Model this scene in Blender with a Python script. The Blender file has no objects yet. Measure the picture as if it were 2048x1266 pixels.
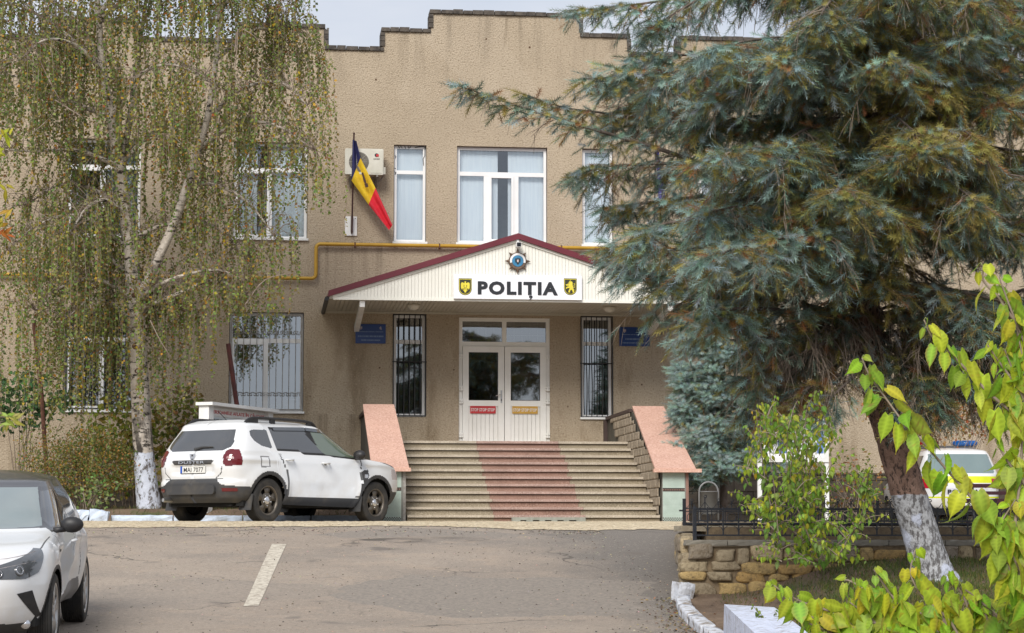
import bpy, math, random
import numpy as np
from mathutils import Vector, Matrix
from mathutils.bvhtree import BVHTree

scene = bpy.context.scene
COL = scene.collection
rad = math.radians
# ------------------------------------------------------------------ camera
EYE = Vector((0.0, -45.0, -0.25))
FPX = 4380.0
cam_data = bpy.data.cameras.new("camera")
cam_data.sensor_width = 36.0
cam_data.lens = FPX / 2048 * 36.0
cam_data.clip_start = 0.1
cam_data.clip_end = 3000
cam = bpy.data.objects.new("camera", cam_data)
COL.objects.link(cam)
cam.location = EYE
cam.rotation_euler = (rad(90 + 5.76), 0, rad(-6.56))
scene.camera = cam
CAMR = cam.rotation_euler.to_matrix()
# ------------------------------------------------------------------ light
SUN_EL, SUN_AZ = rad(38), rad(203)      # soft overcast, light from behind the camera, a little from the left
scene.view_settings.view_transform = 'Standard'
scene.view_settings.look = 'None'
scene.view_settings.gamma = 1
scene.view_settings.exposure = 0.40
world = bpy.data.worlds.new("World")
scene.world = world
world.use_nodes = True
wn, wl = world.node_tree.nodes, world.node_tree.links
wn.clear()
w_out = wn.new('ShaderNodeOutputWorld')
w_bg = wn.new('ShaderNodeBackground')
w_bg.inputs['Strength'].default_value = 0.10
w_sky = wn.new('ShaderNodeTexSky')
w_sky.sky_type = 'NISHITA'
w_sky.sun_disc = False
w_sky.sun_elevation = SUN_EL
w_sky.sun_rotation = SUN_AZ
w_tc = wn.new('ShaderNodeTexCoord')
w_map = wn.new('ShaderNodeMapping')
w_map.inputs['Scale'].default_value = (1.6, 1.6, 4.5)
w_noise = wn.new('ShaderNodeTexNoise')
w_noise.inputs['Scale'].default_value = 2.6
w_noise.inputs['Detail'].default_value = 7
w_noise.inputs['Roughness'].default_value = 0.55
w_ramp = wn.new('ShaderNodeValToRGB')
w_ramp.color_ramp.elements[0].position = 0.32
w_ramp.color_ramp.elements[0].color = (4.5, 5.0, 5.9, 1)
w_ramp.color_ramp.elements[1].position = 0.68
w_ramp.color_ramp.elements[1].color = (6.4, 6.5, 6.9, 1)
w_mix = wn.new('ShaderNodeMix')
w_mix.data_type = 'RGBA'
w_mix.inputs[0].default_value = 0.88
wl.new(w_tc.outputs['Generated'], w_map.inputs['Vector'])
wl.new(w_map.outputs['Vector'], w_noise.inputs['Vector'])
wl.new(w_noise.outputs[0], w_ramp.inputs[0])
wl.new(w_sky.outputs[0], w_mix.inputs[6])
wl.new(w_ramp.outputs[0], w_mix.inputs[7])
wl.new(w_mix.outputs[2], w_bg.inputs['Color'])
wl.new(w_bg.outputs[0], w_out.inputs['Surface'])
sun_d = bpy.data.lights.new("sun", 'SUN')
sun_d.energy = 2.9
sun_d.angle = rad(28)
sun_d.color = (1.0, 0.96, 0.90)
sun = bpy.data.objects.new("sun", sun_d)
COL.objects.link(sun)
# the sky's sun_rotation is measured from +Y towards +X
sdir = Vector((math.sin(SUN_AZ) * math.cos(SUN_EL), math.cos(SUN_AZ) * math.cos(SUN_EL), math.sin(SUN_EL)))
sun.rotation_euler = sdir.to_track_quat('Z', 'Y').to_euler()
sun.location = (0, -20, 30)

# ------------------------------------------------------------------ measuring: a pixel of the 2048 px photo on a plane Y = const
def at(px, py, Y=0.0):
    d = CAMR @ Vector(((px - 1024) / FPX, (633 - py) / FPX, -1))
    return EYE + d * ((Y - EYE.y) / d.y)
def atd(px, py, D):
    """point at depth D along the view axis"""
    return EYE + (CAMR @ Vector(((px - 1024) / FPX, (633 - py) / FPX, -1))) * D

# ------------------------------------------------------------------ materials
def _mix(nt, fac, a, b):
    m = nt.nodes.new('ShaderNodeMix'); m.data_type = 'RGBA'
    for i, x in ((0, fac), (6, a), (7, b)):
        if hasattr(x, 'links') or isinstance(x, bpy.types.NodeSocket): nt.links.new(x, m.inputs[i])
        elif i == 0: m.inputs[i].default_value = x
        else: m.inputs[i].default_value = (*x[:3], 1)
    return m.outputs[2]
def _noise(nt, vec, scale, detail=4, rough=0.55, stretch=None):
    if stretch:
        mp = nt.nodes.new('ShaderNodeMapping'); mp.inputs['Scale'].default_value = stretch
        nt.links.new(vec, mp.inputs['Vector']); vec = mp.outputs['Vector']
    n = nt.nodes.new('ShaderNodeTexNoise')
    n.inputs['Scale'].default_value = scale; n.inputs['Detail'].default_value = detail; n.inputs['Roughness'].default_value = rough
    nt.links.new(vec, n.inputs['Vector'])
    return n.outputs[0]
def _ramp(nt, x, p0, p1):
    r = nt.nodes.new('ShaderNodeMapRange'); r.inputs[1].default_value = p0; r.inputs[2].default_value = p1
    r.clamp = True
    nt.links.new(x, r.inputs[0])
    return r.outputs[0]
def _voro(nt, vec, scale, feature='F1', out='Distance', rnd=1.0):
    v = nt.nodes.new('ShaderNodeTexVoronoi'); v.feature = feature
    v.inputs['Scale'].default_value = scale
    v.inputs['Randomness'].default_value = rnd
    nt.links.new(vec, v.inputs['Vector'])
    return v.outputs[out]
def new_mat(name, rough=0.7, metallic=0.0, spec=0.5, coat=0.0):
    m = bpy.data.materials.new(name); m.use_nodes = True
    nt = m.node_tree
    b = nt.nodes['Principled BSDF']
    b.inputs['Roughness'].default_value = rough
    b.inputs['Metallic'].default_value = metallic
    b.inputs['Specular IOR Level'].default_value = spec
    b.inputs['Coat Weight'].default_value = coat
    tc = nt.nodes.new('ShaderNodeTexCoord')
    return m, nt, b, tc.outputs['Object']
def _bump(nt, b, h, strength, dist):
    bp = nt.nodes.new('ShaderNodeBump'); bp.inputs['Strength'].default_value = strength; bp.inputs['Distance'].default_value = dist
    nt.links.new(h, bp.inputs['Height']); nt.links.new(bp.outputs[0], b.inputs['Normal'])
def mat(name, col, rough=0.7, col2=None, scale=8.0, metallic=0.0, spec=0.5, bump=0.0, bscale=None, coat=0.0, p=(0.35, 0.65), stretch=None, bdist=0.01):
    m, nt, b, vec = new_mat(name, rough, metallic, spec, coat)
    if col2 is None: col2 = tuple(c * 0.86 for c in col)
    n = _noise(nt, vec, scale, stretch=stretch)
    nt.links.new(_mix(nt, _ramp(nt, n, *p), col, col2), b.inputs['Base Color'])
    if bump: _bump(nt, b, _noise(nt, vec, bscale or scale * 3), bump, bdist)
    return m
def attr_mat(name, rough=0.6, translucent=0.0, spec=0.3):
    """colour of each leaf, needle or stone comes from the mesh"""
    m, nt, b, vec = new_mat(name, rough, 0, spec)
    a = nt.nodes.new('ShaderNodeAttribute'); a.attribute_name = 'Col'
    nt.links.new(a.outputs['Color'], b.inputs['Base Color'])
    if translucent:
        t = nt.nodes.new('ShaderNodeBsdfTranslucent')
        nt.links.new(a.outputs['Color'], t.inputs['Color'])
        mx = nt.nodes.new('ShaderNodeMixShader'); mx.inputs[0].default_value = translucent
        nt.links.new(b.outputs[0], mx.inputs[1]); nt.links.new(t.outputs[0], mx.inputs[2])
        nt.links.new(mx.outputs[0], nt.nodes['Material Output'].inputs['Surface'])
    return m
def glass_mat(name, tint, refl, rough=0.02, ior=None):
    """a pane: part mirror, part see-through"""
    m, nt, b, vec = new_mat(name)
    nt.nodes.remove(b)
    tr = nt.nodes.new('ShaderNodeBsdfTransparent'); tr.inputs[0].default_value = (*tint, 1)
    gl = nt.nodes.new('ShaderNodeBsdfGlossy'); gl.inputs['Roughness'].default_value = rough
    gl.inputs['Color'].default_value = (0.92, 0.96, 1.0, 1)
    lw = nt.nodes.new('ShaderNodeLayerWeight'); lw.inputs['Blend'].default_value = 0.25
    mr = nt.nodes.new('ShaderNodeMapRange'); mr.inputs[3].default_value = refl; mr.inputs[4].default_value = 1.0
    nt.links.new(lw.outputs['Fresnel'], mr.inputs[0])
    bp = nt.nodes.new('ShaderNodeBump'); bp.inputs['Strength'].default_value = 0.04; bp.inputs['Distance'].default_value = 0.02
    nt.links.new(_noise(nt, vec, 1.7, 2), bp.inputs['Height']); nt.links.new(bp.outputs[0], gl.inputs['Normal'])
    mx = nt.nodes.new('ShaderNodeMixShader')
    nt.links.new(mr.outputs[0], mx.inputs[0]); nt.links.new(tr.outputs[0], mx.inputs[1]); nt.links.new(gl.outputs[0], mx.inputs[2])
    nt.links.new(mx.outputs[0], nt.nodes['Material Output'].inputs['Surface'])
    return m

# ------------------------------------------------------------------ object helpers
ORG = {}
def tag(o, label=None, cat=None, group=None, kind=None):
    if label: o['label'] = label
    if cat: o['category'] = cat
    if group: o['group'] = group
    if kind: o['kind'] = kind
    return o
def thing(name, loc, label, cat, group=None, rz=0.0, rot=None):
    o = bpy.data.objects.new(name, None)
    o.empty_display_size = 0.2
    COL.objects.link(o)
    o.location = loc
    o.rotation_euler = rot if rot else (0, 0, rz)
    ORG[o.name] = Vector(loc)
    return tag(o, label, cat, group)
def link_mesh(name, me, parent=None, org=None):
    o = bpy.data.objects.new(name, me)
    COL.objects.link(o)
    if parent is not None:
        o.parent = parent
        ORG[o.name] = ORG.get(parent.name, Vector((0, 0, 0)))
    else:
        o.location = org or (0, 0, 0)
        ORG[o.name] = Vector(org or (0, 0, 0))
    return o
def copy_tree(o, parent=None):
    c = o.copy(); COL.objects.link(c)
    if parent is not None: c.parent = parent
    for ch in list(o.children): copy_tree(ch, c)
    return c

class MB:
    """collects shapes and links them as one mesh object"""
    def __init__(s): s.v = []; s.f = []; s.m = []; s.mi = 0
    def slot(s, i): s.mi = i; return s
    def add(s, vs, fs):
        n = len(s.v); s.v.extend([tuple(p) for p in vs])
        for f in fs: s.f.append([i + n for i in f]); s.m.append(s.mi)
        return s
    def box(s, x0, y0, z0, x1, y1, z1):
        return s.add([(x0, y0, z0), (x1, y0, z0), (x1, y1, z0), (x0, y1, z0), (x0, y0, z1), (x1, y0, z1), (x1, y1, z1), (x0, y1, z1)],
                     [(0, 3, 2, 1), (4, 5, 6, 7), (0, 1, 5, 4), (1, 2, 6, 5), (2, 3, 7, 6), (3, 0, 4, 7)])
    def obox(s, M, hx, hy, hz):
        vs = [M @ Vector((x * hx, y * hy, z * hz)) for z in (-1, 1) for x, y in ((-1, -1), (1, -1), (1, 1), (-1, 1))]
        return s.add(vs, [(0, 3, 2, 1), (4, 5, 6, 7), (0, 1, 5, 4), (1, 2, 6, 5), (2, 3, 7, 6), (3, 0, 4, 7)])
    def hexa(s, a, b):
        """bottom quad a, top quad b"""
        return s.add(list(a) + list(b), [(0, 3, 2, 1), (4, 5, 6, 7), (0, 1, 5, 4), (1, 2, 6, 5), (2, 3, 7, 6), (3, 0, 4, 7)])
    def quad(s, a, b, c, d): return s.add([a, b, c, d], [(0, 1, 2, 3)])
    def prism(s, poly, lo, hi, ax='y', M=None):
        """polygon in the other two axes, pushed from lo to hi along ax"""
        def pt(p, t):
            q = {'y': (p[0], t, p[1]), 'x': (t, p[0], p[1]), 'z': (p[0], p[1], t)}[ax]
            return M @ Vector(q) if M else q
        n = len(poly)
        vs = [pt(p, lo) for p in poly] + [pt(p, hi) for p in poly]
        return s.add(vs, [list(range(n)), list(range(2 * n - 1, n - 1, -1))] + [(i, i + n, (i + 1) % n + n, (i + 1) % n) for i in range(n)])
    def tube(s, pts, r, n=6, cap=True):
        pts = [Vector(p) for p in pts]
        k = len(pts)
        rs = r if isinstance(r, (list, tuple)) else [r] * k
        ref = None; vs = []
        for i, p in enumerate(pts):
            t = (pts[min(i + 1, k - 1)] - pts[max(i - 1, 0)])
            if t.length < 1e-9: t = Vector((0, 0, 1))
            t.normalize()
            if ref is None:
                ref = t.orthogonal()
            ref = (ref - t * ref.dot(t))
            ref = ref.normalized() if ref.length > 1e-6 else t.orthogonal().normalized()
            b = t.cross(ref)
            for j in range(n):
                a = 2 * math.pi * j / n
                vs.append(p + (ref * math.cos(a) + b * math.sin(a)) * rs[i])
        fs = [(i * n + j, i * n + (j + 1) % n, (i + 1) * n + (j + 1) % n, (i + 1) * n + j) for i in range(k - 1) for j in range(n)]
        if cap: fs += [list(range(n - 1, -1, -1)), list(range((k - 1) * n, k * n))]
        return s.add(vs, fs)
    def bar(s, a, b, r, n=6): return s.tube([a, b], r, n)
    def lathe(s, prof, n=24, M=None, cap=False):
        """profile (r, h) turned about z, then placed by M"""
        vs = []
        for r, h in prof:
            for j in range(n):
                a = 2 * math.pi * j / n
                q = Vector((r * math.cos(a), r * math.sin(a), h))
                vs.append(M @ q if M else q)
        k = len(prof)
        fs = [(i * n + j, i * n + (j + 1) % n, (i + 1) * n + (j + 1) % n, (i + 1) * n + j) for i in range(k - 1) for j in range(n)]
        if cap: fs += [list(range(n - 1, -1, -1)), list(range((k - 1) * n, k * n))]
        return s.add(vs, fs)
    def ball(s, c, r, n=8, sq=(1, 1, 1)):
        k = max(4, n // 2 + 1)
        prof = [(max(1e-4, math.sin(math.pi * i / k)) * r, -math.cos(math.pi * i / k) * r) for i in range(k + 1)]
        return s.lathe(prof, n, Matrix.Translation(Vector(c)) @ Matrix.Diagonal((*sq, 1)))
    def text(s, txt, M, height, width=None, bold=0.0, depth=0.004, align='CENTER'):
        """raised lettering: letters stand in the local xz plane facing -y"""
        cu = bpy.data.curves.new('lettering', 'FONT')
        cu.body = txt; cu.size = 1.0; cu.offset = bold; cu.extrude = 0.01; cu.align_x = align; cu.resolution_u = 3; cu.space_character = 1.0 + bold * 4
        ob = bpy.data.objects.new('lettering', cu)
        COL.objects.link(ob)
        dg = bpy.context.evaluated_depsgraph_get()
        me = bpy.data.meshes.new_from_object(ob.evaluated_get(dg))
        bpy.data.objects.remove(ob); bpy.data.curves.remove(cu)
        if not me.vertices: return s
        co = [v.co.copy() for v in me.vertices]
        x0, x1 = min(c.x for c in co), max(c.x for c in co)
        y0, y1 = min(c.y for c in co), max(c.y for c in co)
        ky = height / 0.73
        kx = (width / (x1 - x0)) if width else ky
        xm = (x0 + x1) / 2 if align == 'CENTER' else x0
        vs = [M @ Vector(((c.x - xm) * kx, -(c.z + 0.01) / 0.02 * depth, c.y * ky)) for c in co]
        s.add(vs, [list(p.vertices) for p in me.polygons])
        bpy.data.meshes.remove(me)
        return s
    def build(s, name, mats, parent=None, smooth=False, org=None, local=False):
        me = bpy.data.meshes.new(name)
        base = Vector((0, 0, 0))
        if not local:
            if parent is not None: base = ORG.get(parent.name, base)
            elif org is not None: base = Vector(org)
        me.from_pydata([(p[0] - base[0], p[1] - base[1], p[2] - base[2]) for p in s.v], [], s.f)
        if not isinstance(mats, (list, tuple)): mats = [mats]
        for m in mats: me.materials.append(m)
        if len(mats) > 1: me.polygons.foreach_set('material_index', s.m)
        if smooth: me.polygons.foreach_set('use_smooth', [True] * len(me.polygons))
        me.update()
        return link_mesh(name, me, parent, org)

def np_mesh(name, V, F, mats, parent=None, cols=None, smooth=False, org=None, local=False, midx=None):
    """fast mesh from arrays; every face has the same number of corners"""
    V = np.asarray(V, dtype=np.float32); F = np.asarray(F, dtype=np.int32)
    base = np.zeros(3, np.float32)
    if not local:
        if parent is not None: base = np.array(ORG.get(parent.name, (0, 0, 0)), np.float32)
        elif org is not None: base = np.array(org, np.float32)
    me = bpy.data.meshes.new(name)
    me.vertices.add(len(V)); me.vertices.foreach_set('co', (V - base).ravel())
    k = F.shape[1]
    me.loops.add(F.size); me.loops.foreach_set('vertex_index', F.ravel())
    me.polygons.add(len(F)); me.polygons.foreach_set('loop_start', np.arange(0, F.size, k, dtype=np.int32))
    try: me.polygons.foreach_set('loop_total', np.full(len(F), k, np.int32))
    except Exception: pass
    if not isinstance(mats, (list, tuple)): mats = [mats]
    for m in mats: me.materials.append(m)
    if midx is not None: me.polygons.foreach_set('material_index', np.asarray(midx, np.int32))
    me.update(calc_edges=True)
    if smooth: me.polygons.foreach_set('use_smooth', np.ones(len(F), bool))
    if cols is not None:
        a = me.color_attributes.new('Col', 'FLOAT_COLOR', 'POINT')
        c = np.ones((len(V), 4), np.float32); c[:, :3] = cols
        a.data.foreach_set('color', c.ravel())
    me.validate()
    return link_mesh(name, me, parent, org)

def catmull(pts, n):
    pts = [np.array(p, float) for p in pts]
    P = [2 * pts[0] - pts[1]] + pts + [2 * pts[-1] - pts[-2]]
    out = []
    for i in range(1, len(P) - 2):
        for j in range(n):
            t = j / n
            a, b, c, d = P[i - 1], P[i], P[i + 1], P[i + 2]
            out.append(0.5 * ((2 * b) + (-a + c) * t + (2 * a - 5 * b + 4 * c - d) * t * t + (-a + 3 * b - 3 * c + d) * t ** 3))
    out.append(pts[-1])
    return out
def sweep_round(M, w, h, r, n=5):
    """rounded rectangle outline in xz, centred"""
    out = []
    for cx, cz, a0 in ((w / 2 - r, h / 2 - r, 0), (-w / 2 + r, h / 2 - r, 90), (-w / 2 + r, -h / 2 + r, 180), (w / 2 - r, -h / 2 + r, 270)):
        for i in range(n + 1):
            a = rad(a0 + 90 * i / n)
            out.append((cx + r * math.cos(a), cz + r * math.sin(a)))
    return out
# ------------------------------------------------------------------ terrain
_TD = [-400, 0, 12, 19, 22.6, 25, 28, 31, 33.5, 36, 60, 400]
_TZ = [-2.0, -1.85, -1.6, -1.33, -1.16, -0.90, -0.52, -0.18, -0.03, 0.0, 0.0, 0.0]
_fd = np.arange(-401, 401, 0.1)
_fz = np.interp(_fd, _TD, _TZ)
_k = np.ones(21) / 21
_fz = np.convolve(np.pad(_fz, 10, mode='edge'), _k, mode='valid')
def hz(Y): return float(np.interp(Y + 45, _fd, _fz))
def ground_hit(px, py, dz=0.0):
    d = CAMR @ Vector(((px - 1024) / FPX, (633 - py) / FPX, -1))
    p = EYE.copy(); step = 0.05
    for i in range(1, 2000):
        q = EYE + d * (i * step)
        if q.z < hz(q.y) + dz: return q
    return q
# the white kerb line that bounds the road on the right (x at a given Y)
KERB = [(-60, 3.0), (-26.3, 4.13), (-24.95, 4.24), (-23.7, 4.32), (-22.45, 4.43), (-21.56, 4.50), (-20.8, 4.62), (-20.2, 4.70), (-19.0, 4.90)]
def kerb_x(Y): return float(np.interp(Y, [k[0] for k in KERB], [k[1] for k in KERB]))

def asphalt():
    m, nt, b, vec = new_mat('asphalt', 0.88)
    big = _ramp(nt, _noise(nt, vec, 0.35, 5, 0.6), 0.35, 0.65)
    c = _mix(nt, big, (0.270, 0.220, 0.176), (0.330, 0.272, 0.218))
    tracks = _ramp(nt, _noise(nt, vec, 0.8, 4, 0.55, (0.6, 1.0, 1)), 0.50, 0.74)
    c = _mix(nt, tracks, c, (0.225, 0.192, 0.162))
    dust = _ramp(nt, _noise(nt, vec, 2.2, 6, 0.65), 0.54, 0.75)
    c = _mix(nt, dust, c, (0.37, 0.29, 0.22))
    sx = nt.nodes.new('ShaderNodeSeparateXYZ'); nt.links.new(vec, sx.inputs[0])
    ed = nt.nodes.new('ShaderNodeMath'); ed.operation = 'MULTIPLY_ADD'; nt.links.new(_noise(nt, vec, 1.3, 4), ed.inputs[0]); ed.inputs[1].default_value = 2.2; nt.links.new(sx.outputs[0], ed.inputs[2])
    c = _mix(nt, _ramp(nt, ed.outputs[0], 4.4, 5.6), c, (0.17, 0.150, 0.130))
    grain = _noise(nt, vec, 70, 3, 0.7)
    c = _mix(nt, _ramp(nt, grain, 0.42, 0.30), c, (0.12, 0.105, 0.09))
    c = _mix(nt, _ramp(nt, grain, 0.60, 0.72), c, (0.50, 0.44, 0.36))
    mid = _noise(nt, vec, 22, 3, 0.7)
    c = _mix(nt, _ramp(nt, mid, 0.42, 0.30), c, (0.15, 0.13, 0.11)); c = _mix(nt, _ramp(nt, mid, 0.60, 0.72), c, (0.44, 0.385, 0.315))
    wv = nt.nodes.new('ShaderNodeVectorMath'); wv.operation = 'MULTIPLY_ADD'; nn_ = nt.nodes.new('ShaderNodeTexNoise'); nn_.inputs['Scale'].default_value = 2.2; nn_.inputs['Detail'].default_value = 5
    nt.links.new(vec, nn_.inputs['Vector']); nt.links.new(nn_.outputs['Color'], wv.inputs[0]); wv.inputs[1].default_value = (.8, .8, 0); nt.links.new(vec, wv.inputs[2])
    crack = _voro(nt, wv.outputs[0], 0.42, 'DISTANCE_TO_EDGE')
    gate = _ramp(nt, _noise(nt, vec, 0.5, 2), 0.50, 0.62)
    ck = nt.nodes.new('ShaderNodeMath'); ck.operation = 'MULTIPLY'; nt.links.new(_ramp(nt, crack, 0.012, 0.004), ck.inputs[0]); nt.links.new(gate, ck.inputs[1])
    c = _mix(nt, ck.outputs[0], c, (0.10, 0.085, 0.07))
    patch = _voro(nt, wv.outputs[0], 0.28, out='Color'); sp_ = nt.nodes.new('ShaderNodeSeparateColor'); nt.links.new(patch, sp_.inputs[0])
    c = _mix(nt, _ramp(nt, sp_.outputs[0], 0.80, 0.82), c, _mix(nt, _ramp(nt, mid, .4, .6), (0.20, 0.175, 0.150), (0.28, 0.24, 0.20)))
    c = _mix(nt, _ramp(nt, _noise(nt, vec, 1.15, 3, .5), .66, .74), c, (0.165, 0.14, 0.118))
    speck = _voro(nt, vec, 13)
    c = _mix(nt, _ramp(nt, speck, 0.10, 0.05), c, (0.07, 0.06, 0.05))
    nt.links.new(c, b.inputs['Base Color'])
    _bump(nt, b, grain, 0.6, 0.01)
    return m
def gravel_mat():
    m, nt, b, vec = new_mat('gravel', 0.95)
    c = _mix(nt, _ramp(nt, _noise(nt, vec, 5, 5, 0.6), 0.35, 0.65), (0.50, 0.40, 0.26), (0.64, 0.53, 0.36))
    v = _voro(nt, vec, 26, out='Color')
    sep = nt.nodes.new('ShaderNodeSeparateColor'); nt.links.new(v, sep.inputs[0])
    c = _mix(nt, _ramp(nt, sep.outputs[0], 0.55, 1.0), c, (0.78, 0.68, 0.50))
    c = _mix(nt, _ramp(nt, sep.outputs[1], 0.75, 1.0), c, (0.26, 0.19, 0.12))
    nt.links.new(c, b.inputs['Base Color'])
    _bump(nt, b, _voro(nt, vec, 26), 1.0, 0.03)
    return m
def soil_mat():
    m, nt, b, vec = new_mat('soil', 0.95)
    c = _mix(nt, _ramp(nt, _noise(nt, vec, 2.2, 6, 0.65), 0.38, 0.62), (0.13, 0.085, 0.055), (0.215, 0.15, 0.10))
    c = _mix(nt, _ramp(nt, _noise(nt, vec, 1.1, 4, 0.6), 0.52, 0.66), c, (0.085, 0.095, 0.03))
    c = _mix(nt, _ramp(nt, _noise(nt, vec, 40, 3, 0.7), 0.6, 0.75), c, (0.36, 0.25, 0.15))
    nt.links.new(c, b.inputs['Base Color'])
    _bump(nt, b, _noise(nt, vec, 22, 4, 0.7), 1.0, 0.03)
    return m
M_ASPH, M_GRAV, M_SOIL = asphalt(), gravel_mat(), soil_mat()

def sheet(name, xs, ys, zf, m, kind='structure', smooth=True):
    V = []; F = []
    nx = len(xs[0]) if isinstance(xs[0], (list, tuple)) else len(xs)
    for j, y in enumerate(ys):
        row = xs[j] if isinstance(xs[0], (list, tuple)) else xs
        for x in row: V.append((x, y, zf(x, y)))
    for j in range(len(ys) - 1):
        for i in range(nx - 1):
            a = j * nx + i
            F.append((a, a + 1, a + nx + 1, a + nx))
    return tag(np_mesh(name, V, F, m, smooth=smooth), kind=kind)
def rng(a, b, s): return [a + (b - a) * i / max(1, round((b - a) / s)) for i in range(round((b - a) / s) + 1)]
ys_g = [-420, -200, -90] + rng(-60, -4, 0.5) + [20, 60, 150, 300]
sheet('ground', [-300, -80, -40] + rng(-24, 24, 4.0) + [40, 80, 300], ys_g, lambda x, y: hz(y) - 0.03, M_SOIL)
ys_r = rng(-60, -7.0, 0.25)
rowx = []
for y in ys_r:
    kx = kerb_x(y) if y < -20.3 else at(1385, 1060, y).x
    rowx.append([-22 + (kx + 22) * i / 60 for i in range(61)])
sheet('road', rowx, ys_r, lambda x, y: hz(y), M_ASPH)
rnd = random.Random(5)
# pale gravel strip in front of the steps, ragged front edge
xs_s = rng(-9, 9.5, 0.06)
NG = 14
_wob = [0.0]
for i in range(400): _wob.append(_wob[-1] * 0.93 + rnd.uniform(-0.09, 0.09))
V = []; F = []
for i, x in enumerate(xs_s):
    f = -12.9 + _wob[i] + 0.18 * math.sin(x * 0.8) + (x - 1) * -0.06 + rnd.uniform(-0.05, 0.05)
    for j in range(NG):
        y = f + (-6.0 - f) * j / (NG - 1)
        V.append((x, y, hz(y) + 0.008 + (0.0 if j in (0, NG - 1) else rnd.uniform(0, 0.014))))
for i in range(len(xs_s) - 1):
    for j in range(NG - 1):
        a = i * NG + j; F.append((a, a + NG, a + NG + 1, a + 1))
tag(np_mesh('gravel_strip', V, F, M_GRAV), kind='structure')
# road marking: one worn white dash
m_line = mat('line_paint', (0.56, 0.51, 0.42), 0.85, (0.34, 0.29, 0.23), 16, p=(0.46, 0.62), bump=0.3)
qs = [ground_hit(px, py) for px, py in ((487, 1213), (517, 1213), (573, 1089), (544, 1089))]
V = []; F = []
for i in range(25):
    t = i / 24
    for a, b_ in ((qs[0], qs[3]), (qs[1], qs[2])):
        p = a.lerp(b_, t); V.append((p.x, p.y, hz(p.y) + 0.005))
for i in range(24): F.append((2 * i, 2 * i + 1, 2 * i + 3, 2 * i + 2))
tag(np_mesh('road_marking', V, F, m_line), kind='structure')

# ------------------------------------------------------------------ police station
def stucco():
    m, nt, b, vec = new_mat('roughcast', 0.93, spec=0.2)
    sx = nt.nodes.new('ShaderNodeSeparateXYZ'); nt.links.new(vec, sx.inputs[0])
    c = _mix(nt, _ramp(nt, _noise(nt, vec, 0.55, 5, 0.6), 0.35, 0.65), (0.468, 0.386, 0.285), (0.395, 0.322, 0.235))
    c = _mix(nt, _ramp(nt, _noise(nt, vec, 0.8, 4, 0.6, (1.0, 1, 0.5)), 0.56, 0.72), c, (0.49, 0.41, 0.31))
    # damp runs under the coping and grey weathering
    run = _ramp(nt, _noise(nt, vec, 2.6, 5, 0.65, (1.4, 1, 0.16)), 0.48, 0.68)
    top = _ramp(nt, sx.outputs[2], 9.0, 10.8)
    mu = nt.nodes.new('ShaderNodeMath'); mu.operation = 'MULTIPLY'; nt.links.new(run, mu.inputs[0]); nt.links.new(top, mu.inputs[1])
    c = _mix(nt, mu.outputs[0], c, (0.175, 0.14, 0.10))
    low = _ramp(nt, sx.outputs[2], 5.2, 3.2)
    mu2 = nt.nodes.new('ShaderNodeMath'); mu2.operation = 'MULTIPLY'
    nt.links.new(_ramp(nt, _noise(nt, vec, 1.5, 5, 0.65, (1.2, 1, 0.3)), 0.50, 0.76), mu2.inputs[0]); nt.links.new(low, mu2.inputs[1])
    c = _mix(nt, mu2.outputs[0], c, (0.20, 0.145, 0.088))
    # drip marks below the sills
    def m2(op, a, b_):
        n = nt.nodes.new('ShaderNodeMath'); n.operation = op
        for i, q in ((0, a), (1, b_)):
            if isinstance(q, (int, float)): n.inputs[i].default_value = q
            else: nt.links.new(q, n.inputs[i])
        return n.outputs[0]
    drip = _ramp(nt, _noise(nt, vec, 4.5, 4, 0.6, (1.6, 1, 0.05)), 0.50, 0.68)
    tot = 0.0
    for xc, hw, zs_ in ((-3.24, .85, 5.84), (0.155, .85, 5.84), (3.04, .42, 5.81), (4.97, 1.05, 5.81), (7.0, .42, 5.81), (0.11, .85, 2.27), (-3.2, .85, 2.27)):
        bx = _ramp(nt, m2('ABSOLUTE', m2('SUBTRACT', sx.outputs[0], xc), 0), hw, hw - .12)
        bz = m2('MULTIPLY', _ramp(nt, sx.outputs[2], zs_ - 1.25, zs_ - .03), _ramp(nt, sx.outputs[2], zs_ + .01, zs_ - .02))
        tot = m2('ADD', m2('MULTIPLY', bx, bz), tot)
    c = _mix(nt, m2('MULTIPLY', m2('MULTIPLY', tot, drip), .75), c, (0.20, 0.155, 0.11))
    # smoother, paler repair patches
    pv = _voro(nt, vec, 0.33, out='Color'); spv = nt.nodes.new('ShaderNodeSeparateColor'); nt.links.new(pv, spv.inputs[0])
    c = _mix(nt, m2('MULTIPLY', _ramp(nt, spv.outputs[0], .78, .80), .35), c, (0.50, 0.42, 0.32))
    g = _noise(nt, vec, 31, 4, 0.62)
    c = _mix(nt, _ramp(nt, g, 0.46, 0.33), c, (0.27, 0.21, 0.14))
    c = _mix(nt, _ramp(nt, g, 0.57, 0.72), c, (0.58, 0.485, 0.36))
    # a few brown iron spots
    c = _mix(nt, _ramp(nt, _voro(nt, vec, 1.6), 0.045, 0.025), c, (0.10, 0.055, 0.03))
    nt.links.new(c, b.inputs['Base Color'])
    _bump(nt, b, g, 1.0, 0.030)
    return m
M_STUCCO = stucco()
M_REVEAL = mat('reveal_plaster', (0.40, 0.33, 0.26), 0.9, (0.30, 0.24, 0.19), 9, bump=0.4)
M_COPE = mat('coping_concrete', (0.115, 0.098, 0.082), 0.95, (0.052, 0.045, 0.040), 7, bump=1.0, bscale=22, bdist=0.02)
M_PVC = mat('white_plastic_frame', (0.80, 0.80, 0.80), 0.35, (0.74, 0.74, 0.73), 3)
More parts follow.
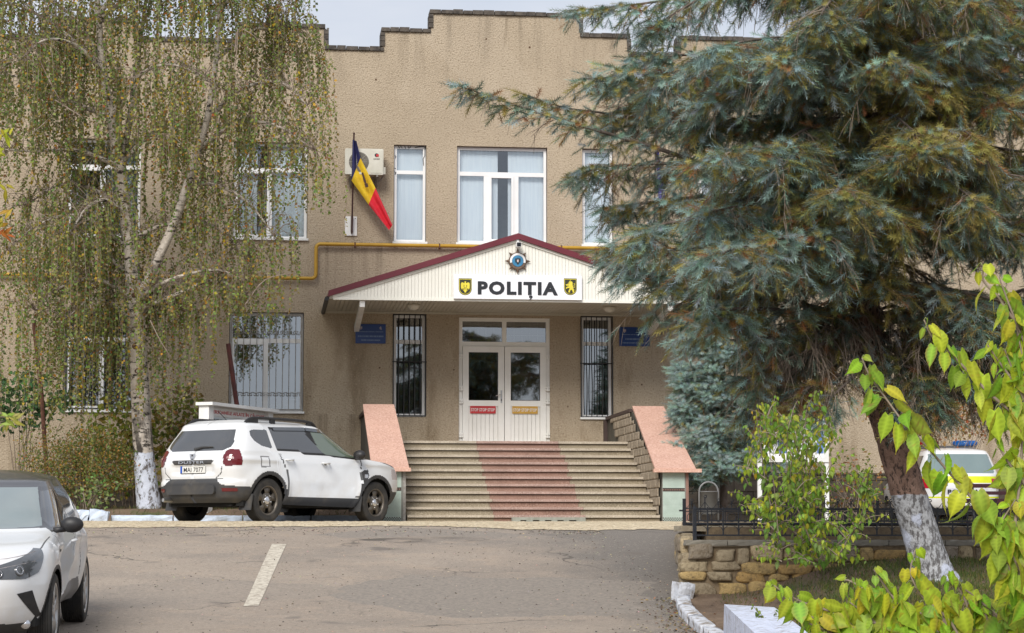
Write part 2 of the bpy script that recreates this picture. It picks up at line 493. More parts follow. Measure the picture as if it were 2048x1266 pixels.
M_PVC2 = mat('off_white_frame', (0.84, 0.83, 0.79), 0.4, (0.78, 0.77, 0.72), 3)
M_GLASS = glass_mat('window_glass', (0.42, 0.47, 0.50), 0.34)
M_GLASS_D = glass_mat('door_glass', (0.12, 0.14, 0.16), 0.28)
M_GLASS_U = glass_mat('upper_glass', (0.93, 0.96, 0.98), 0.16)
M_BLIND = mat('blind_fabric', (0.86, 0.92, 0.95), 0.8, (0.78, 0.85, 0.90), 5, stretch=(6, 1, 0.3))
M_BLACK = mat('black_iron', (0.012, 0.012, 0.014), 0.5, (0.022, 0.02, 0.02), 20)
M_GREYIRON = mat('grey_iron', (0.30, 0.29, 0.27), 0.55, (0.20, 0.18, 0.16), 14)
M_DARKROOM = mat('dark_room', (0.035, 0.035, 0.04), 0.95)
M_ROOM = mat('room_wall', (0.22, 0.22, 0.21), 0.95)
M_RED = mat('dark_red_metal', (0.135, 0.014, 0.026), 0.42, (0.115, 0.012, 0.022), 2)
M_SIDING = mat('cream_siding', (0.80, 0.785, 0.72), 0.45, (0.75, 0.735, 0.665), 1.5)
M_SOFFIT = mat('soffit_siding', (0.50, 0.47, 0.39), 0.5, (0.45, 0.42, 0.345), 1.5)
M_WHITE = mat('white_paint', (0.80, 0.80, 0.79), 0.5, (0.72, 0.72, 0.70), 4)

OPEN = {  # x0, x1, z0, z1 measured on the facade
    'A': (-4.00, -2.49, 5.87, 7.89), 'B': (-0.61, 0.92, 5.87, 7.89), 'C': (-3.97, -2.45, 2.30, 4.35), 'D': (-0.65, 0.87, 2.30, 4.35),
    'E': (2.70, 3.38, 5.84, 7.89), 'F': (4.02, 5.92, 5.84, 7.89), 'G': (6.66, 7.32, 5.84, 7.89),
    'I': (2.71, 3.38, 2.22, 4.34), 'J': (6.62, 7.28, 2.22, 4.34), 'door': (4.07, 5.97, 1.605, 4.29), 'H': (9.12, 10.65, 5.87, 7.89)}
STEPS = [(-14, -4.31, 9.93), (-4.31, -2.66, 10.33), (-2.66, -0.51, 9.95), (-0.51, 1.27, 10.31), (1.27, 2.45, 9.86), (2.45, 3.464, 10.28),
         (3.464, 6.644, 10.69), (6.644, 7.67, 10.27), (7.67, 8.735, 9.88), (8.735, 10.5, 10.27), (10.5, 12.7, 9.92), (12.7, 14.3, 10.3), (14.3, 24, 9.9)]
station = thing('police_station', (5, 0, 0), 'long two-storey tan roughcast police station with a stepped parapet and gabled entrance', 'building')
w = MB()
xs = sorted({round(v, 4) for o in OPEN.values() for v in o[:2]} | {s_[0] for s_ in STEPS} | {24})
zs = sorted({-0.6, 9.2} | {v for o in OPEN.values() for v in o[2:]} | {s_[2] for s_ in STEPS})
def ptop(x): return next(s_[2] for s_ in STEPS if s_[0] <= x <= s_[1])
for i in range(len(xs) - 1):
    xm = (xs[i] + xs[i + 1]) / 2
    for j in range(len(zs) - 1):
        zm = (zs[j] + zs[j + 1]) / 2
        if zm > ptop(xm): continue
        if any(o[0] < xm < o[1] and o[2] < zm < o[3] for o in OPEN.values()): continue
        w.quad((xs[i], 0, zs[j]), (xs[i + 1], 0, zs[j]), (xs[i + 1], 0, zs[j + 1]), (xs[i], 0, zs[j + 1]))
for a, b_, zt in STEPS:   # parapet thickness and back
    w.quad((a, 0, zt), (b_, 0, zt), (b_, 0.38, zt), (a, 0.38, zt))
    w.quad((b_, 0.38, 9.2), (a, 0.38, 9.2), (a, 0.38, zt), (b_, 0.38, zt))
for k in range(len(STEPS) - 1):
    x = STEPS[k][1]; lo, hi = sorted((STEPS[k][2], STEPS[k + 1][2]))
    w.quad((x, 0, lo), (x, 0, hi), (x, 0.38, hi), (x, 0.38, lo))
w.quad((-14, 0, -0.6), (-14, 12, -0.6), (-14, 12, 9.5), (-14, 0, 9.5)); w.quad((24, 0, -0.6), (24, 12, -0.6), (24, 12, 9.5), (24, 0, 9.5))
w.slot(1)
RV = 0.17
for o in OPEN.values():
    x0, x1, z0, z1 = o
    w.quad((x0, 0, z0), (x0, RV, z0), (x0, RV, z1), (x0, 0, z1)); w.quad((x1, RV, z0), (x1, 0, z0), (x1, 0, z1), (x1, RV, z1))
    w.quad((x0, 0, z1), (x0, RV, z1), (x1, RV, z1), (x1, 0, z1)); w.quad((x0, RV, z0), (x0, 0, z0), (x1, 0, z0), (x1, RV, z0))
w.build('wall', [M_STUCCO, M_REVEAL], station)
rf = MB(); rf.box(-14, 0.385, 9.1, 24, 12, 9.25)
rf.build('roof', M_COPE, station)
inn = MB(); inn.box(-14, 1.6, -0.6, 24, 1.7, 9.1); inn.box(-14, 0.42, 5.0, 24, 1.6, 5.2); inn.box(-14, 0.42, 1.45, 24, 1.6, 1.6); inn.box(-14, 0.42, 8.4, 24, 1.6, 8.6)
for x in (-14.0, -1.6, 1.7, 3.7, 6.3, 8.2, 23.8): inn.box(x, 0.42, 1.6, x + 0.1, 1.6, 8.4)
inn.build('inner_walls', M_ROOM, station)
cp = MB(); rnd = random.Random(11)
for a, b_, zt in STEPS:
    x = a - 0.03
    while x < b_ - 0.02:
        e = min(x + rnd.uniform(0.17, 0.27), b_ + 0.03)
        if e - x > 0.04:
            g = rnd.uniform(-0.006, 0.012); t = rnd.uniform(0.075, 0.1)
            cp.box(x + 0.006, -0.05 + g, zt + 0.003, e - 0.006, 0.42, zt + t)
        x = e
for k in range(len(STEPS) - 1):      # brick edging up the jumps of the parapet
    x = STEPS[k][1]; lo, hi = sorted((STEPS[k][2], STEPS[k + 1][2])); up = STEPS[k + 1][2] > STEPS[k][2]
    z = lo + 0.11
    while z < hi - 0.03:
        e = min(z + 0.11, hi)
        if up: cp.box(x - 0.045, -0.03, z, x + 0.045, 0.36, e - 0.012)
        else: cp.box(x - 0.045, -0.03, z, x + 0.045, 0.36, e - 0.012)
        z = e
cp.build('coping', M_COPE, station)

def bars(mb, x0, x1, z0, z1, y0, y1, t, b=None):
    b = b or t
    mb.box(x0, y0, z0, x0 + t, y1, z1); mb.box(x1 - t, y0, z0, x1, y1, z1)
    mb.box(x0 + t, y0, z0, x1 - t, y1, z0 + b); mb.box(x0 + t, y0, z1 - t, x1 - t, y1, z1)
def window(key, panes, glass, blind=None, sill=True, frame_mat=None):
    """panes: (x0,x1,z0,z1,sash) fractions of the opening"""
    x0, x1, z0, z1 = OPEN[key]
    fr = MB(); gl = MB()
    x0 += 0.012; x1 -= 0.012; z1 -= 0.012
    bars(fr, x0, x1, z0 + 0.012, z1, 0.095, 0.158, 0.055)
    ix0, ix1, iz0, iz1 = x0 + 0.055, x1 - 0.055, z0 + 0.067, z1 - 0.055
    W_, H_ = ix1 - ix0, iz1 - iz0
    for a, b_, c, d, sash in panes:
        px0, px1, pz0, pz1 = ix0 + a * W_, ix0 + b_ * W_, iz0 + c * H_, iz0 + d * H_
        if sash: bars(fr, px0 - 0.012, px1 + 0.012, pz0 - 0.012, pz1 + 0.012, 0.078, 0.15, 0.05); q = 0.036
        else: q = -0.004
        gl.quad((px0 + q, 0.125, pz0 + q), (px1 - q, 0.125, pz0 + q), (px1 - q, 0.125, pz1 - q), (px0 + q, 0.125, pz1 - q))
    # mullions and transoms: the strips between panes
    zsplit = sorted({p[2] for p in panes if p[2] > 0} | {p[3] for p in panes if p[3] < 1})
    if zsplit: fr.box(ix0, 0.098, iz0 + zsplit[0] * H_, ix1, 0.155, iz0 + zsplit[-1] * H_)
    xsplit = sorted({p[0] for p in panes if p[0] > 0} | {p[1] for p in panes if p[1] < 1})
    top = iz0 + (zsplit[0] if zsplit else 1.0) * H_
    for k in range(0, len(xsplit) - 1, 2): fr.box(ix0 + xsplit[k] * W_, 0.1, iz0, ix0 + xsplit[k + 1] * W_, 0.154, top)
    wn_ = fr.build('window', frame_mat or M_PVC, station)
    gl.build('panes', glass, wn_)
    if sill:
        s_ = MB(); s_.box(x0 - 0.035, -0.055, z0 - 0.03, x1 + 0.035, 0.1, z0 + 0.012); s_.build('sill', M_WHITE, wn_)
    if blind:
        bl = MB()
        for a, b_ in blind:
            n = max(2, int((b_ - a) * W_ / 0.085))
            for k in range(n):
                xa = ix0 + (a + (b_ - a) * k / n) * W_; xb = ix0 + (a + (b_ - a) * (k + 1) / n) * W_ + 0.008
                bl.quad((xa, 0.215, iz0), (xb, 0.235, iz0), (xb, 0.235, iz1), (xa, 0.215, iz1))
        bl.build('blind', M_BLIND, wn_)
    return wn_
TR = 0.74
narrow = [(0, 1, 0, TR - 0.02, False), (0, 1, TR + 0.02, 1, False)]
double = [(0, 1, TR + 0.015, 1, False), (0, 0.475, 0, TR - 0.03, True), (0.525, 1, 0, TR - 0.03, False)]
window('A', double, M_GLASS, [(0.55, 1.0)])
window('B', double, M_GLASS_U, [(0.50, 1.0), (0.05, 0.30)])
wE = window('E', narrow, M_GLASS_U, [(0, 1)])
window('F', [(0, 1, TR + 0.02, 1, False), (0, 0.285, 0, TR - 0.025, False), (0.355, 0.635, 0, TR - 0.025, True), (0.70, 1, 0, TR - 0.025, False)], M_GLASS_U, [(0, 0.455), (0.58, 1)])
window('G', narrow, M_GLASS_U, [(0, 1)])
window('H', double, M_GLASS_U, [(0, 1)])
tp = MB()   # torn black sealing tape round the narrow upper window
for pts in ([(0.66, 0.985), (0.9, 1.0), (0.99, 0.99), (0.985, 0.90), (0.93, 0.87), (0.95, 0.80)], [(0.12, 1.0), (0.16, 0.975), (0.2, 1.0), (0.25, 0.975)], [(0.33, 0.998), (0.36, 0.972)], [(0.44, 1.0), (0.46, 0.973), (0.53, 0.995)],
            [(0.01, 0.9), (0.05, 0.885), (0.02, 0.87)], [(0.0, 0.77), (0.04, 0.76)], [(0.0, 0.73), (0.05, 0.72), (0.02, 0.70)]):
    tp = MB(); tp.tube([(2.72 + a * 0.64, 0.09, 5.86 + b_ * 2.02) for a, b_ in pts], 0.008, 5); tp.build('sealing_tape', M_BLACK, wE)
def scroll(mb, x, y, z, r, up=1, th=0.006):
    pts = []
    for k in range(13):
        a = math.pi * k / 12
        pts.append((x - r * math.cos(a), y, z + up * r * 0.75 * math.sin(a)))
    for s_ in (-1, 1):
        end = []
        for k in range(7):
            a = k / 6 * math.pi * 1.3
            end.append((x + s_ * (r - 0.022 + 0.022 * math.cos(a)), y, z - up * 0.022 * math.sin(a)))
        mb.tube(end, th, 4)
    mb.tube(pts, th, 4)
wC = window('C', double, M_GLASS, None)
wD = window('D', double, M_GLASS, None)
for key, wq in (('C', wC), ('D', wD)):
    x0, x1, z0, z1 = OPEN[key]
    g = MB()
    bars(g, x0 + 0.03, x1 - 0.03, z0 + 0.04, z1 - 0.04, 0.035, 0.055, 0.025)
    n = 11
    for k in range(1, n):
        x = x0 + 0.03 + (x1 - x0 - 0.06) * k / n
        g.tube([(x, 0.045, z0 + 0.05), (x, 0.045, z1 - 0.05)], 0.0075, 5)
    for k in range(n):
        xm = x0 + 0.03 + (x1 - x0 - 0.06) * (k + 0.5) / n
        scroll(g, xm, 0.04, z0 + 0.36, 0.062, 1); scroll(g, xm, 0.04, z1 - 0.40, 0.062, -1)
    g.build('grille', M_GREYIRON if key == 'D' else M_BLACK, wq)
pot = MB()
for x, r, h in ((0.62, 0.105, 0.2), (0.28, 0.08, 0.08)):
    pot.lathe([(r * 0.75, 2.37), (r * 0.8, 2.38), (r, 2.36 + h), (r * 1.05, 2.36 + h), (r * 1.05, 2.38 + h), (r * 0.9, 2.38 + h), (0.001, 2.35 + h)], 18, Matrix.Translation((x, 0.32, 0)), True)
    o = pot.build('plant_pot', M_WHITE, smooth=True, org=(x, 0.32, 2.37))
    tag(o, 'tall white flower pot inside the barred window above the notice board' if h > 0.1 else 'low white dish beside the tall pot inside the barred window', 'pot')
    pot = MB()
for key in ('I', 'J'):
    wq = window(key, [(0, 1, 0, 0.73, False), (0, 1, 0.77, 1, False)], M_GLASS_D, None, sill=(key == 'J'))
    x0, x1, z0, z1 = OPEN[key]
    g = MB()
    bars(g, x0 - 0.01, x1 + 0.01, z0 + 0.01, z1 + 0.01, -0.03, -0.006, 0.022)
    def yb(z): # the bars belly out low down
        t = (z - z0) / (z1 - z0)
        return -0.018 - (0.10 if key == 'J' else 0.03) * max(0, math.sin(math.pi * min(1, t / 0.55))) ** 1.5
    for k in range(1, 6):
        x = x0 + (x1 - x0) * k / 6
        g.tube([(x, yb(z0 + 0.01 + (z1 - z0) * j / 16), z0 + 0.01 + (z1 - z0) * j / 16) for j in range(17)], 0.010, 6)
    zz = z0 + (z1 - z0) * 0.535
    g.tube([(x0 - 0.02, yb(zz), zz), (x1 + 0.02, yb(zz), zz)], 0.011, 6)
    g.build('grille', M_BLACK, wq)
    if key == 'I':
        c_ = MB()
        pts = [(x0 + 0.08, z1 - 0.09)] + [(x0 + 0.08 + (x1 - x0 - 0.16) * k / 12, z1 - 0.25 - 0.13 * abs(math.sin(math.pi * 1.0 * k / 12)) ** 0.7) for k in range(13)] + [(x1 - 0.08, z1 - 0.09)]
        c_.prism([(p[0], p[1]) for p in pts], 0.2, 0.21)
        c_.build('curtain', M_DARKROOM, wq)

# front door
DX0, DX1, DZ0, DZ1 = OPEN['door']
df = MB()
bars(df, DX0, DX1, DZ0 + 0.005, DZ1, 0.05, 0.14, 0.075, 0.02)
xm = (DX0 + DX1) / 2
df.box(DX0 + 0.075, 0.05, 3.70, DX1 - 0.075, 0.14, 3.79)
df.box(xm - 0.045, 0.052, 3.79, xm + 0.045, 0.138, DZ1 - 0.075)
door_frame = df.build('door_frame', M_PVC2, station)
tg = MB(); tg2 = MB()
for a, b_ in ((DX0 + 0.075, xm - 0.045), (xm + 0.045, DX1 - 0.075)):
    tg.quad((a, 0.1, 3.79), (b_, 0.1, 3.79), (b_, 0.1, DZ1 - 0.075), (a, 0.1, DZ1 - 0.075))
    for k in range(1, 5): x = a + (b_ - a) * k / 5; tg2.box(x - 0.004, 0.112, 3.79, x + 0.004, 0.12, DZ1 - 0.075)
    for k in range(1, 3): z = 3.79 + (DZ1 - 0.075 - 3.79) * k / 3; tg2.box(a, 0.113, z - 0.004, b_, 0.119, z + 0.004)
tg.build('transom_panes', M_GLASS_D, door_frame); tg2.build('transom_grid', M_PVC2, door_frame)
M_STICK_R = mat('red_sticker', (0.55, 0.035, 0.04), 0.4); M_STICK_Y = mat('yellow_sticker', (0.62, 0.36, 0.06), 0.4)
M_STEEL = mat('steel', (0.55, 0.55, 0.55), 0.3, metallic=0.9)
for side in (-1, 1):
    a, b_ = (DX0 + 0.08, xm - 0.006) if side < 0 else (xm + 0.006, DX1 - 0.08)
    d = MB(); z0, z1 = DZ0 + 0.025, 3.695
    bars(d, a, b_, z0, z1, 0.02, 0.09, 0.125, 0.10)
    zr = 2.45; d.box(a + 0.125, 0.022, zr, b_ - 0.125, 0.088, zr + 0.12)
    lf = d.build('front_door', M_PVC2, station)
    g = MB(); g.quad((a + 0.11, 0.06, zr + 0.11), (b_ - 0.11, 0.06, zr + 0.11), (b_ - 0.11, 0.06, z1 - 0.11), (a + 0.11, 0.06, z1 - 0.11)); g.build('pane', M_GLASS_D, lf)
    g = MB(); bars(g, a + 0.12, b_ - 0.12, zr + 0.115, z1 - 0.12, 0.03, 0.055, 0.016); g.build('glazing_seal', M_BLACK, lf)
    p_ = MB(); n = 7
    for k in range(n):
        xa = a + 0.125 + (b_ - a - 0.25) * k / n; xb = a + 0.125 + (b_ - a - 0.25) * (k + 1) / n - 0.008
        p_.box(xa, 0.045, z0 + 0.10, xb, 0.07, zr)
    p_.box(a + 0.1, 0.07, z0 + 0.09, b_ - 0.1, 0.075, zr + 0.01)
    p_.build('lower_panel', M_PVC2, lf)
    hx = a - 0.03 if side < 0 else b_ + 0.03
    for z in (3.48, 2.82, 2.55, 1.85): h = MB(); h.box(hx - 0.045, 0.0, z - 0.045, hx + 0.045, 0.02, z - 0.008); h.box(hx - 0.045, 0.0, z + 0.008, hx + 0.045, 0.02, z + 0.045); h.tube([(hx, 0.0, z - 0.05), (hx, 0.0, z + 0.05)], 0.014, 6); h.build('hinge', M_PVC2, lf)
    st = MB(); sx_ = (a + b_) / 2 - 0.01
    st.box(sx_ - 0.265, 0.0165, 2.30, sx_ + 0.265, 0.0195, 2.455); st.slot(1)
    st.text('STOP STOP STOP', Matrix.Translation((sx_, 0.0155, 2.345)), 0.065, 0.49, 0.02, 0.002)
    st.build('stop_sticker', [M_STICK_R if side < 0 else M_STICK_Y, M_WHITE], lf)
    if side < 0:
        h = MB(); h.box(b_ - 0.075, 0.005, 2.52, b_ - 0.045, 0.02, 2.78); h.slot(0)
        h.tube([(b_ - 0.06, 0.01, 2.70), (b_ - 0.06, -0.04, 2.70), (b_ - 0.18, -0.045, 2.66)], 0.011, 6); h.slot(1); h.box(b_ - 0.068, 0.003, 2.56, b_ - 0.052, 0.0045, 2.60)
        h.build('handle', [M_STEEL, M_BLACK], lf)

# ------------------------------------------------------------------ gabled canopy over the entrance (part of the building)
CX, CY, SZ, PKZ = 5.0, -2.55, 4.38, 5.70
EL = 1.29; ER = 2 * CX - EL
EZ = 4.52
slope = (PKZ - EZ) / (CX - EL)
cn = MB()
for s_ in (-1, 1):
    ex = EL if s_ < 0 else ER
    T = 0.115
    a = [(CX, CY - 0.09, PKZ - T), (ex, CY - 0.09, EZ - T), (ex, -0.002, EZ - T), (CX, -0.002, PKZ - T)]
    b_ = [(CX, CY - 0.09, PKZ), (ex, CY - 0.09, EZ), (ex, -0.002, EZ), (CX, -0.002, PKZ)]
    cn.hexa(a, b_)
canopy = cn.build('canopy_roof', M_RED, station)
gb = MB(); x = EL + 0.1
while x < ER - 0.1 - 0.01:
    e = min(x + 0.066, ER - 0.1)
    zt = lambda q: EZ - 0.12 + slope * (CX - abs(q - CX) - EL)
    if x < CX < e: poly = [(x, SZ), (e - 0.005, SZ), (e - 0.005, zt(e)), (CX, zt(CX)), (x, zt(x))]
    else: poly = [(x, SZ), (e - 0.005, SZ), (e - 0.005, zt(e - 0.007)), (x, zt(x))]
    gb.prism(poly, CY, CY + 0.02); x = e
zt0 = EZ - 0.125
gb.prism([(EL + 0.1, SZ + 0.002), (ER - 0.1, SZ + 0.002), (ER - 0.1, zt0 + slope * 0.1), (CX, PKZ - 0.13), (EL + 0.1, zt0 + slope * 0.1)], CY + 0.025, CY + 0.05)
gb.box(EL + 0.09, CY - 0.012, SZ - 0.03, ER - 0.09, CY + 0.03, SZ + 0.025)
for s_ in (-1, 1):   # rake trim under the red edge
    ex = EL + 0.08 if s_ < 0 else ER - 0.08
    za = EZ - 0.117 + slope * 0.08
    gb.hexa([(ex, CY - 0.03, za - 0.05), (CX, CY - 0.03, PKZ - 0.167), (CX, CY - 0.003, PKZ - 0.167), (ex, CY - 0.003, za - 0.05)],
            [(ex, CY - 0.03, za), (CX, CY - 0.03, PKZ - 0.119), (CX, CY - 0.003, PKZ - 0.119), (ex, CY - 0.003, za)])
gb.build('gable', M_SIDING, station)
sf = MB(); x = EL + 0.09
while x < ER - 0.1:
    e = min(x + 0.085, ER - 0.09); sf.box(x, CY + 0.055, SZ, e - 0.008, -0.05, SZ + 0.02); x = e
sf.box(EL + 0.09, CY + 0.055, SZ + 0.022, ER - 0.09, -0.05, SZ + 0.03)
sf.box(EL + 0.02, -0.07, SZ - 0.035, ER - 0.02, -0.003, SZ - 0.002)
for ex in (EL + 0.015, ER - 0.085): sf.box(ex, CY - 0.02, SZ - 0.012, ex + 0.07, -0.08, EZ - 0.06)
sf.build('soffit', M_SOFFIT, station)
for ex, s_ in ((EL, -1), (ER, 1)):
    gt = MB(); gt.tube([(ex + s_ * 0.03, CY - 0.02, EZ - 0.15), (ex + s_ * 0.03, -0.01, EZ - 0.16)], 0.045, 8); gt.build('eaves_gutter', M_BLACK, station)
for x in (1.95, 8.05):
    br = MB(); br.hexa([(x - 0.05, CY + 0.05, SZ - 0.16), (x + 0.05, CY + 0.05, SZ - 0.16), (x + 0.05, -0.003, SZ - 0.42), (x - 0.05, -0.003, SZ - 0.42)],
            [(x - 0.05, CY + 0.05, SZ - 0.036), (x + 0.05, CY + 0.05, SZ - 0.036), (x + 0.05, -0.003, SZ - 0.30), (x - 0.05, -0.003, SZ - 0.30)]); br.build('canopy_bracket', M_WHITE, station)
for px in (827, 1219):
    p_ = at(px, 606, -1.6); c = Vector((p_.x, -1.6, SZ))
    l_ = MB(); l_.lathe([(0.125, -0.001), (0.13, -0.035), (0.12, -0.05)], 20, Matrix.Translation(c), True); l_.slot(1)
    l_.lathe([(0.115, -0.045), (0.10, -0.085), (0.06, -0.11), (0.002, -0.12)], 20, Matrix.Translation(c))
    tag(l_.build('ceiling_lamp', [mat('lamp_base', (0.55, 0.52, 0.44), 0.5), mat('lamp_opal', (0.62, 0.60, 0.52), 0.35)], smooth=True, org=tuple(c)),
        'round opal lamp under the canopy ceiling, ' + ('above the left blue plaque side' if px < 1000 else 'close to the spruce branches'), 'lamp', 'round canopy lamps')

# ------------------------------------------------------------------ entrance steps
def granite(name, a, b_, dark, light, scale=55):
    m, nt, b, vec = new_mat(name, 0.6)
    n = _noise(nt, vec, scale, 3, 0.75)
    c = _mix(nt, _ramp(nt, _noise(nt, vec, 3, 4), 0.35, 0.65), a, b_)
    c = _mix(nt, _ramp(nt, n, 0.44, 0.34), c, dark)
    c = _mix(nt, _ramp(nt, n, 0.56, 0.66), c, light)
    nt.links.new(c, b.inputs['Base Color'])
    return m
M_STEP = granite('grey_terrazzo', (0.29, 0.24, 0.165), (0.245, 0.20, 0.135), (0.12, 0.095, 0.06), (0.47, 0.41, 0.30))
M_NOSE = granite('pale_nosing', (0.43, 0.37, 0.29), (0.36, 0.305, 0.235), (0.22, 0.18, 0.13), (0.60, 0.54, 0.44))
M_STEPR = granite('red_terrazzo', (0.29, 0.17, 0.125), (0.24, 0.14, 0.10), (0.13, 0.07, 0.05), (0.44, 0.30, 0.235))
M_NOSER = granite('red_nosing', (0.385, 0.26, 0.215), (0.315, 0.21, 0.175), (0.17, 0.10, 0.08), (0.56, 0.44, 0.38))
M_PINK = granite('pink_granite', (0.60, 0.37, 0.285), (0.54, 0.325, 0.25), (0.38, 0.19, 0.14), (0.74, 0.53, 0.44), 30)
SX0, SX1, NR, RISE = 2.60, 7.12, 11, 1.605 / 11
RUN = 3.4 / 10
stairs = thing('entrance_stairs', (4.86, -4.0, 0), 'wide granite entrance steps with a red middle strip between pink-capped side walls', 'steps')
RX0, RX1 = 4.15, 5.765
st = MB(); ns = MB()
rnd = random.Random(3)
for k in range(NR):
    yf = -6.2 + RUN * k; z0, z1 = RISE * k - (0.3 if k == 0 else 0), RISE * (k + 1)
    back = -0.01
    j0, j1 = RX0 + rnd.uniform(-.03, .03), RX1 + rnd.uniform(-.03, .03); k0, k1 = RX0 + rnd.uniform(-.03, .03), RX1 + rnd.uniform(-.03, .03)
    for (xa, xb, mi, na, nb_) in ((SX0, j0 - .003, 0, SX0, k0 - .003), (j0, j1, 1, k0, k1), (j1 + .003, SX1, 0, k1 + .003, SX1)):
        st.slot(mi); ns.slot(mi)
        st.box(xa, yf, z0, xb, yf + RUN + 0.02 if k < NR - 1 else back, z1 - 0.058)
        ns.box(na, yf - 0.048, z1 - 0.046, nb_, yf + RUN + 0.01 if k < NR - 1 else back, z1)
st.build('risers', [M_STEP, M_STEPR], stairs); ns.build('treads', [M_NOSE, M_NOSER], stairs)
M_BLOCK = mat('rock_faced_block', (0.34, 0.28, 0.21), 0.9, (0.25, 0.205, 0.15), 5, bump=1.0, bscale=18, bdist=0.02)
M_MOS = mat('mint_mosaic', (0.50, 0.60, 0.54), 0.25, (0.43, 0.53, 0.47), 6)
M_GROUT = mat('mosaic_grout', (0.22, 0.22, 0.20), 0.9)
M_MOSD = mat('dark_mosaic', (0.05, 0.035, 0.03), 0.3); M_MOSM = mat('rose_mosaic', (0.30, 0.16, 0.13), 0.3)
M_BAND = mat('brown_band', (0.062, 0.036, 0.03), 0.6)
M_DARKSTONE = mat('streaked_dark_render', (0.105, 0.092, 0.07), 0.85, (0.05, 0.048, 0.04), 3, stretch=(1, 4, 0.5), bump=0.4)
PINKSIDE = M_PINK
for s_ in (-1, 1):
    xi = 2.54 if s_ < 0 else 7.15; xo = 2.04 if s_ < 0 else 7.62
    a, b_ = min(xi, xo), max(xi, xo)
    top = lambda y: 2.20 if y > -3.1 else 2.20 + (y + 3.1) * 0.407
    wl_ = MB()
    prof = [(-6.18, -0.3), (-6.18, 0.905), (-3.1, 2.17), (-0.012, 2.17), (-0.012, -0.3)]
    wl_.prism(prof, a + 0.012, b_ - 0.012, 'x')
    side = wl_.build('side_wall', M_DARKSTONE, stairs)
    # rock-faced blocks on the inner face
    bk = MB(); xin = xi - s_ * 0.012
    rnd = random.Random(17 + s_)
    row = 0; z = 0.0
    while z < 2.12:
        y = -6.16 + (0.14 if row % 2 else 0)
        while y < -0.06:
            e = min(y + 0.30, -0.05)
            zt_ = min(z + 0.155, 2.17 if y > -3.1 else 2.14 + (y + 3.1) * 0.407)
            if zt_ - z > 0.05 and e - y > 0.05 and z > (y + 6.2) / 3.4 * 1.605 - 0.5:
                d_ = rnd.uniform(0.012, 0.022)
                inner = xin - s_ * d_
                bk.add([(xin, y, z), (xin, e, z), (xin, e, zt_), (xin, y, zt_), (inner, y + 0.03, z + 0.02), (inner, e - 0.03, z + 0.02), (inner, e - 0.03, zt_ - 0.02), (inner, y + 0.03, zt_ - 0.02)],
                       [(4, 5, 6, 7), (0, 1, 5, 4), (1, 2, 6, 5), (2, 3, 7, 6), (3, 0, 4, 7)])
            y = e
        z += 0.16; row += 1
    bk.build('block_facing', M_BLOCK, side)
    # rail along the level part, and its dark end post
    rl = MB(); rl.box(a - 0.03, -3.05, 2.172, b_ + 0.03, -0.012, 2.235)
    rl.box(xi - s_ * 0.03 - 0.04, -0.1, 1.60, xi - s_ * 0.03 + 0.04, -0.02, 2.171)
    rl.build('level_capping', M_BAND, side)
    # sloping pink slab
    w0 = (1.95, 2.545) if s_ < 0 else (7.175, 7.79); w1 = (1.96, 2.62) if s_ < 0 else (7.025, 7.765)
    sl = MB()
    A = [(w1[0], -6.32, 0.925), (w1[1], -6.32, 0.925), (w0[1], -3.06, 2.235), (w0[0], -3.06, 2.235)]
    sl.hexa(A, [(p[0], p[1], p[2] + 0.055) for p in A])
    sl.box(w1[0] - 0.03, -6.36, 0.908, w1[1] + (0.10 if s_ > 0 else 0.03), -6.24, 0.972)
    sl.build('sloping_slab', M_PINK, side)
    # mosaic pedestal front
    pf = MB(); pf.slot(0); pf.box(a + 0.02, -6.21, -0.2, b_ - 0.02, -6.181, 0.905)
    t = 0.021; nx_ = int((b_ - a - 0.06) / t); x0_ = a + 0.03
    z = -0.02; r_ = 0
    while z < 0.89:
        zone = 'chk' if z < 0.10 else ('band' if 0.555 < z < 0.625 else 'mint')
        for k in range(nx_):
            if zone == 'mint': pf.slot(1)
            elif zone == 'band': pf.slot(3 if (0.575 < z < 0.605) and k % 2 == 0 else 2)
            else: pf.slot(2 if (k + r_) % 2 else 1)
            pf.quad((x0_ + k * t + 0.0012, -6.213, z + 0.0012), (x0_ + (k + 1) * t - 0.0012, -6.213, z + 0.0012), (x0_ + (k + 1) * t - 0.0012, -6.213, z + t - 0.0012), (x0_ + k * t + 0.0012, -6.213, z + t - 0.0012))
        z += t; r_ += 1
    pf.build('mosaic_front', [M_GROUT, M_MOS, M_MOSD, M_MOSM], side)
    ed = MB(); ex = b_ if s_ > 0 else b_
    ed.box(b_ - 0.02, -6.22, -0.05, b_ + 0.03, -6.12, 0.905)
    ed.build('corner_strip', mat('rose_stone', (0.25, 0.14, 0.11), 0.6) if s_ > 0 else M_GREYIRON, side)
# grey concrete drain block with square slots in front of the lowest step
dr = thing('drain_channel', (5.2, -6.4, 0), 'grey slotted drain block lying against the foot of the steps', 'drain')
d = MB(); xa, xb = at(1024, 1046, -6.35).x, at(1170, 1046, -6.35).x
M_CONC = mat('concrete', (0.30, 0.31, 0.27), 0.9, (0.23, 0.235, 0.20), 8, bump=0.5)
d.box(xa, -6.42, 0.055, xb, -6.25, 0.105)
n = 5; wd = (xb - xa)
edges = [0.11, 0.19, 0.28, 0.37, 0.445, 0.535, 0.615, 0.70, 0.775, 0.875]
cuts = [0] + edges + [1]
for k in range(0, len(cuts), 2): d.box(xa + cuts[k] * wd, -6.42, -0.02, xa + cuts[k + 1] * wd, -6.25, 0.055)
d.build('channel_block', M_CONC, dr)

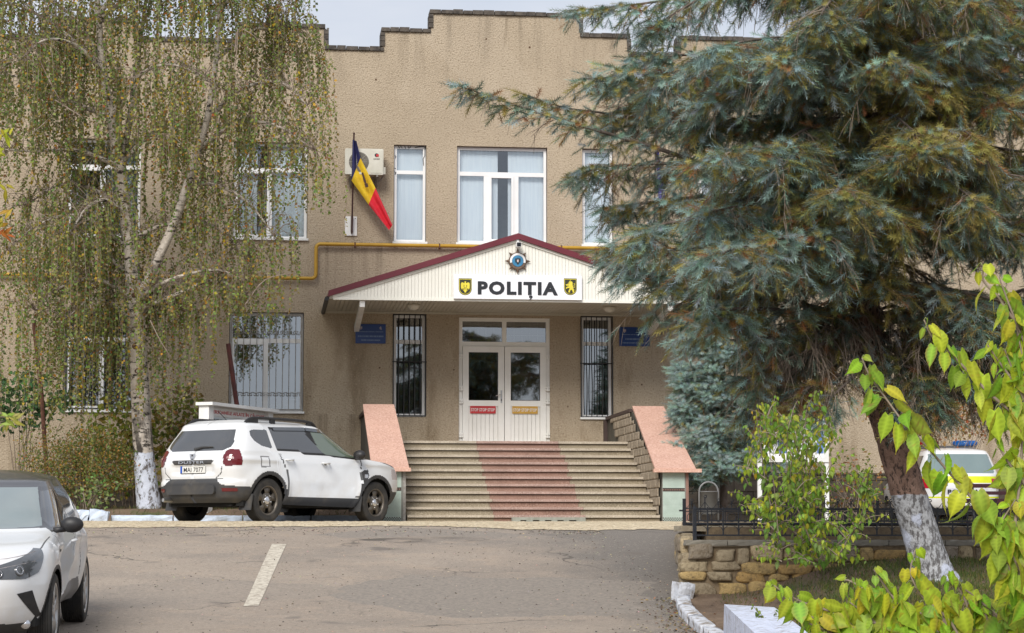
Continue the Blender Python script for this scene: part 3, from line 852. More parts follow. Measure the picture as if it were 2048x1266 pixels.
# ------------------------------------------------------------------ things fixed to the facade
M_PLINTH = mat('dark_plinth_stone', (0.075, 0.06, 0.045), 0.9, (0.045, 0.036, 0.028), 4, bump=1.0, bscale=14)
pl = MB(); rnd = random.Random(8)
for xa, xb, zt in ((-14, 1.9, 0.72), (7.9, 24, 1.06)):
    z = -0.5
    while z < zt - 0.04:
        zn = min(z + 0.24, zt); x = xa
        while x < xb:
            e = min(x + rnd.uniform(0.4, 0.7), xb)
            pl.box(x + 0.006, -rnd.uniform(0.035, 0.06), z + 0.006, e - 0.006, -0.001, zn - 0.006); x = e
        z = zn
    pl.box(xa, -0.075, zt, xb, -0.001, zt + 0.035)
pl.build('plinth', M_PLINTH, station)

M_INK = mat('black_lettering', (0.022, 0.024, 0.028), 0.35); M_OLIVE = mat('shield_olive', (0.035, 0.037, 0.018), 0.4)
M_YEL = mat('heraldic_yellow', (0.78, 0.66, 0.06), 0.4); M_SIGNW = mat('sign_white', (0.86, 0.86, 0.90), 0.35, (0.82, 0.82, 0.87), 2)
GY = CY - 0.03
a = at(907, 576, GY); b_ = at(1163, 577, GY); zt, zb = at(1035, 550.5, GY).z, at(1035, 601, GY).z
sg = thing('police_sign', ((a.x + b_.x) / 2, GY, zb), 'long white board lettered POLIȚIA between two dark shields on the gable', 'sign')
s = MB(); s.box(a.x, GY - 0.045, zb + 0.02, b_.x, GY, zt)
s.build('board', M_SIGNW, sg)
s = MB(); k1, k2 = at(955, 576, GY).x, at(1115, 576, GY).x; zl = at(1035, 588.5, GY).z; zh = at(1035, 564, GY).z
hh = zh - zl
s.text('POLITIA', Matrix.Translation(((k1 + k2) / 2, GY - 0.0455, zl)), hh, k2 - k1, 0.048, 0.012)
tx = at(1061, 576, GY).x
s.prism([(tx - 0.035, zl - 0.03), (tx + 0.03, zl - 0.03), (tx + 0.035, zl - 0.06), (tx - 0.02, zl - 0.125), (tx - 0.035, zl - 0.115), (tx + 0.0, zl - 0.07), (tx - 0.035, zl - 0.07)], GY - 0.0575, GY - 0.0455)
s.build('lettering', M_INK, sg)
def shield(px, parent):
    c = at(px, 574, GY); wd, ht = 0.255, 0.33
    def outl(k):
        pts = [(-wd / 2 * k, ht / 2 * k), (wd / 2 * k, ht / 2 * k)]
        for i in range(9):
            a = math.pi * i / 8
            pts.append((wd / 2 * k * math.cos(a), -ht * 0.14 * k - (ht * 0.36 * k) * math.sin(a)))
        return [(c.x + p[0], c.z + p[1]) for p in pts]
    m = MB()
    for i, k in enumerate((1.0, 0.93, 0.86)):
        m.slot((0, 1, 0)[i]); m.prism(outl(k), GY - 0.046 - 0.004 * (i + 1), GY - 0.0455 - 0.004 * i)
    m.slot(1)
    return m, c
def poly_on(m, c, pts, sc, y):
    m.prism([(c.x + p[0] * sc, c.z + p[1] * sc) for p in pts], y - 0.006, y)
YS = GY - 0.0582
m, c = shield(930, sg)   # eagle with spread wings
half = [(0.0, 1.0), (0.16, 0.95), (0.10, 0.72), (0.22, 0.62), (0.45, 0.80), (0.72, 0.76), (0.82, 0.5), (0.80, -0.2), (0.70, -0.55), (0.60, -0.25), (0.52, -0.65), (0.42, -0.2), (0.28, -0.5), (0.42, -0.72), (0.22, -0.75), (0.18, -1.0), (0.0, -1.15)]
eagle = half + [(-x, y) for x, y in reversed(half[1:-1])]
poly_on(m, c, eagle, 0.105, YS); m.slot(0)
for q in ((-0.25, 0.1), (0.25, 0.1), (-0.12, -0.35), (0.12, -0.35)): poly_on(m, c, [(q[0] - 0.03, q[1] - 0.22), (q[0] + 0.03, q[1] - 0.22), (q[0] + 0.05, q[1] + 0.22), (q[0] - 0.05, q[1] + 0.22)], 0.105, YS - 0.0062)
m.build('eagle_shield', [M_OLIVE, M_YEL], sg)
m, c = shield(1140, sg)   # rampant lion holding a sword
lion = [(-0.2, 0.75), (-0.05, 0.95), (0.25, 0.95), (0.4, 0.7), (0.38, 0.3), (0.5, 0.0), (0.45, -0.35), (0.7, -0.55), (0.62, -0.85), (0.72, -1.05), (0.42, -1.08), (0.38, -0.8), (0.22, -0.55), (0.02, -0.62), (-0.1, -0.85), (-0.05, -1.05), (-0.38, -1.02), (-0.35, -0.82), (-0.2, -0.42), (-0.12, -0.2),
        (-0.3, -0.28), (-0.55, -0.2), (-0.62, -0.42), (-0.85, -0.28), (-0.6, 0.0), (-0.3, 0.05), (-0.35, 0.2), (-0.7, 0.15), (-0.85, 0.4), (-0.62, 0.42), (-0.3, 0.42)]
poly_on(m, c, lion, 0.11, YS)
poly_on(m, c, [(-0.62, 0.3), (-0.55, 0.25), (0.1, 1.2), (0.02, 1.22)], 0.11, YS - 0.001)
tail = [(0.45, -0.3), (0.75, -0.1), (0.62, 0.2), (0.82, 0.5), (0.66, 0.62), (0.6, 0.45)]
m.tube([(c.x + p[0] * 0.11, YS - 0.003, c.z + p[1] * 0.11) for p in tail], 0.006, 5)
m.build('lion_shield', [M_OLIVE, M_YEL], sg)

M_BRONZE = mat('dull_bronze', (0.20, 0.135, 0.095), 0.45, (0.13, 0.085, 0.06), 8, metallic=0.35)
c = at(1035, 522.5, GY)
sr = thing('police_star', (c.x, GY, c.z), 'bronze eight-pointed star badge with a blue disc on the gable peak', 'badge')
m = MB(); R0 = 0.262
for k in range(8):
    a = math.pi / 4 * k + math.pi / 2
    tip = Vector((c.x + R0 * (1.0 if k % 2 == 0 else 0.93) * math.cos(a), GY - 0.02, c.z + R0 * (1.0 if k % 2 == 0 else 0.93) * math.sin(a)))
    l_ = Vector((c.x + 0.165 * math.cos(a - 0.24), GY - 0.012, c.z + 0.165 * math.sin(a - 0.24))); r_ = Vector((c.x + 0.165 * math.cos(a + 0.24), GY - 0.012, c.z + 0.165 * math.sin(a + 0.24)))
    md = Vector((c.x + 0.16 * math.cos(a), GY - 0.055, c.z + 0.16 * math.sin(a)))
    m.add([tip, l_, md, r_], [(0, 1, 2), (0, 2, 3)])
Mx = Matrix.Translation((c.x, GY - 0.012, c.z)) @ Matrix.Rotation(math.pi / 2, 4, 'X')
m.lathe([(0.178, -0.01), (0.176, 0.012), (0.155, 0.03), (0.0005, 0.032)], 40, Mx)
m.build('star', M_BRONZE, sr)
M_BLUE = mat('enamel_blue', (0.05, 0.22, 0.40), 0.3); M_WHT = mat('enamel_white', (0.82, 0.82, 0.82), 0.35)
m = MB()
m.lathe([(0.112, 0.031), (0.112, 0.042), (0.0005, 0.044)], 36, Mx); m.slot(1)
for k in range(20):
    a0, a1 = [rad(-15 + 210 * q / 20) for q in (k, k + 1)]
    m.prism([(c.x + r * math.cos(t), c.z + r * math.sin(t)) for r, t in ((0.115, a0), (0.155, a0), (0.155, a1), (0.115, a1))], GY - 0.05, GY - 0.04)
m.slot(2); poly_on(m, c, eagle, 0.066, GY - 0.0565); m.slot(1)
poly_on(m, c, [(-0.25, 0.3), (0.25, 0.3), (0.22, -0.2), (0, -0.45), (-0.22, -0.2)], 0.07, GY - 0.063); m.slot(3)
poly_on(m, c, [(-0.12, 0.15), (0.12, 0.15), (0, -0.25)], 0.07, GY - 0.0695)
m.slot(4)
for k in range(9):
    a = rad(212 + 116 * k / 8)
    m.box(c.x + 0.158 * math.cos(a) - 0.008, GY - 0.05, c.z + 0.158 * math.sin(a) - 0.012, c.x + 0.158 * math.cos(a) + 0.008, GY - 0.038, c.z + 0.158 * math.sin(a) + 0.012)
m.build('enamel_disc', [M_BLUE, M_WHT, M_INK, M_STICK_R, mat('dark_bronze', (0.10, 0.06, 0.045), 0.5)], sr)

c = at(1036, 491, GY - 0.1)
cc = thing('security_camera', (c.x, GY, c.z), 'small white security camera with black lens under the red roof peak', 'camera')
m = MB(); m.box(c.x - 0.025, GY - 0.02, c.z + 0.05, c.x + 0.025, GY, c.z + 0.14); m.tube([(c.x, GY - 0.01, c.z + 0.1), (c.x, GY - 0.1, c.z + 0.09), (c.x, GY - 0.12, c.z + 0.04)], 0.014, 6)
m.build('bracket', M_WHITE, cc)
m = MB(); m.prism(sweep_round(None, 0.10, 0.095, 0.02), GY - 0.26, GY - 0.05, M=Matrix.Translation((c.x, 0, c.z))); m.build('housing', M_WHITE, cc)
m = MB(); m.prism(sweep_round(None, 0.084, 0.078, 0.016), GY - 0.268, GY - 0.2605, M=Matrix.Translation((c.x, 0, c.z))); m.lathe([(0.022, 0), (0.02, 0.012), (0.001, 0.013)], 14, Matrix.Translation((c.x, GY - 0.268, c.z)) @ Matrix.Rotation(math.pi / 2, 4, 'X')); m.build('lens', mat('lens_black', (0.01, 0.01, 0.012), 0.1), cc)

M_PLAQ = mat('plaque_blue', (0.010, 0.045, 0.20), 0.35, (0.009, 0.040, 0.18), 3); M_PTXT = mat('plaque_lettering', (0.20, 0.28, 0.42), 0.5); M_PEMB = mat('plaque_emblem', (0.45, 0.40, 0.45), 0.5)
for (x0, y0, x1, y1), lab, l2 in (((711, 648.5, 771.5, 686.5), 'blue office plaque on the wall between the canopy bracket and the left barred window', 1.0), ((1239, 654.5, 1299, 692.0), 'blue office plaque partly beside the spruce, right of the right barred window', 0.72)):
    a, b_ = at(x0, y1, -0.035), at(x1, y0, -0.035)
    pq = thing('office_plaque', ((a.x + b_.x) / 2, -0.035, a.z), lab, 'plaque')
    m = MB(); m.box(a.x, -0.035, a.z, b_.x, -0.004, b_.z); m.build('plate', M_PLAQ, pq)
    W_, H_ = b_.x - a.x, b_.z - a.z; rnd = random.Random(int(x0))
    for fz, hgt, fw in ((0.585, 0.035, 0.82), (0.33, 0.075, 0.84 * l2), (0.14, 0.06, 0.62 if l2 == 1.0 else 0.8)):
        x = a.x + W_ * (1 - fw) / 2; m = MB()
        while x < a.x + W_ * (1 + fw) / 2:
            e = x + rnd.uniform(0.008, 0.02)
            m.box(x, -0.0385, a.z + fz * H_, e, -0.0352, a.z + (fz + hgt) * H_); x = e + rnd.choice((0.005, 0.005, 0.012))
        m.build('lettering_line', M_PTXT, pq)
    m = MB()
    ec = Vector((a.x + 0.17 * W_, 0, a.z + 0.80 * H_)); poly_on(m, ec, eagle, 0.038, -0.0352); m.build('small_emblem', M_PEMB, pq); m = MB()
    ec = Vector((a.x + 0.83 * W_, 0, a.z + 0.80 * H_)); poly_on(m, ec, lion, 0.034, -0.0352)
    m.build('small_emblem', M_PEMB, pq)

# air conditioner
a, b_ = at(690, 348, -0.42), at(767, 298, -0.42)
ac = thing('air_conditioner', ((a.x + b_.x) / 2, -0.3, a.z), 'cream outdoor air conditioner unit behind the flag, on wall brackets', 'air conditioner')
M_ACB = mat('cream_enamel', (0.62, 0.60, 0.52), 0.4, (0.55, 0.53, 0.45), 5)
m = MB(); cx, cz = (a.x + b_.x) / 2, (a.z + b_.z) / 2; W_, H_ = b_.x - a.x, b_.z - a.z
m.prism(sweep_round(None, W_, H_, 0.025), -0.42, -0.14, M=Matrix.Translation((cx, 0, cz)))
m.box(cx + W_ * 0.17, -0.428, cz - H_ * 0.44, cx + W_ * 0.47, -0.4205, cz + H_ * 0.44)
m.box(b_.x, -0.36, a.z + 0.02, b_.x + 0.045, -0.2, a.z + 0.17)
m.build('casing', M_ACB, ac)
fc = Vector((a.x + W_ * 0.36, -0.42, cz - 0.01))
m = MB(); m.lathe([(0.205, 0.002), (0.205, 0.004), (0.0005, 0.004)], 36, Matrix.Translation(fc) @ Matrix.Rotation(math.pi / 2, 4, 'X')); m.slot(1)
for r in np.arange(0.03, 0.21, 0.0225): m.tube([(fc.x + r * math.cos(t), fc.y - 0.014, fc.z + r * math.sin(t)) for t in np.linspace(0, 2 * math.pi, 29)], 0.004, 4, False)
for k in range(8): t = k * math.pi / 4; m.tube([(fc.x, fc.y - 0.012, fc.z), (fc.x + 0.205 * math.cos(t), fc.y - 0.012, fc.z + 0.205 * math.sin(t))], 0.004, 4)
m.build('fan_grille', [mat('fan_dark', (0.10, 0.09, 0.075), 0.6), mat('fan_wire', (0.40, 0.37, 0.31), 0.5)], ac)
m = MB(); lc = Vector((cx + W_ * 0.32, 0, cz + H_ * 0.25))
m.slot(0); m.prism([(lc.x + 0.04 * math.cos(t), lc.z + 0.04 * math.sin(t)) for t in np.linspace(0.6, 2 * math.pi - 0.6, 16)], -0.432, -0.4285); m.slot(1)
m.prism([(lc.x - 0.01, lc.z - 0.03), (lc.x + 0.045, lc.z - 0.03), (lc.x + 0.045, lc.z + 0.02), (lc.x - 0.01, lc.z + 0.02)], -0.436, -0.4322); m.slot(0)
m.text('GREE', Matrix.Translation((lc.x, -0.4285, lc.z - 0.095)), 0.032, 0.13, 0.0, 0.003)
m.build('maker_mark', [M_INK, M_STICK_R], ac)
for x in (cx - W_ * 0.34, cx + W_ * 0.34):
    m = MB(); m.box(x - 0.02, -0.41, a.z - 0.04, x + 0.02, -0.003, a.z - 0.001); m.box(x - 0.02, -0.035, a.z - 0.2, x + 0.02, -0.003, a.z - 0.041)
    m.tube([(x, -0.03, a.z - 0.19), (x, -0.3, a.z - 0.045)], 0.012, 5); m.build('wall_bracket', M_GREYIRON, ac)
m = MB(); m.tube([(b_.x + 0.02, -0.25, a.z + 0.02), (b_.x - 0.05, -0.2, a.z - 0.08), (b_.x - 0.18, -0.12, a.z - 0.14), (b_.x - 0.3, -0.02, a.z - 0.1)], 0.014, 6)
m.build('refrigerant_pipe', M_GREYIRON, ac)

# flags
M_FB = mat('flag_blue', (0.020, 0.022, 0.11), 0.75, (0.014, 0.016, 0.075), 6); M_FY = mat('flag_yellow', (0.80, 0.55, 0.02), 0.7, (0.66, 0.42, 0.015), 6); M_FR = mat('flag_red', (0.74, 0.022, 0.045), 0.7, (0.58, 0.015, 0.03), 6)
M_POLE = mat('dark_pole', (0.05, 0.018, 0.016), 0.5)
M_EU = mat('flag_violet_blue', (0.07, 0.05, 0.28), 0.75, (0.05, 0.035, 0.2), 6)
def flag(px0, tip, base, plate, patches, mats, lab, emblem=None):
    b0 = at(*base, -0.10); t0 = at(*tip, -0.5)
    f = thing('flag', tuple(b0), lab, 'flag')
    m = MB(); m.tube([b0, t0], 0.017, 8); m.ball(t0, 0.024, 8); m.build('flagpole', M_POLE, f)
    m = MB(); p0, p1 = at(plate[0], plate[3], -0.03), at(plate[2], plate[1], -0.03)
    m.box(p0.x, -0.03, p0.z, p1.x, -0.002, p1.z); m.build('base_plate', M_WHITE, f)
    m = MB(); q = at(base[0], base[1] - 8, -0.07); m.tube([q + Vector((0, 0, -0.05)), q + Vector((0.002, -0.03, 0.30))], 0.028, 8)
    for x in (p0.x + 0.035, p1.x - 0.035): m.ball((x, -0.032, p1.z - 0.04), 0.012, 6)
    m.build('pole_socket', M_GREYIRON, f)
    m = MB(); NU, NV = 14, 8
    for mi, (A, B, C, D_) in enumerate(patches):
        m.slot(mi); vs = []
        for i in range(NU + 1):
            for j in range(NV + 1):
                u, v = i / NU, j / NV
                l = (A[0] + (D_[0] - A[0]) * u, A[1] + (D_[1] - A[1]) * u); r = (B[0] + (C[0] - B[0]) * u, B[1] + (C[1] - B[1]) * u)
                x, y = l[0] + (r[0] - l[0]) * v, l[1] + (r[1] - l[1]) * v
                yy = -0.50 + 0.05 * math.sin(v * 8.5 + x * 0.03) + (y - 283) / 175 * 0.12
                vs.append(at(x, y, yy))
        m.add(vs, [(i * (NV + 1) + j, i * (NV + 1) + j + 1, (i + 1) * (NV + 1) + j + 1, (i + 1) * (NV + 1) + j) for i in range(NU) for j in range(NV)])
    cl = m.build('flag_cloth', mats, f, smooth=True)
    if emblem:
        m = MB()
        for poly in emblem: m.add([at(x, y, -0.53) for x, y in poly], [list(range(len(poly)))])
        m.build('flag_emblem', mat('flag_emblem_brown', (0.06, 0.025, 0.015), 0.7), cl)
    return f
flag(0, (708, 267), (703.5, 468), (689.5, 433, 714, 471),
     [((705, 279), (713, 282), (721, 316), (703, 361)), ((703, 361), (721, 316), (751, 376), (737, 409)), ((737, 409), (751, 376), (785, 450), (778, 460))],
     [M_FB, M_FY, M_FR], 'drooping blue, yellow and red flag on a dark pole in front of the air conditioner',
     [[(723, 346), (726, 344), (729, 352), (733, 366), (731, 370), (727, 362)], [(729, 368), (735, 366), (737, 374), (731, 375)]])
flag(0, (1312, 275), (1308, 477), (1294, 440, 1319, 478),
     [((1310, 290), (1316, 292), (1332, 402), (1319, 432))], [M_EU], 'rolled violet-blue flag half hidden behind the spruce boughs')

M_GAS = mat('gas_pipe_yellow', (0.50, 0.29, 0.025), 0.5, (0.42, 0.24, 0.02), 5)
zA, zB = at(300, 552.5, -0.1).z, at(800, 490.5, -0.1).z; xj = at(632, 520, -0.1).x
gp = thing('gas_pipe', (xj, -0.1, zA), 'yellow gas pipe running along the facade with a step by the canopy', 'pipe')
def arc(c, r, a0, a1, n=5): return [(c[0] + r * math.cos(rad(a0 + (a1 - a0) * k / n)), -0.1, c[1] + r * math.sin(rad(a0 + (a1 - a0) * k / n))) for k in range(n + 1)]
m = MB(); pts = [(-13.5, -0.1, zA)] + arc((xj - 0.09, zA + 0.09), 0.09, -90, 0) + arc((xj + 0.09, zB - 0.09), 0.09, 180, 90) + [(13, -0.1, zB)]
m.tube(pts, 0.038, 10)
m.build('pipe_run', M_GAS, gp, smooth=True)
M_RUST = mat('rusty_iron', (0.13, 0.055, 0.03), 0.8, (0.08, 0.03, 0.02), 9)
for x in (-4.4, -2.1, -0.2, 1.9, 3.65, 6.2, 8.5, 11): z = zA if x < xj else zB; m = MB(); m.box(x - 0.012, -0.145, z - 0.05, x + 0.012, -0.002, z + 0.046); m.build('pipe_clip', M_RUST, gp)
p0, p1 = at(655.5, 99, 0.2), at(655.5, 57, 0.2)
tag(MB().tube([(p0.x, 0.2, p0.z - 0.2), (p0.x, 0.2, p1.z)], 0.022, 8).tube([(p0.x, 0.2, p1.z), (p0.x, 0.2, p1.z + 0.01)], 0.028, 8).build('vent_pipe', M_GREYIRON, org=(p0.x, 0.2, p0.z - 0.2)), 'thin grey vent pipe standing up behind the parapet notch', 'pipe')

# ------------------------------------------------------------------ wanted-persons board behind the white SUV
A, B = atd(411, 804, 39.0), atd(540, 827, 41.3)
zt = A.z; B.z = zt
nb = thing('notice_board', tuple(A), 'white board titled PERSOANELE AFLATE ÎN CĂUTARE standing behind the white SUV', 'notice board')
ux = (B - A); L_ = Vector((ux.x, ux.y, 0)).length; ang = math.atan2(ux.y, ux.x)
Mb = Matrix.Translation((A.x, A.y, 0)) @ Matrix.Rotation(ang, 4, 'Z')
m = MB(); H0 = 0.55
m.obox(Mb @ Matrix.Translation((L_ / 2, 0.06, (zt - 0.05 + H0) / 2)), L_ / 2 - 0.05, 0.03, (zt - 0.05 - H0) / 2)
for x in (0.09, L_ - 0.09): m.obox(Mb @ Matrix.Translation((x, 0.03, (zt - 0.06) / 2 - 0.0)), 0.09, 0.10, (zt - 0.06) / 2 + 0.05)
m.obox(Mb @ Matrix.Translation((L_ / 2, 0.0, zt - 0.03)), L_ / 2 + 0.05, 0.17, 0.028)
m.build('board_frame', M_WHITE, nb)
m = MB(); m.obox(Mb @ Matrix.Translation((L_ / 2, 0.018, zt - 0.155)), L_ / 2 - 0.19, 0.01, 0.075); m.slot(1)
m.text('PERSOANELE AFLATE ÎN CĂUTARE', Mb @ Matrix.Translation((L_ / 2 + 0.02, 0.0075, zt - 0.185)), 0.062, L_ - 0.45, 0.012, 0.003)
m.build('title_strip', [M_WHITE, M_STICK_R], nb)
m = MB(); m.obox(Mb @ Matrix.Translation((L_ / 2, 0.02, zt - 0.60)), L_ / 2 - 0.22, 0.008, 0.35); m.slot(1)
rnd = random.Random(4)
for r_ in range(3):
    for k in range(15):
        x = 0.34 + (L_ - 0.6) * k / 14
        m.slot(1 if rnd.random() < 0.6 else 2); m.obox(Mb @ Matrix.Translation((x, 0.0105, zt - 0.34 - 0.2 * r_)), 0.05, 0.0012, 0.062)
m.build('poster_rows', [mat('poster_pale', (0.66, 0.72, 0.74), 0.5), mat('poster_grey', (0.22, 0.26, 0.28), 0.6), mat('poster_mid', (0.38, 0.42, 0.43), 0.6)], nb)

M_REDPOST = mat('rust_red_paint', (0.135, 0.032, 0.028), 0.6, (0.075, 0.022, 0.02), 6)
a, b_ = atd(473, 806, 42.5), atd(456, 687, 42.5)
m = MB(); m.tube([(a.x + 0.08, a.y, 0.0), a, b_], 0.045, 8); m.tube([a.lerp(b_, 0.45) + Vector((-0.09, -0.03, 0)), a.lerp(b_, 0.45) + Vector((0.06, -0.05, 0.02))], 0.006, 4)
tag(m.build('leaning_post', M_REDPOST, org=(a.x, a.y, 0)), 'leaning rust-red steel post behind the notice board', 'post')
a, b_ = atd(93, 940, 41.0), atd(67, 640, 41.0); mid = a.lerp(b_, 0.5) + Vector((0.03, 0, 0))
m = MB(); m.tube([(a.x + 0.03, a.y, 0.0), a, mid, b_], 0.04, 8)
tag(m.build('rusty_post', M_RUST, org=(a.x, a.y, 0)), 'tall thin rusty post rising from the orange bush at the far left', 'post')

# ------------------------------------------------------------------ planting bed, kerbs
def bed_z(x, y):
    t = max(0.0, min(1.0, (y + 6.45) / 1.2))
    return hz(y) + 0.02 + 0.24 * t * t * (3 - 2 * t)
sheet('planting_bed', rng(-14, 1.93, 0.4), rng(-6.45, -0.03, 0.3), bed_z, M_SOIL)
M_WASH = mat('blue_whitewash', (0.55, 0.63, 0.76), 0.9, (0.33, 0.36, 0.40), 5, p=(0.50, 0.72), bump=0.8, bscale=20)
rnd = random.Random(21)
def rough_block(mb, M, hx, hy, hz_, amp, seed, seg=(8, 3, 3)):
    """worn block: subdivided box pushed about"""
    r_ = random.Random(seed)
    nx_, ny_, nz_ = seg; idx = {}; vs = []; fs = []
    def vid(i, j, k):
        if (i, j, k) not in idx:
            p = Vector((-hx + 2 * hx * i / nx_, -hy + 2 * hy * j / ny_, -hz_ + 2 * hz_ * k / nz_))
            e = sum(1 for q, n in ((i, nx_), (j, ny_), (k, nz_)) if q in (0, n))
            if e >= 2: p = Vector((p.x * (1 - amp / max(hx, .01) * 0.3), p.y * (1 - amp / hy * 0.5), p.z * (1 - amp / hz_ * 0.5)))
            p += Vector((r_.uniform(-amp, amp), r_.uniform(-amp, amp), r_.uniform(-amp, amp)))
            idx[(i, j, k)] = len(vs); vs.append(M @ p)
        return idx[(i, j, k)]
    for i in range(nx_):
        for j in range(ny_):
            for k, flip in ((0, True), (nz_, False)):
                q = [vid(i, j, k), vid(i + 1, j, k), vid(i + 1, j + 1, k), vid(i, j + 1, k)]; fs.append(q[::-1] if flip else q)
    for i in range(nx_):
        for k in range(nz_):
            for j, flip in ((0, False), (ny_, True)):
                q = [vid(i, j, k), vid(i + 1, j, k), vid(i + 1, j, k + 1), vid(i, j, k + 1)]; fs.append(q[::-1] if flip else q)
    for j in range(ny_):
        for k in range(nz_):
            for i, flip in ((0, True), (nx_, False)):
                q = [vid(i, j, k), vid(i, j + 1, k), vid(i, j + 1, k + 1), vid(i, j, k + 1)]; fs.append(q[::-1] if flip else q)
    mb.add(vs, fs)
x = -4.0; k = 0
a0 = at(223, 1040, -6.55).x; a1 = at(660, 1040, -6.55).x
spans = []; x = a0
while x < a1: e = x + rnd.uniform(1.0, 1.25); spans.append((x, e)); x = e + 0.02
for i, (xa, xb) in enumerate(spans):
    m = MB(); rough_block(m, Matrix.Translation(((xa + xb) / 2, -6.55, 0.055)), (xb - xa) / 2, 0.075, 0.075, 0.008, i)
    o = m.build('kerb_stone', M_WASH, org=((xa + xb) / 2, -6.55, -0.02), smooth=False)
    tag(o, 'low blue-white kerb stone edging the planting bed behind the SUV', 'kerb stone', 'kerb stones along the planting bed')
for xa, xb, sd in ((140, 178, 1), (179, 217, 2)):
    A, B = at(xa, 1030, -6.7), at(xb, 1030, -6.7)
    m = MB(); rough_block(m, Matrix.Translation(((A.x + B.x) / 2, -6.65, 0.09)) @ Matrix.Rotation(0.03 if sd == 1 else 0.16, 4, 'Y'), (B.x - A.x) / 2, 0.14, 0.125, 0.018, sd + 40, (5, 3, 3))
    tag(m.build('kerb_block', M_WASH, org=((A.x + B.x) / 2, -6.65, -0.03)), 'thick whitewashed kerb block nearest the dark-roofed car' if sd == 1 else 'broken whitewashed kerb block tilted against its left neighbour', 'kerb stone')

# ------------------------------------------------------------------ right: bank, stone retaining wall, fences
WY = -20.3
wxl = at(1373, 1120, WY).x
cop_z = at(1400, 1080, WY).z
def bank_z(x, y):
    t = max(0.0, min(1.0, (x - kerb_x(y) - 0.35) / 2.2)); t = t * t * (3 - 2 * t)
    return hz(y) + 0.03 + 0.42 * t + 0.02 * math.sin(x * 5 + y * 3)
rowx = []; yb = rng(-44, WY + 0.1, 0.2)
for y in yb: kx = kerb_x(y) + 0.10; rowx.append([kx + (26 - kx) * (i / 50) ** 1.6 for i in range(51)])
sheet('soil_bank', rowx, yb, bank_z, M_SOIL)
def yard_z(y): return -0.10 + 0.10 * max(0, min(1, (y + 17) / 8.0))
rowx = []; yy_ = rng(-18.7, -0.05, 0.5)
for y in yy_: kx = at(1364, 1060, y).x if y < -6.3 else max(at(1364, 1060, y).x, 7.66); rowx.append([kx + (26 - kx) * i / 30 for i in range(31)])
sheet('yard', rowx, yy_, lambda x, y: yard_z(y) + 0.015, M_SOIL)
M_STONE = attr_mat('rubble_stone', 0.9)
nt = M_STONE.node_tree; bb = nt.nodes['Principled BSDF']; tcn = next(n for n in nt.nodes if n.type == 'TEX_COORD'); att = next(n for n in nt.nodes if n.type == 'ATTRIBUTE')
cc_ = _mix(nt, _ramp(nt, _noise(nt, tcn.outputs['Object'], 16, 5, 0.7), 0.48, 0.70), att.outputs['Color'], (0.16, 0.12, 0.07)); 
nt.links.new(cc_, bb.inputs['Base Color']); _bump(nt, bb, _noise(nt, tcn.outputs['Object'], 18, 5, 0.7), 1.0, 0.03)
M_MORTAR = mat('clay_mortar', (0.25, 0.185, 0.11), 0.95, (0.17, 0.125, 0.08), 14, bump=1.0)
sw = thing('stone_wall', (wxl, WY, -0.95), 'low rubble stone retaining wall of tan stones under concrete copings', 'wall')
_sph = []
def stone_mesh(Vs, Fs, Cs, c, hx, hy, hz_, col, r_):
    nU, nV = 10, 18; base = len(Vs)
    ph = [r_.uniform(0, 6.28) for _ in range(6)]
    for i in range(nU + 1):
        th = math.pi * i / nU
        for j in range(nV):
            a = 2 * math.pi * j / nV
            q = Vector((math.sin(th) * math.cos(a), math.cos(th), math.sin(th) * math.sin(a)))
            s_ = lambda t, e: math.copysign(abs(t) ** e, t)
            k = 1 + 0.11 * math.sin(2 * a + ph[0]) + 0.08 * math.sin(3 * a + ph[1]) 
            Vs.append((c[0] + hx * s_(q.x, 0.42) * k, c[1] + hy * s_(q.y, 0.42) , c[2] + hz_ * s_(q.z, 0.42) * (1 + 0.10 * math.sin(2 * a + ph[2]))))
            Cs.append(col)
    for i in range(nU):
        for j in range(nV): Fs.append((base + i * nV + j, base + (i + 1) * nV + j, base + (i + 1) * nV + (j + 1) % nV, base + i * nV + (j + 1) % nV))
def stone_face(p0, p1, zfun0, z1, seed, Vs, Fs, Cs):
    r_ = random.Random(seed); d = (p1 - p0); L = d.length; d.normalize(); nrm = Vector((d.y, -d.x, 0))
    pal = [(0.42, 0.34, 0.22), (0.48, 0.34, 0.15), (0.37, 0.30, 0.20), (0.45, 0.37, 0.26), (0.31, 0.25, 0.17), (0.53, 0.42, 0.26), (0.46, 0.30, 0.12), (0.30, 0.25, 0.19)]
    z = z1
    while z > -1.35:
        h = r_.uniform(0.11, 0.22); x = r_.uniform(-0.1, 0)
        while x < L:
            wd = r_.uniform(0.14, 0.40) if h > 0.14 else r_.uniform(0.25, 0.5)
            c = p0 + d * (x + wd / 2)
            zz = z - h / 2 + r_.uniform(-0.03, 0.03); hs = h * r_.uniform(.78, 1.15)
            if zz > zfun0(c.x, c.y) - 0.15:
                q = c + nrm * r_.uniform(-0.02, 0.025)
                # stone axes: along the wall and out of it
                b0 = len(Vs); stone_mesh(Vs, Fs, Cs, (0, 0, zz), wd / 2 * r_.uniform(.88, 1.02), 0.09, hs / 2, r_.choice(pal), r_)
                for t in range(b0, len(Vs)):
                    v = Vs[t]; w_ = q + d * v[0] + nrm * v[1]; Vs[t] = (w_.x, w_.y, v[2])
            x += wd
        z -= h * 0.98
Vs, Fs, Cs = [], [], []
zc0 = cop_z - 0.065
stone_face(Vector((wxl, WY, 0)), Vector((wxl + 13, WY, 0)), bank_z, zc0, 5, Vs, Fs, Cs)
sidex = at(1358, 1060, -12.5).x
stone_face(Vector((sidex, -12.5, 0)), Vector((wxl + 0.02, WY + 0.05, 0)), lambda x, y: hz(y), zc0 + 0.12, 6, Vs, Fs, Cs)
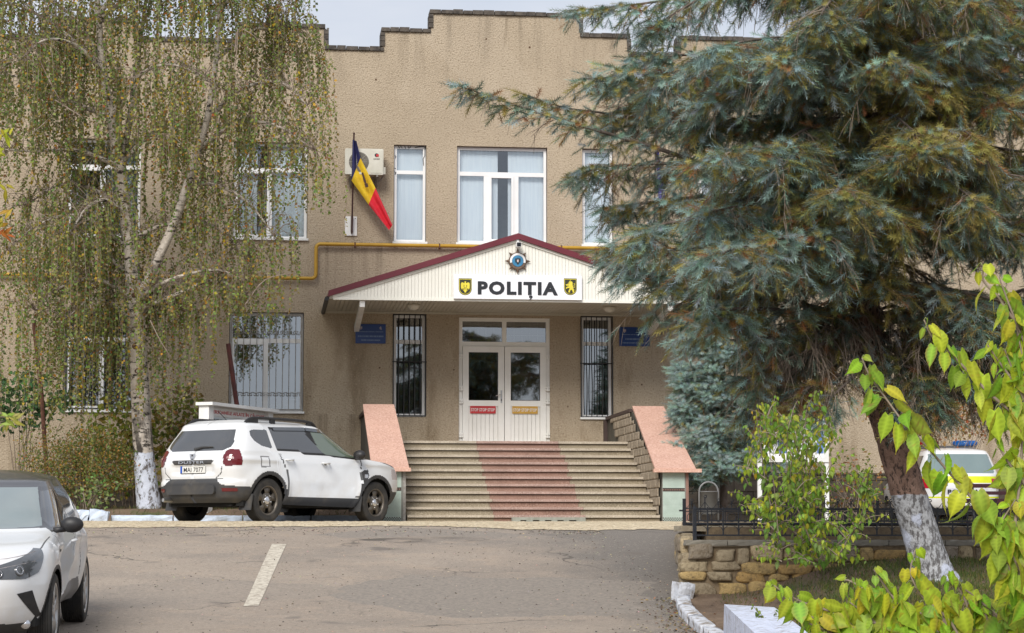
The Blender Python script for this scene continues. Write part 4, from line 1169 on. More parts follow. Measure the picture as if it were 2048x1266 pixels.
np_mesh('rubble_stones', Vs, Fs, M_STONE, sw, np.array(Cs), smooth=True)
m = MB(); m.box(wxl + 0.03, WY - 0.035, -1.5, wxl + 13, WY + 0.35, zc0 - 0.01); m.hexa([(wxl + .06, WY + .351, -1.5), (wxl + .5, WY + .351, -1.5), (sidex + .5, -12.5, -1.5), (sidex + .06, -12.5, -1.5)], [(wxl + .06, WY + .351, zc0 - .01), (wxl + .5, WY + .351, zc0 - .01), (sidex + .5, -12.5, zc0 - .01), (sidex + .06, -12.5, zc0 - .01)])
m.box(wxl + 0.51, -18.95, -0.6, wxl + 13, -18.6, -0.125)
m.build('wall_core', M_MORTAR, sw)
M_CAP = mat('coping_slab', (0.30, 0.275, 0.225), 0.9, (0.22, 0.20, 0.165), 6, bump=0.4)
m = MB(); x = wxl - 0.03; rnd = random.Random(2); e0 = True
while x < wxl + 13:
    e = x + rnd.uniform(0.6, 0.68) * (0.72 if e0 else 1); e0 = False
    rough_block(m, Matrix.Translation(((x + e) / 2, WY + 0.1, cop_z - 0.0325)), (e - x) / 2 - 0.004, 0.19, 0.0325, 0.004, int(x * 50)); x = e
m.build('coping_slab', M_CAP, sw)
UY = -18.8; ux0 = at(1357, 1055, UY).x; uz = at(1400, 1051.5, UY).z
m = MB(); x = ux0
while x < wxl + 13:
    e = x + rnd.uniform(0.9, 1.1)
    rough_block(m, Matrix.Translation(((x + e) / 2, UY + 0.1, uz - 0.035)), (e - x) / 2 - 0.003, 0.24, 0.035, 0.004, int(x * 37)); x = e
m.build('upper_coping_slab', mat('upper_coping', (0.40, 0.345, 0.25), 0.9, (0.30, 0.25, 0.18), 6, bump=0.4), sw)
M_FENCE = mat('blue_black_iron', (0.018, 0.022, 0.032), 0.45, (0.03, 0.032, 0.038), 12)
def ring(mb, c, r, th, n=14): mb.tube([(c[0] + r * math.cos(2 * math.pi * k / n), c[1], c[2] + r * math.sin(2 * math.pi * k / n)) for k in range(n + 1)], th, 4, False)
def sarc(mb, pts, th=0.006): mb.tube(pts, th, 4)
# low front fence on the front coping
fx0 = at(1389, 1060, WY).x; pitch = at(1445, 1060, WY).x - at(1414, 1060, WY).x
z_t, z_m, z_b = at(1500, 1019.5, WY).z, at(1500, 1042, WY).z, at(1500, 1070.5, WY).z
ff = thing('front_fence', (fx0, WY, cop_z), 'low black iron fence with plain upright bars on the front coping of the stone wall', 'fence')
m = MB(); L_ = 12.5
for z, h in ((z_t, 0.008), (z_m, 0.010), (z_b, 0.009)): m.box(fx0, WY - 0.012, z - h, fx0 + L_, WY + 0.012, z + h)
m.build('rail', M_FENCE, ff)
for k in (0, 24, 48, 68): m = MB(); m.box(fx0 + k * pitch - 0.02, WY - 0.025, cop_z - 0.005, fx0 + k * pitch + 0.02, WY + 0.015, z_t + 0.01); m.add([(fx0 + k * pitch + a * 0.022, WY - 0.005 + b_ * 0.022, z_t + 0.0105) for a, b_ in ((-1, -1), (1, -1), (1, 1), (-1, 1))] + [(fx0 + k * pitch, WY - 0.005, z_t + 0.06)], [(0, 1, 4), (1, 2, 4), (2, 3, 4), (3, 0, 4)]); m.build('post', M_FENCE, ff)
m = MB(); k = 1
while k * pitch < L_:
    x = fx0 + k * pitch - pitch * 0.15
    m.box(x - 0.008, WY - 0.008, z_b, x + 0.008, WY + 0.008, z_t + 0.03)
    for s_ in (-1, 1):
        m.tube([(x + s_ * 0.05 * (1 - math.cos(t)), WY, z_b + 0.015 + 0.085 * math.sin(t) ** 1) for t in np.linspace(0, 1.6, 6)], 0.005, 4)
    k += 1
m.build('bars', M_FENCE, ff)
# taller scrolled fence on the upper coping
bx0 = at(1368.5, 1030, UY).x
zt_, zb_, zf = at(1400, 1017, UY).z, at(1400, 1047, UY).z, at(1400, 991, UY).z
bf = thing('back_fence', (bx0, UY, uz), 'black wrought iron fence with rings and scrolled finials on the upper coping', 'fence')
m = MB()
for z, h in ((zt_, 0.007), (zt_ - 0.035, 0.006), (zb_, 0.012)): m.box(bx0 - 0.02, UY - 0.01, z - h, bx0 + L_, UY + 0.01, z + h)
m.build('rail', M_FENCE, bf)
m = MB(); m.box(bx0 - 0.018, UY - 0.02, uz - 0.005, bx0 + 0.018, UY + 0.02, zt_ + 0.12); m.box(bx0 - 0.06, UY - 0.01, zt_ - 0.035, bx0 + 0.0, UY + 0.014, zt_ - 0.015); m.build('post', M_FENCE, bf)
for k in range(1, 6): m = MB(); m.box(bx0 + k * 2.4 - 0.015, UY - 0.018, uz - 0.005, bx0 + k * 2.4 + 0.015, UY + 0.018, zt_ + 0.1); m.build('post', M_FENCE, bf)
m = MB(); step = 0.165; n = int(L_ / step)
for k in range(n):
    x = bx0 + 0.09 + k * step
    zm = (zt_ - 0.045 + zb_ + 0.016) / 2; rr = (zt_ - 0.045 - zb_ - 0.016) / 2
    ring(m, (x, UY, zm), rr * 0.92, 0.006)
    m.box(x + step / 2 - 0.006, UY - 0.006, zb_, x + step / 2 + 0.006, UY + 0.006, zt_)
    if k % 1 == 0:
        big = k % 3 == 1
        zf_ = zf if big else zf - 0.045
        m.box(x - 0.006, UY - 0.006, zt_, x + 0.006, UY + 0.006, zf_ - 0.02); m.ball((x, UY, zt_ + (zf_ - zt_) * 0.45), 0.011, 6)
        ring(m, (x + 0.006, UY, zf_ - 0.012), 0.016, 0.006, 10)
        for s_ in (-1, 1): m.tube([(x + s_ * 0.075 * (t / 1.57) ** 0.8, UY, zt_ + 0.075 * (1 - math.sin(t)) ** 1.2 + 0.006) for t in np.linspace(0, 1.57, 6)], 0.005, 4)
m.build('scrollwork', M_FENCE, bf)
# white painted kerb stones along the right edge of the road
M_KW = mat('white_kerb_paint', (0.60, 0.62, 0.67), 0.9, (0.24, 0.20, 0.16), 9, p=(0.50, 0.66), bump=1.0, bscale=22, bdist=0.02)
c = ground_hit(1357, 1203)
m = MB(); rough_block(m, Matrix.Translation((c.x + 0.06, c.y + 0.05, c.z + 0.10)) @ Matrix.Rotation(0.12, 4, 'Y') @ Matrix.Rotation(0.3, 4, 'Z'), 0.085, 0.12, 0.115, 0.012, 71, (3, 4, 3))
tag(m.build('corner_stone', M_KW, org=(c.x + 0.06, c.y, c.z)), 'upright whitewashed stone at the foot of the stone wall corner', 'kerb stone')
pts = [ground_hit(*q) for q in ((1352, 1209), (1356, 1228), (1376, 1250), (1404, 1275), (1440, 1300), (1480, 1330))]
for i in range(len(pts) - 1):
    a, b_ = pts[i], pts[i + 1]; d = b_ - a; an = math.atan2(d.y, d.x); L_ = Vector((d.x, d.y)).length
    md = (a + b_) / 2
    M = Matrix.Translation((md.x, md.y, md.z + 0.035)) @ Matrix.Rotation(an, 4, 'Z') @ Matrix.Rotation(-math.atan2(d.z, L_), 4, 'Y') @ Matrix.Translation((0, 0.075, 0))
    m = MB(); rough_block(m, M, L_ / 2 - 0.004, 0.075, 0.075, 0.006, 80 + i, (7, 4, 4))
    tag(m.build('road_kerb', M_KW, org=tuple(md), smooth=True), 'whitewashed kerb stone in the curving row along the right road edge', 'kerb stone', 'whitewashed kerbs along the right road edge')
def on_z(px, py, z):
    d = CAMR @ Vector(((px - 1024) / FPX, (633 - py) / FPX, -1)); return EYE + d * ((z - EYE.z) / d.z)
q = [on_z(1447, 1208, -0.87), on_z(1508, 1266, -0.87), on_z(1606, 1257, -0.87), on_z(1549, 1214, -0.87)]
q[1] = q[1] + (q[1] - q[0]) * 0.35; q[2] = q[2] + (q[2] - q[3]) * 0.35
m = MB()
cen = sum(q, Vector()) / 4
top = [v + (v - cen) * -0.02 for v in q]; bot = [Vector((v.x, v.y, -1.3)) + (v - cen) * 0.03 for v in q]
# subdivided faces so that the edges can wear
N_ = 6
def grid(A, B, C, D_, n=8):
    vs = []; r_ = random.Random(9)
    for i in range(n + 1):
        for j in range(n + 1):
            u, v = i / n, j / n; p = (A * (1 - u) + B * u) * (1 - v) + (D_ * (1 - u) + C * u) * v
            vs.append(p + Vector((0, 0, 0.010 * math.sin(i * 2.1 + j * 1.3))) * (0 if i in (0, n) or j in (0, n) else 1))
    m.add(vs, [(i * (n + 1) + j, (i + 1) * (n + 1) + j, (i + 1) * (n + 1) + j + 1, i * (n + 1) + j + 1) for i in range(n) for j in range(n)])
grid(*top)
for i in range(4): grid(bot[i], bot[(i + 1) % 4], top[(i + 1) % 4], top[i])
tag(m.build('concrete_block', mat('flaking_whitewash', (0.58, 0.62, 0.74), 0.9, (0.33, 0.32, 0.32), 8, p=(0.50, 0.68), bump=1.0, bscale=26, bdist=0.02), org=tuple(cen)), 'big whitewashed concrete block lying on the bank in front of the stone wall', 'block')

# information stand, bin, bench
YI = -11.0
A, B = at(1515, 924, YI), at(1655, 842, YI)
ib = thing('information_stand', ((A.x + B.x) / 2, YI, yard_z(YI)), 'white framed information stand on two legs behind the green bush', 'notice board')
m = MB(); bars(m, A.x, B.x, A.z, B.z, YI - 0.05, YI + 0.03, 0.075)
m.box(A.x - 0.02, YI - 0.1, B.z, B.x + 0.02, YI + 0.05, B.z + 0.03); m.box(A.x + 0.075, YI, A.z + 0.075, B.x - 0.075, YI + 0.02, B.z - 0.075); m.build('panel_frame', M_WHITE, ib)
m = MB(); rnd = random.Random(6)
for k in range(5):
    x = A.x + 0.12 + (B.x - A.x - 0.3) * k / 4; m.slot(k % 3); m.box(x, YI - 0.004, A.z + 0.14, x + 0.14, YI - 0.001, B.z - 0.16)
m.build('pinned_sheets', [mat('sheet_white', (0.75, 0.77, 0.8), 0.6), mat('sheet_blue', (0.12, 0.22, 0.5), 0.6), mat('sheet_grey', (0.5, 0.53, 0.56), 0.6)], ib)
for x in (A.x + 0.03, B.x - 0.03): m = MB(); m.box(x - 0.032, YI - 0.03, yard_z(YI) - 0.1, x + 0.032, YI + 0.03, A.z - 0.001); m.build('leg', M_WHITE, ib)
YB = -8.0; A = at(1399, 1046, YB); B = at(1436, 964, YB); cx = (A.x + B.x) / 2; r = (B.x - A.x) / 2
tb = thing('litter_bin', (cx, YB, yard_z(YB)), 'grey swing litter bin hung in an arched tube frame beside the right pedestal', 'bin')
M_BIN = mat('bin_grey', (0.20, 0.20, 0.20), 0.5, (0.15, 0.15, 0.15), 6)
m = MB(); z0 = yard_z(YB); zs_ = B.z - r
m.tube([(cx - r, YB, z0 - 0.05), (cx - r, YB, zs_)] + [(cx - r * math.cos(t), YB, zs_ + r * math.sin(t)) for t in np.linspace(0.3, math.pi - 0.3, 9)] + [(cx + r, YB, zs_), (cx + r, YB, z0 - 0.05)], 0.016, 8); m.build('arch_frame', M_BIN, tb, smooth=True)
m = MB(); zt = at(1418, 984, YB).z
m.lathe([(0.115, z0 + 0.14), (0.135, z0 + 0.15), (0.15, zt), (0.155, zt), (0.155, zt + 0.012), (0.14, zt + 0.012), (0.125, z0 + 0.17)], 20, Matrix.Translation((cx, YB, 0)) @ Matrix.Diagonal((1, 0.8, 1, 1))); m.build('bin_body', M_BIN, tb, smooth=True)
YK = -14.2; bxa, bxb = at(1926, 1000, YK).x, at(2130, 1000, YK).x
M_MAR = mat('maroon_board', (0.060, 0.014, 0.020), 0.5, (0.045, 0.011, 0.015), 5)
bn = thing('bench', ((bxa + bxb) / 2, YK, yard_z(YK)), 'maroon slatted bench with its back in front of the patrol car', 'bench')
zz = lambda py: at(1990, py, YK).z
m = MB()
for y0, y1, xo in ((967, 975, 0.05), (982, 989, 0.05), (997, 1006, -0.0), (1012, 1020, 0.0)):
    m.box(bxa + xo, YK + 0.2, zz(y1), bxb, YK + 0.225, zz(y0))
m.build('backrest', M_MAR, bn)
m = MB()
for k in range(4): m.box(bxa, YK - 0.22 + 0.105 * k, zz(1045) - 0.015, bxb, YK - 0.13 + 0.105 * k, zz(1045) + 0.015)
m.box(bxa, YK - 0.25, zz(1055), bxb, YK - 0.235, zz(1046)); m.build('seat', M_MAR, bn)
for x in (bxa + 0.22, bxb - 0.2):
    m = MB(); m.tube([(x, YK + 0.24, yard_z(YK) - 0.05), (x, YK + 0.18, zz(1045)), (x, YK + 0.235, zz(966))], 0.02, 6); m.tube([(x, YK - 0.2, yard_z(YK) - 0.05), (x, YK - 0.2, zz(1045) - 0.02), (x, YK + 0.2, zz(1045) - 0.02)], 0.02, 6)
    m.build('leg', M_BLACK, bn)
# ------------------------------------------------------------------ vehicles
def paint(name, col, dirt=None):
    m, nt, b, vec = new_mat(name, 0.28, 0, 0.5, 0.6)
    b.inputs['Coat Roughness'].default_value = 0.06
    c = _mix(nt, _ramp(nt, _noise(nt, vec, 1.5, 3), 0.3, 0.7), col, tuple(x * 0.97 for x in col))
    if dirt:   # road dust thrown up on the lower panels
        sx = nt.nodes.new('ShaderNodeSeparateXYZ'); nt.links.new(vec, sx.inputs[0])
        mu = nt.nodes.new('ShaderNodeMath'); mu.operation = 'MULTIPLY'
        nt.links.new(_ramp(nt, sx.outputs[2], 1.0, 0.3), mu.inputs[0]); nt.links.new(_ramp(nt, _noise(nt, vec, 4, 5, 0.6), 0.38, 0.75), mu.inputs[1])
        c = _mix(nt, mu.outputs[0], c, dirt)
    nt.links.new(c, b.inputs['Base Color'])
    return m
M_CARW = paint('car_white', (0.70, 0.71, 0.72), (0.58, 0.55, 0.51))
M_PEARL = paint('pearl_white', (0.70, 0.71, 0.72), (0.62, 0.60, 0.56))
M_ROOFG = paint('roof_graphite', (0.045, 0.045, 0.05))
M_TRIM = mat('grey_plastic_cladding', (0.040, 0.040, 0.042), 0.6, (0.085, 0.075, 0.062), 4, p=(0.5, 0.8))
M_TRIML = mat('light_grey_cladding', (0.21, 0.21, 0.22), 0.5, (0.17, 0.165, 0.16), 4)
M_SEAM = mat('panel_gap', (0.10, 0.10, 0.10), 0.8)
M_TYRE = mat('tyre_rubber', (0.026, 0.025, 0.024), 0.85, (0.060, 0.052, 0.043), 7, p=(0.45, 0.75))
M_RIM = mat('dusty_rim', (0.15, 0.13, 0.11), 0.45, (0.10, 0.088, 0.072), 6, metallic=0.5)
M_ALLOY = mat('alloy', (0.50, 0.50, 0.50), 0.3, (0.4, 0.39, 0.38), 6, metallic=0.8)
M_CHROME = mat('chrome', (0.70, 0.70, 0.72), 0.18, metallic=0.9)
M_WELL = mat('wheel_well', (0.010, 0.010, 0.010), 0.95)
def car_glass(name, col=(0.010, 0.012, 0.014), rough=0.03, spec=0.8):
    return mat(name, col, rough, tuple(c * 0.9 for c in col), 2, spec=spec, coat=1.0)
M_CGL = car_glass('tinted_car_glass', (0.050, 0.053, 0.058))
M_CGL2 = car_glass('clear_car_glass', (0.10, 0.13, 0.09))
M_LAMP = mat('rear_lamp_red', (0.13, 0.008, 0.014), 0.12, (0.10, 0.006, 0.010), 5, coat=0.5)
M_LAMPW = mat('lamp_clear', (0.55, 0.50, 0.50), 0.12, coat=0.5)
M_LAMPP = mat('lamp_pinkish', (0.34, 0.17, 0.17), 0.15, coat=0.5)
M_PLATE = mat('plate_white', (0.75, 0.74, 0.70), 0.4); M_PLATEB = mat('plate_blue', (0.02, 0.09, 0.45), 0.4)

def in_poly(px, pz, poly):
    n = len(poly); inside = np.zeros(px.shape, bool); j = n - 1
    for i in range(n):
        xi, zi = poly[i]; xj, zj = poly[j]
        c = ((zi > pz) != (zj > pz)) & (px < (xj - xi) * (pz - zi) / ((zj - zi) if abs(zj - zi) > 1e-9 else 1e-9) + xi)
        inside ^= c; j = i
    return inside
def near_line(px, pz, pts, w):
    d = np.full(px.shape, 9.0)
    for (ax, az), (bx, bz) in zip(pts[:-1], pts[1:]):
        vx, vz = bx - ax, bz - az; L2 = vx * vx + vz * vz + 1e-12
        t = np.clip(((px - ax) * vx + (pz - az) * vz) / L2, 0, 1)
        d = np.minimum(d, np.hypot(px - ax - t * vx, pz - az - t * vz))
    return d < w
def car_shell(Fp, Rp, Wp, p, q, res, ncol, shape=None):
    """rows of rounded plan outlines between a front, a rear and a side profile"""
    Fp, Rp, Wp = (np.array(a, float) for a in (Fp, Rp, Wp))
    keys = np.concatenate([Fp, Rp, Wp], 1); rows = []
    P_ = np.vstack([2 * keys[0] - keys[1], keys, 2 * keys[-1] - keys[-2]])
    for i in range(1, len(P_) - 2):
        a, b, c, d = P_[i - 1], P_[i], P_[i + 1], P_[i + 2]
        n = int(np.clip(np.abs(c - b).max() / res, 2, 90))
        # centripetal-like: limit the tangents so that big and small steps do not overshoot
        m1, m2 = (c - a) / 2, (d - b) / 2; lim = np.abs(c - b) * 1.5 + 1e-9
        m1 = np.clip(m1, -lim, lim); m2 = np.clip(m2, -lim, lim)
        for k in range(n):
            t = k / n
            rows.append((2 * t ** 3 - 3 * t * t + 1) * b + (t ** 3 - 2 * t * t + t) * m1 + (-2 * t ** 3 + 3 * t * t) * c + (t ** 3 - t * t) * m2)
    rows.append(keys[-1]); rows = np.array(rows)
    th = np.linspace(0, 2 * np.pi, 6000, endpoint=False)
    sg = lambda v, e: np.sign(v) * np.abs(v) ** e
    cx, cy = sg(np.cos(th), 2 / p), sg(np.sin(th), 2 / q)
    ux, uy = 2.1 * cx, 0.88 * cy
    L = np.concatenate([[0], np.cumsum(np.hypot(np.diff(ux), np.diff(uy)))])
    pick = np.interp(np.linspace(0, L[-1], ncol, endpoint=False), L, np.arange(6000)).astype(int)
    cx, cy = cx[pick], cy[pick]
    xf, zf, xr, zr, w = rows[:, 0:1], rows[:, 1:2], rows[:, 2:3], rows[:, 3:4], rows[:, 4:5]
    s = (cx[None] + 1) / 2
    X = xr + (xf - xr) * s; Y = w * cy[None]; Z = zr + (zf - zr) * s
    # roof: close with shrinking loops
    ex = []; x0, y0, z0 = X[-1], Y[-1], Z[-1]; xm = x0.mean()
    for k in range(1, 11):
        f = 1 - k / 10 * 0.999; ex.append((xm + (x0 - xm) * f, y0 * f, z0 + 0.035 * (1 - f * f)))
    X = np.vstack([X] + [e[0][None] for e in ex]); Y = np.vstack([Y] + [e[1][None] for e in ex]); Z = np.vstack([Z] + [e[2][None] for e in ex])
    V = np.stack([X, Y, Z], -1)
    if shape is not None: V = shape(V)
    nr = V.shape[0]
    idx = np.arange(nr * ncol).reshape(nr, ncol)
    Fq = np.stack([idx[:-1], np.roll(idx[:-1], -1, 1), np.roll(idx[1:], -1, 1), idx[1:]], -1).reshape(-1, 4)
    V = V.reshape(-1, 3)
    C = V[Fq].mean(1); N = np.cross(V[Fq[:, 2]] - V[Fq[:, 0]], V[Fq[:, 3]] - V[Fq[:, 1]])
    N /= np.linalg.norm(N, axis=1, keepdims=True) + 1e-12
    return V, Fq, C, N
def cut(name, V, F, sel, mats, parent, midx=None, push=0.0, N=None):
    f = F[sel]
    if len(f) == 0: return None
    u, inv = np.unique(f, return_inverse=True)
    v = V[u].copy()
    if push and N is not None:
        vn = np.zeros_like(V); 
        for k in range(4): np.add.at(vn, f[:, k], N[sel])
        vn = vn[u]; v += push * vn / (np.linalg.norm(vn, axis=1, keepdims=True) + 1e-9)
    return np_mesh(name, v, inv.reshape(f.shape), mats, parent, smooth=True, local=True, midx=None if midx is None else midx[sel])
def wheel(parent, x, y, R, wd, style, side):
    """side +1: outer face towards +y"""
    M = Matrix.Translation((x, y, R)) @ Matrix.Rotation(-math.pi / 2 * side, 4, 'X')   # local z points outwards
    rr = R * (0.66 if style == 'steel' else 0.74)
    wh = MB(); wh.slot(0)
    wh.lathe([(rr * 1.02, wd * 0.46), (rr * 0.99, wd * 0.47), (rr * 0.93, wd * 0.44), (rr * 0.90, wd * 0.30), (rr * 0.9, -wd * 0.3)], 36, M)
    if style == 'steel':
        for k in range(5):
            a = 2 * math.pi * k / 5 + 0.3
            Ms = M @ Matrix.Rotation(a, 4, 'Z')
            poly = [(0.03, -0.055), (rr * 0.55, -0.042), (rr * 0.93, -0.085), (rr * 0.93, 0.085), (rr * 0.55, 0.042), (0.03, 0.055)]
            wh.prism(poly, wd * 0.26, wd * 0.36, 'z', Ms)
        wh.lathe([(rr * 0.55, wd * 0.30), (rr * 0.50, wd * 0.37), (rr * 0.3, wd * 0.385), (0.001, wd * 0.385)], 30, M)
        wh.slot(1); wh.lathe([(0.062, wd * 0.385), (0.058, wd * 0.42), (0.03, wd * 0.43), (0.001, wd * 0.43)], 20, M)
        for k in range(5):
            a = 2 * math.pi * (k + 0.5) / 5 + 0.3; wh.ball(M @ Vector((0.085 * math.cos(a), 0.085 * math.sin(a), wd * 0.385)), 0.012, 6)
    else:
        for k in range(10):
            a = 2 * math.pi * k / 10 + (0.16 if k % 2 else -0.16)
            poly = [(0.03, -0.020), (rr * 0.97, -0.024), (rr * 0.97, 0.024), (0.03, 0.020)]
            wh.slot(1); wh.prism(poly, wd * 0.32, wd * 0.43, 'z', M @ Matrix.Rotation(a, 4, 'Z'))
        wh.lathe([(0.07, wd * 0.35), (0.065, wd * 0.44), (0.001, wd * 0.45)], 20, M)
    wh.slot(2); wh.lathe([(rr * 0.9, wd * 0.12), (0.001, wd * 0.12)], 30, M)
    o = wh.build('wheel', [M_RIM if style == 'steel' else M_ALLOY, M_CHROME if style == 'steel' else M_ALLOY, M_WELL], parent, True, local=True)
    ty = MB(); h = wd / 2
    prof = [(rr, h * 0.80), (rr * 1.03, h * 0.97), (R * 0.86, h * 1.02), (R * 0.95, h * 0.96), (R * 0.985, h * 0.86)]
    tread = []
    for k in range(9):
        z = h * 0.8 - 1.6 * h * k / 8
        tread += [(R, z + h * 0.07), (R, z - h * 0.05), (R * 0.982, z - h * 0.06), (R * 0.982, z - h * 0.11)]
    prof += tread[:-2] + [(R * 0.985, -h * 0.86), (R * 0.95, -h * 0.96), (R * 0.86, -h * 1.02), (rr, -h * 0.85)]
    ty.lathe(prof, 48, M)
    ty.build('tyre', M_TYRE, o, False, local=True)
    return o

# ---- white SUV seen from behind
def view_xy(px, D): p = atd(px, 1000, D); return Vector((p.x, p.y))
r_, f_ = view_xy(535.7, 35.2), view_xy(745.4, 37.4)
hd = (f_ - r_).normalized(); lf = Vector((-hd.y, hd.x)); ctr = (r_ + f_) / 2 + lf * 0.80 + Vector((-.05, 0))
suv = thing('suv', (ctr.x, ctr.y, hz(ctr.y) - 0.012), 'white SUV with black roof rails parked in front of the steps, seen from behind', 'car', rz=math.atan2(hd.y, hd.x))
suv.scale = (1.035, 1.03, 1.03)
WBX, WZ, WR = 1.335, 0.343, 0.343
def suv_shape(V):
    x, y, z = V[..., 0], V[..., 1].copy(), V[..., 2]
    for wx in (-WBX, WBX):
        d = np.hypot(x - wx, z - WZ)
        y += np.sign(y) * 0.035 * np.exp(-((d - 0.44) / 0.13) ** 2) * (np.abs(y) > 0.6) * (z < 0.98)
    y -= np.sign(y) * 0.028 * np.exp(-((z - 0.56) / 0.10) ** 2) * np.exp(-(x / 0.75) ** 4) * (np.abs(y) > 0.6)
    y += np.sign(y) * 0.018 * np.exp(-((z - 0.97) / 0.05) ** 2) * (np.abs(y) > 0.6)
    x2 = x.copy()
    # hollow for the number plate, step above the bumper
    back = (x < -1.8)
    x2 += back * 0.045 * np.exp(-((z - 0.815) / 0.075) ** 4) * (1 / (1 + np.exp((np.abs(y) - 0.43) * 40)))
    x2 -= back * 0.04 * (1 / (1 + np.exp((z - 0.64) * 90)))
    return np.stack([x2, y, z], -1)
Fp = [(1.92, .24), (2.08, .36), (2.155, .50), (2.17, .66), (2.15, .82), (2.06, .93), (1.85, 1.0), (1.0, 1.10), (.66, 1.27), (.32, 1.47), (.18, 1.545), (-.05, 1.60)]
Rp = [(-1.98, .30), (-2.06, .38), (-2.09, .50), (-2.10, .66), (-2.13, .82), (-2.12, .95), (-2.09, 1.03), (-2.03, 1.10), (-1.93, 1.26), (-1.80, 1.44), (-1.76, 1.53), (-1.60, 1.60)]
Wp = [(.74,), (.82,), (.865,), (.885,), (.885,), (.880,), (.872,), (.858,), (.79,), (.705,), (.655,), (.50,)]
V, F, C, N = car_shell(Fp, Rp, Wp, 14, 4.0, 0.013, 900, suv_shape)
x, y, z = C.T; ay = np.abs(y); side = np.abs(N[:, 1]) > 0.42
dw = np.minimum(np.hypot(x - WBX, z - WZ), np.hypot(x + WBX, z - WZ))
gone = (dw < 0.395) & (ay > 0.5)
q_gl = [(-1.60, 1.42), (-1.54, 1.44), (-1.24, 1.455), (-1.20, 1.44), (-1.19, 1.18), (-1.24, 1.155), (-1.44, 1.19), (-1.57, 1.26), (-1.62, 1.34)]
r_gl = [(-1.03, 1.46), (-.30, 1.485), (-.21, 1.11), (-1.00, 1.165)]
f_gl = [(-.16, 1.485), (.16, 1.46), (.45, 1.335), (.80, 1.12), (.84, 1.06), (-.07, 1.10)]
dlo = [(-1.06, 1.495), (-.3, 1.52), (.15, 1.505), (.5, 1.36), (.93, 1.09), (.95, 1.03), (-.08, 1.075), (-.19, 1.083), (-1.04, 1.135)]
rear = (N[:, 0] < -0.2) & (x < -1.5)
rw = [(-.57, 1.445), (.57, 1.445), (.66, 1.23), (.65, 1.16), (.53, 1.105), (-.53, 1.105), (-.65, 1.16), (-.66, 1.23)]
part = np.full(len(F), 'body', dtype='U16')
m_idx = np.zeros(len(F), np.int32)
zl = np.interp(ay, [0, .50, .60, .9], [.655, .655, .575, .545])
part[(z < 0.405) | ((dw < 0.455) & (ay > .6) & (z < .80)) | ((x < -1.75) & (z < zl)) | ((x > 1.75) & (z < .52))] = 'cladding'
part[side & (ay > .6) & in_poly(x, z, [(.93, .40), (.96, .86), (1.10, .88), (1.12, .80), (1.0, .55), (1.0, .40)])] = 'cladding'
part[side & in_poly(x, z, dlo)] = 'frame'
for nm, pl_ in (('window_q', q_gl), ('window_r', r_gl), ('window_f', f_gl)): part[side & in_poly(x, z, pl_)] = nm
part[rear & in_poly(y, z, rw)] = 'rear_window'
part[(N[:, 0] > .35) & (z > 1.125) & (x > .2) & (ay < .70)] = 'windscreen'
tl = (x < -1.90) & in_poly(ay, z, [(.605, 1.10), (.66, 1.125), (.95, 1.11), (.95, .88), (.66, .865), (.615, .90), (.60, 1.0)])
part[tl] = 'taillight'
part[(x > 1.75) & (z > .73) & (z < .90) & (ay > .40)] = 'headlight'
part[(x > 1.9) & (z > .56) & (z < .88) & (ay < .42)] = 'grille'
part[rear & in_poly(y, z, [(-.44, .945), (-.40, .965), (.40, .965), (.44, .945), (.38, .885), (-.38, .885)])] = 'garnish'
part[(x < -1.95) & (z > .475) & (z < .525) & (ay > .60) & (ay < .80)] = 'reflector'
seam = np.zeros(len(F), bool)
for pts in ([(-1.065, 1.13), (-1.04, 1.0), (-.92, .84), (-.885, .70), (-.86, .41)], [(-.165, 1.08), (-.165, .41)], [(.93, 1.03), (.93, .62), (.86, .41)], [(.98, 1.05), (1.3, 1.06), (1.9, .93)], [(-1.075, 1.13), (-1.08, 1.5)]):
    seam |= side & near_line(x, z, pts, .013)
for s_ in (-1, 1): seam |= rear & near_line(y, z, [(s_ * .60, .86), (s_ * .585, .76), (s_ * .47, .67)], .008)
seam |= rear & near_line(y, z, [(-.6, .668), (.6, .668)], .006)
m_idx[seam] = 1
m_idx[side & near_line(x, z, [(-1.52, .86), (-1.52, 1.02), (-1.34, 1.02), (-1.33, .87), (-1.52, .86)], .0105)] = 2
keep = ~gone
for nm, out, ms in (('body', 'body', [M_CARW, M_SEAM, M_TRIML]), ('cladding', 'cladding', M_TRIM), ('rear_window', 'rear_window', M_CGL), ('windscreen', 'windscreen', M_CGL2), ('garnish', 'tailgate_trim', M_TRIM), ('grille', 'grille', M_BLACK)):
    o = cut(out, V, F, keep & (part == nm), ms, suv, m_idx if nm == 'body' else None)
    if nm == 'body': suv_body = o
    if nm == 'rear_window': suv_rw = o
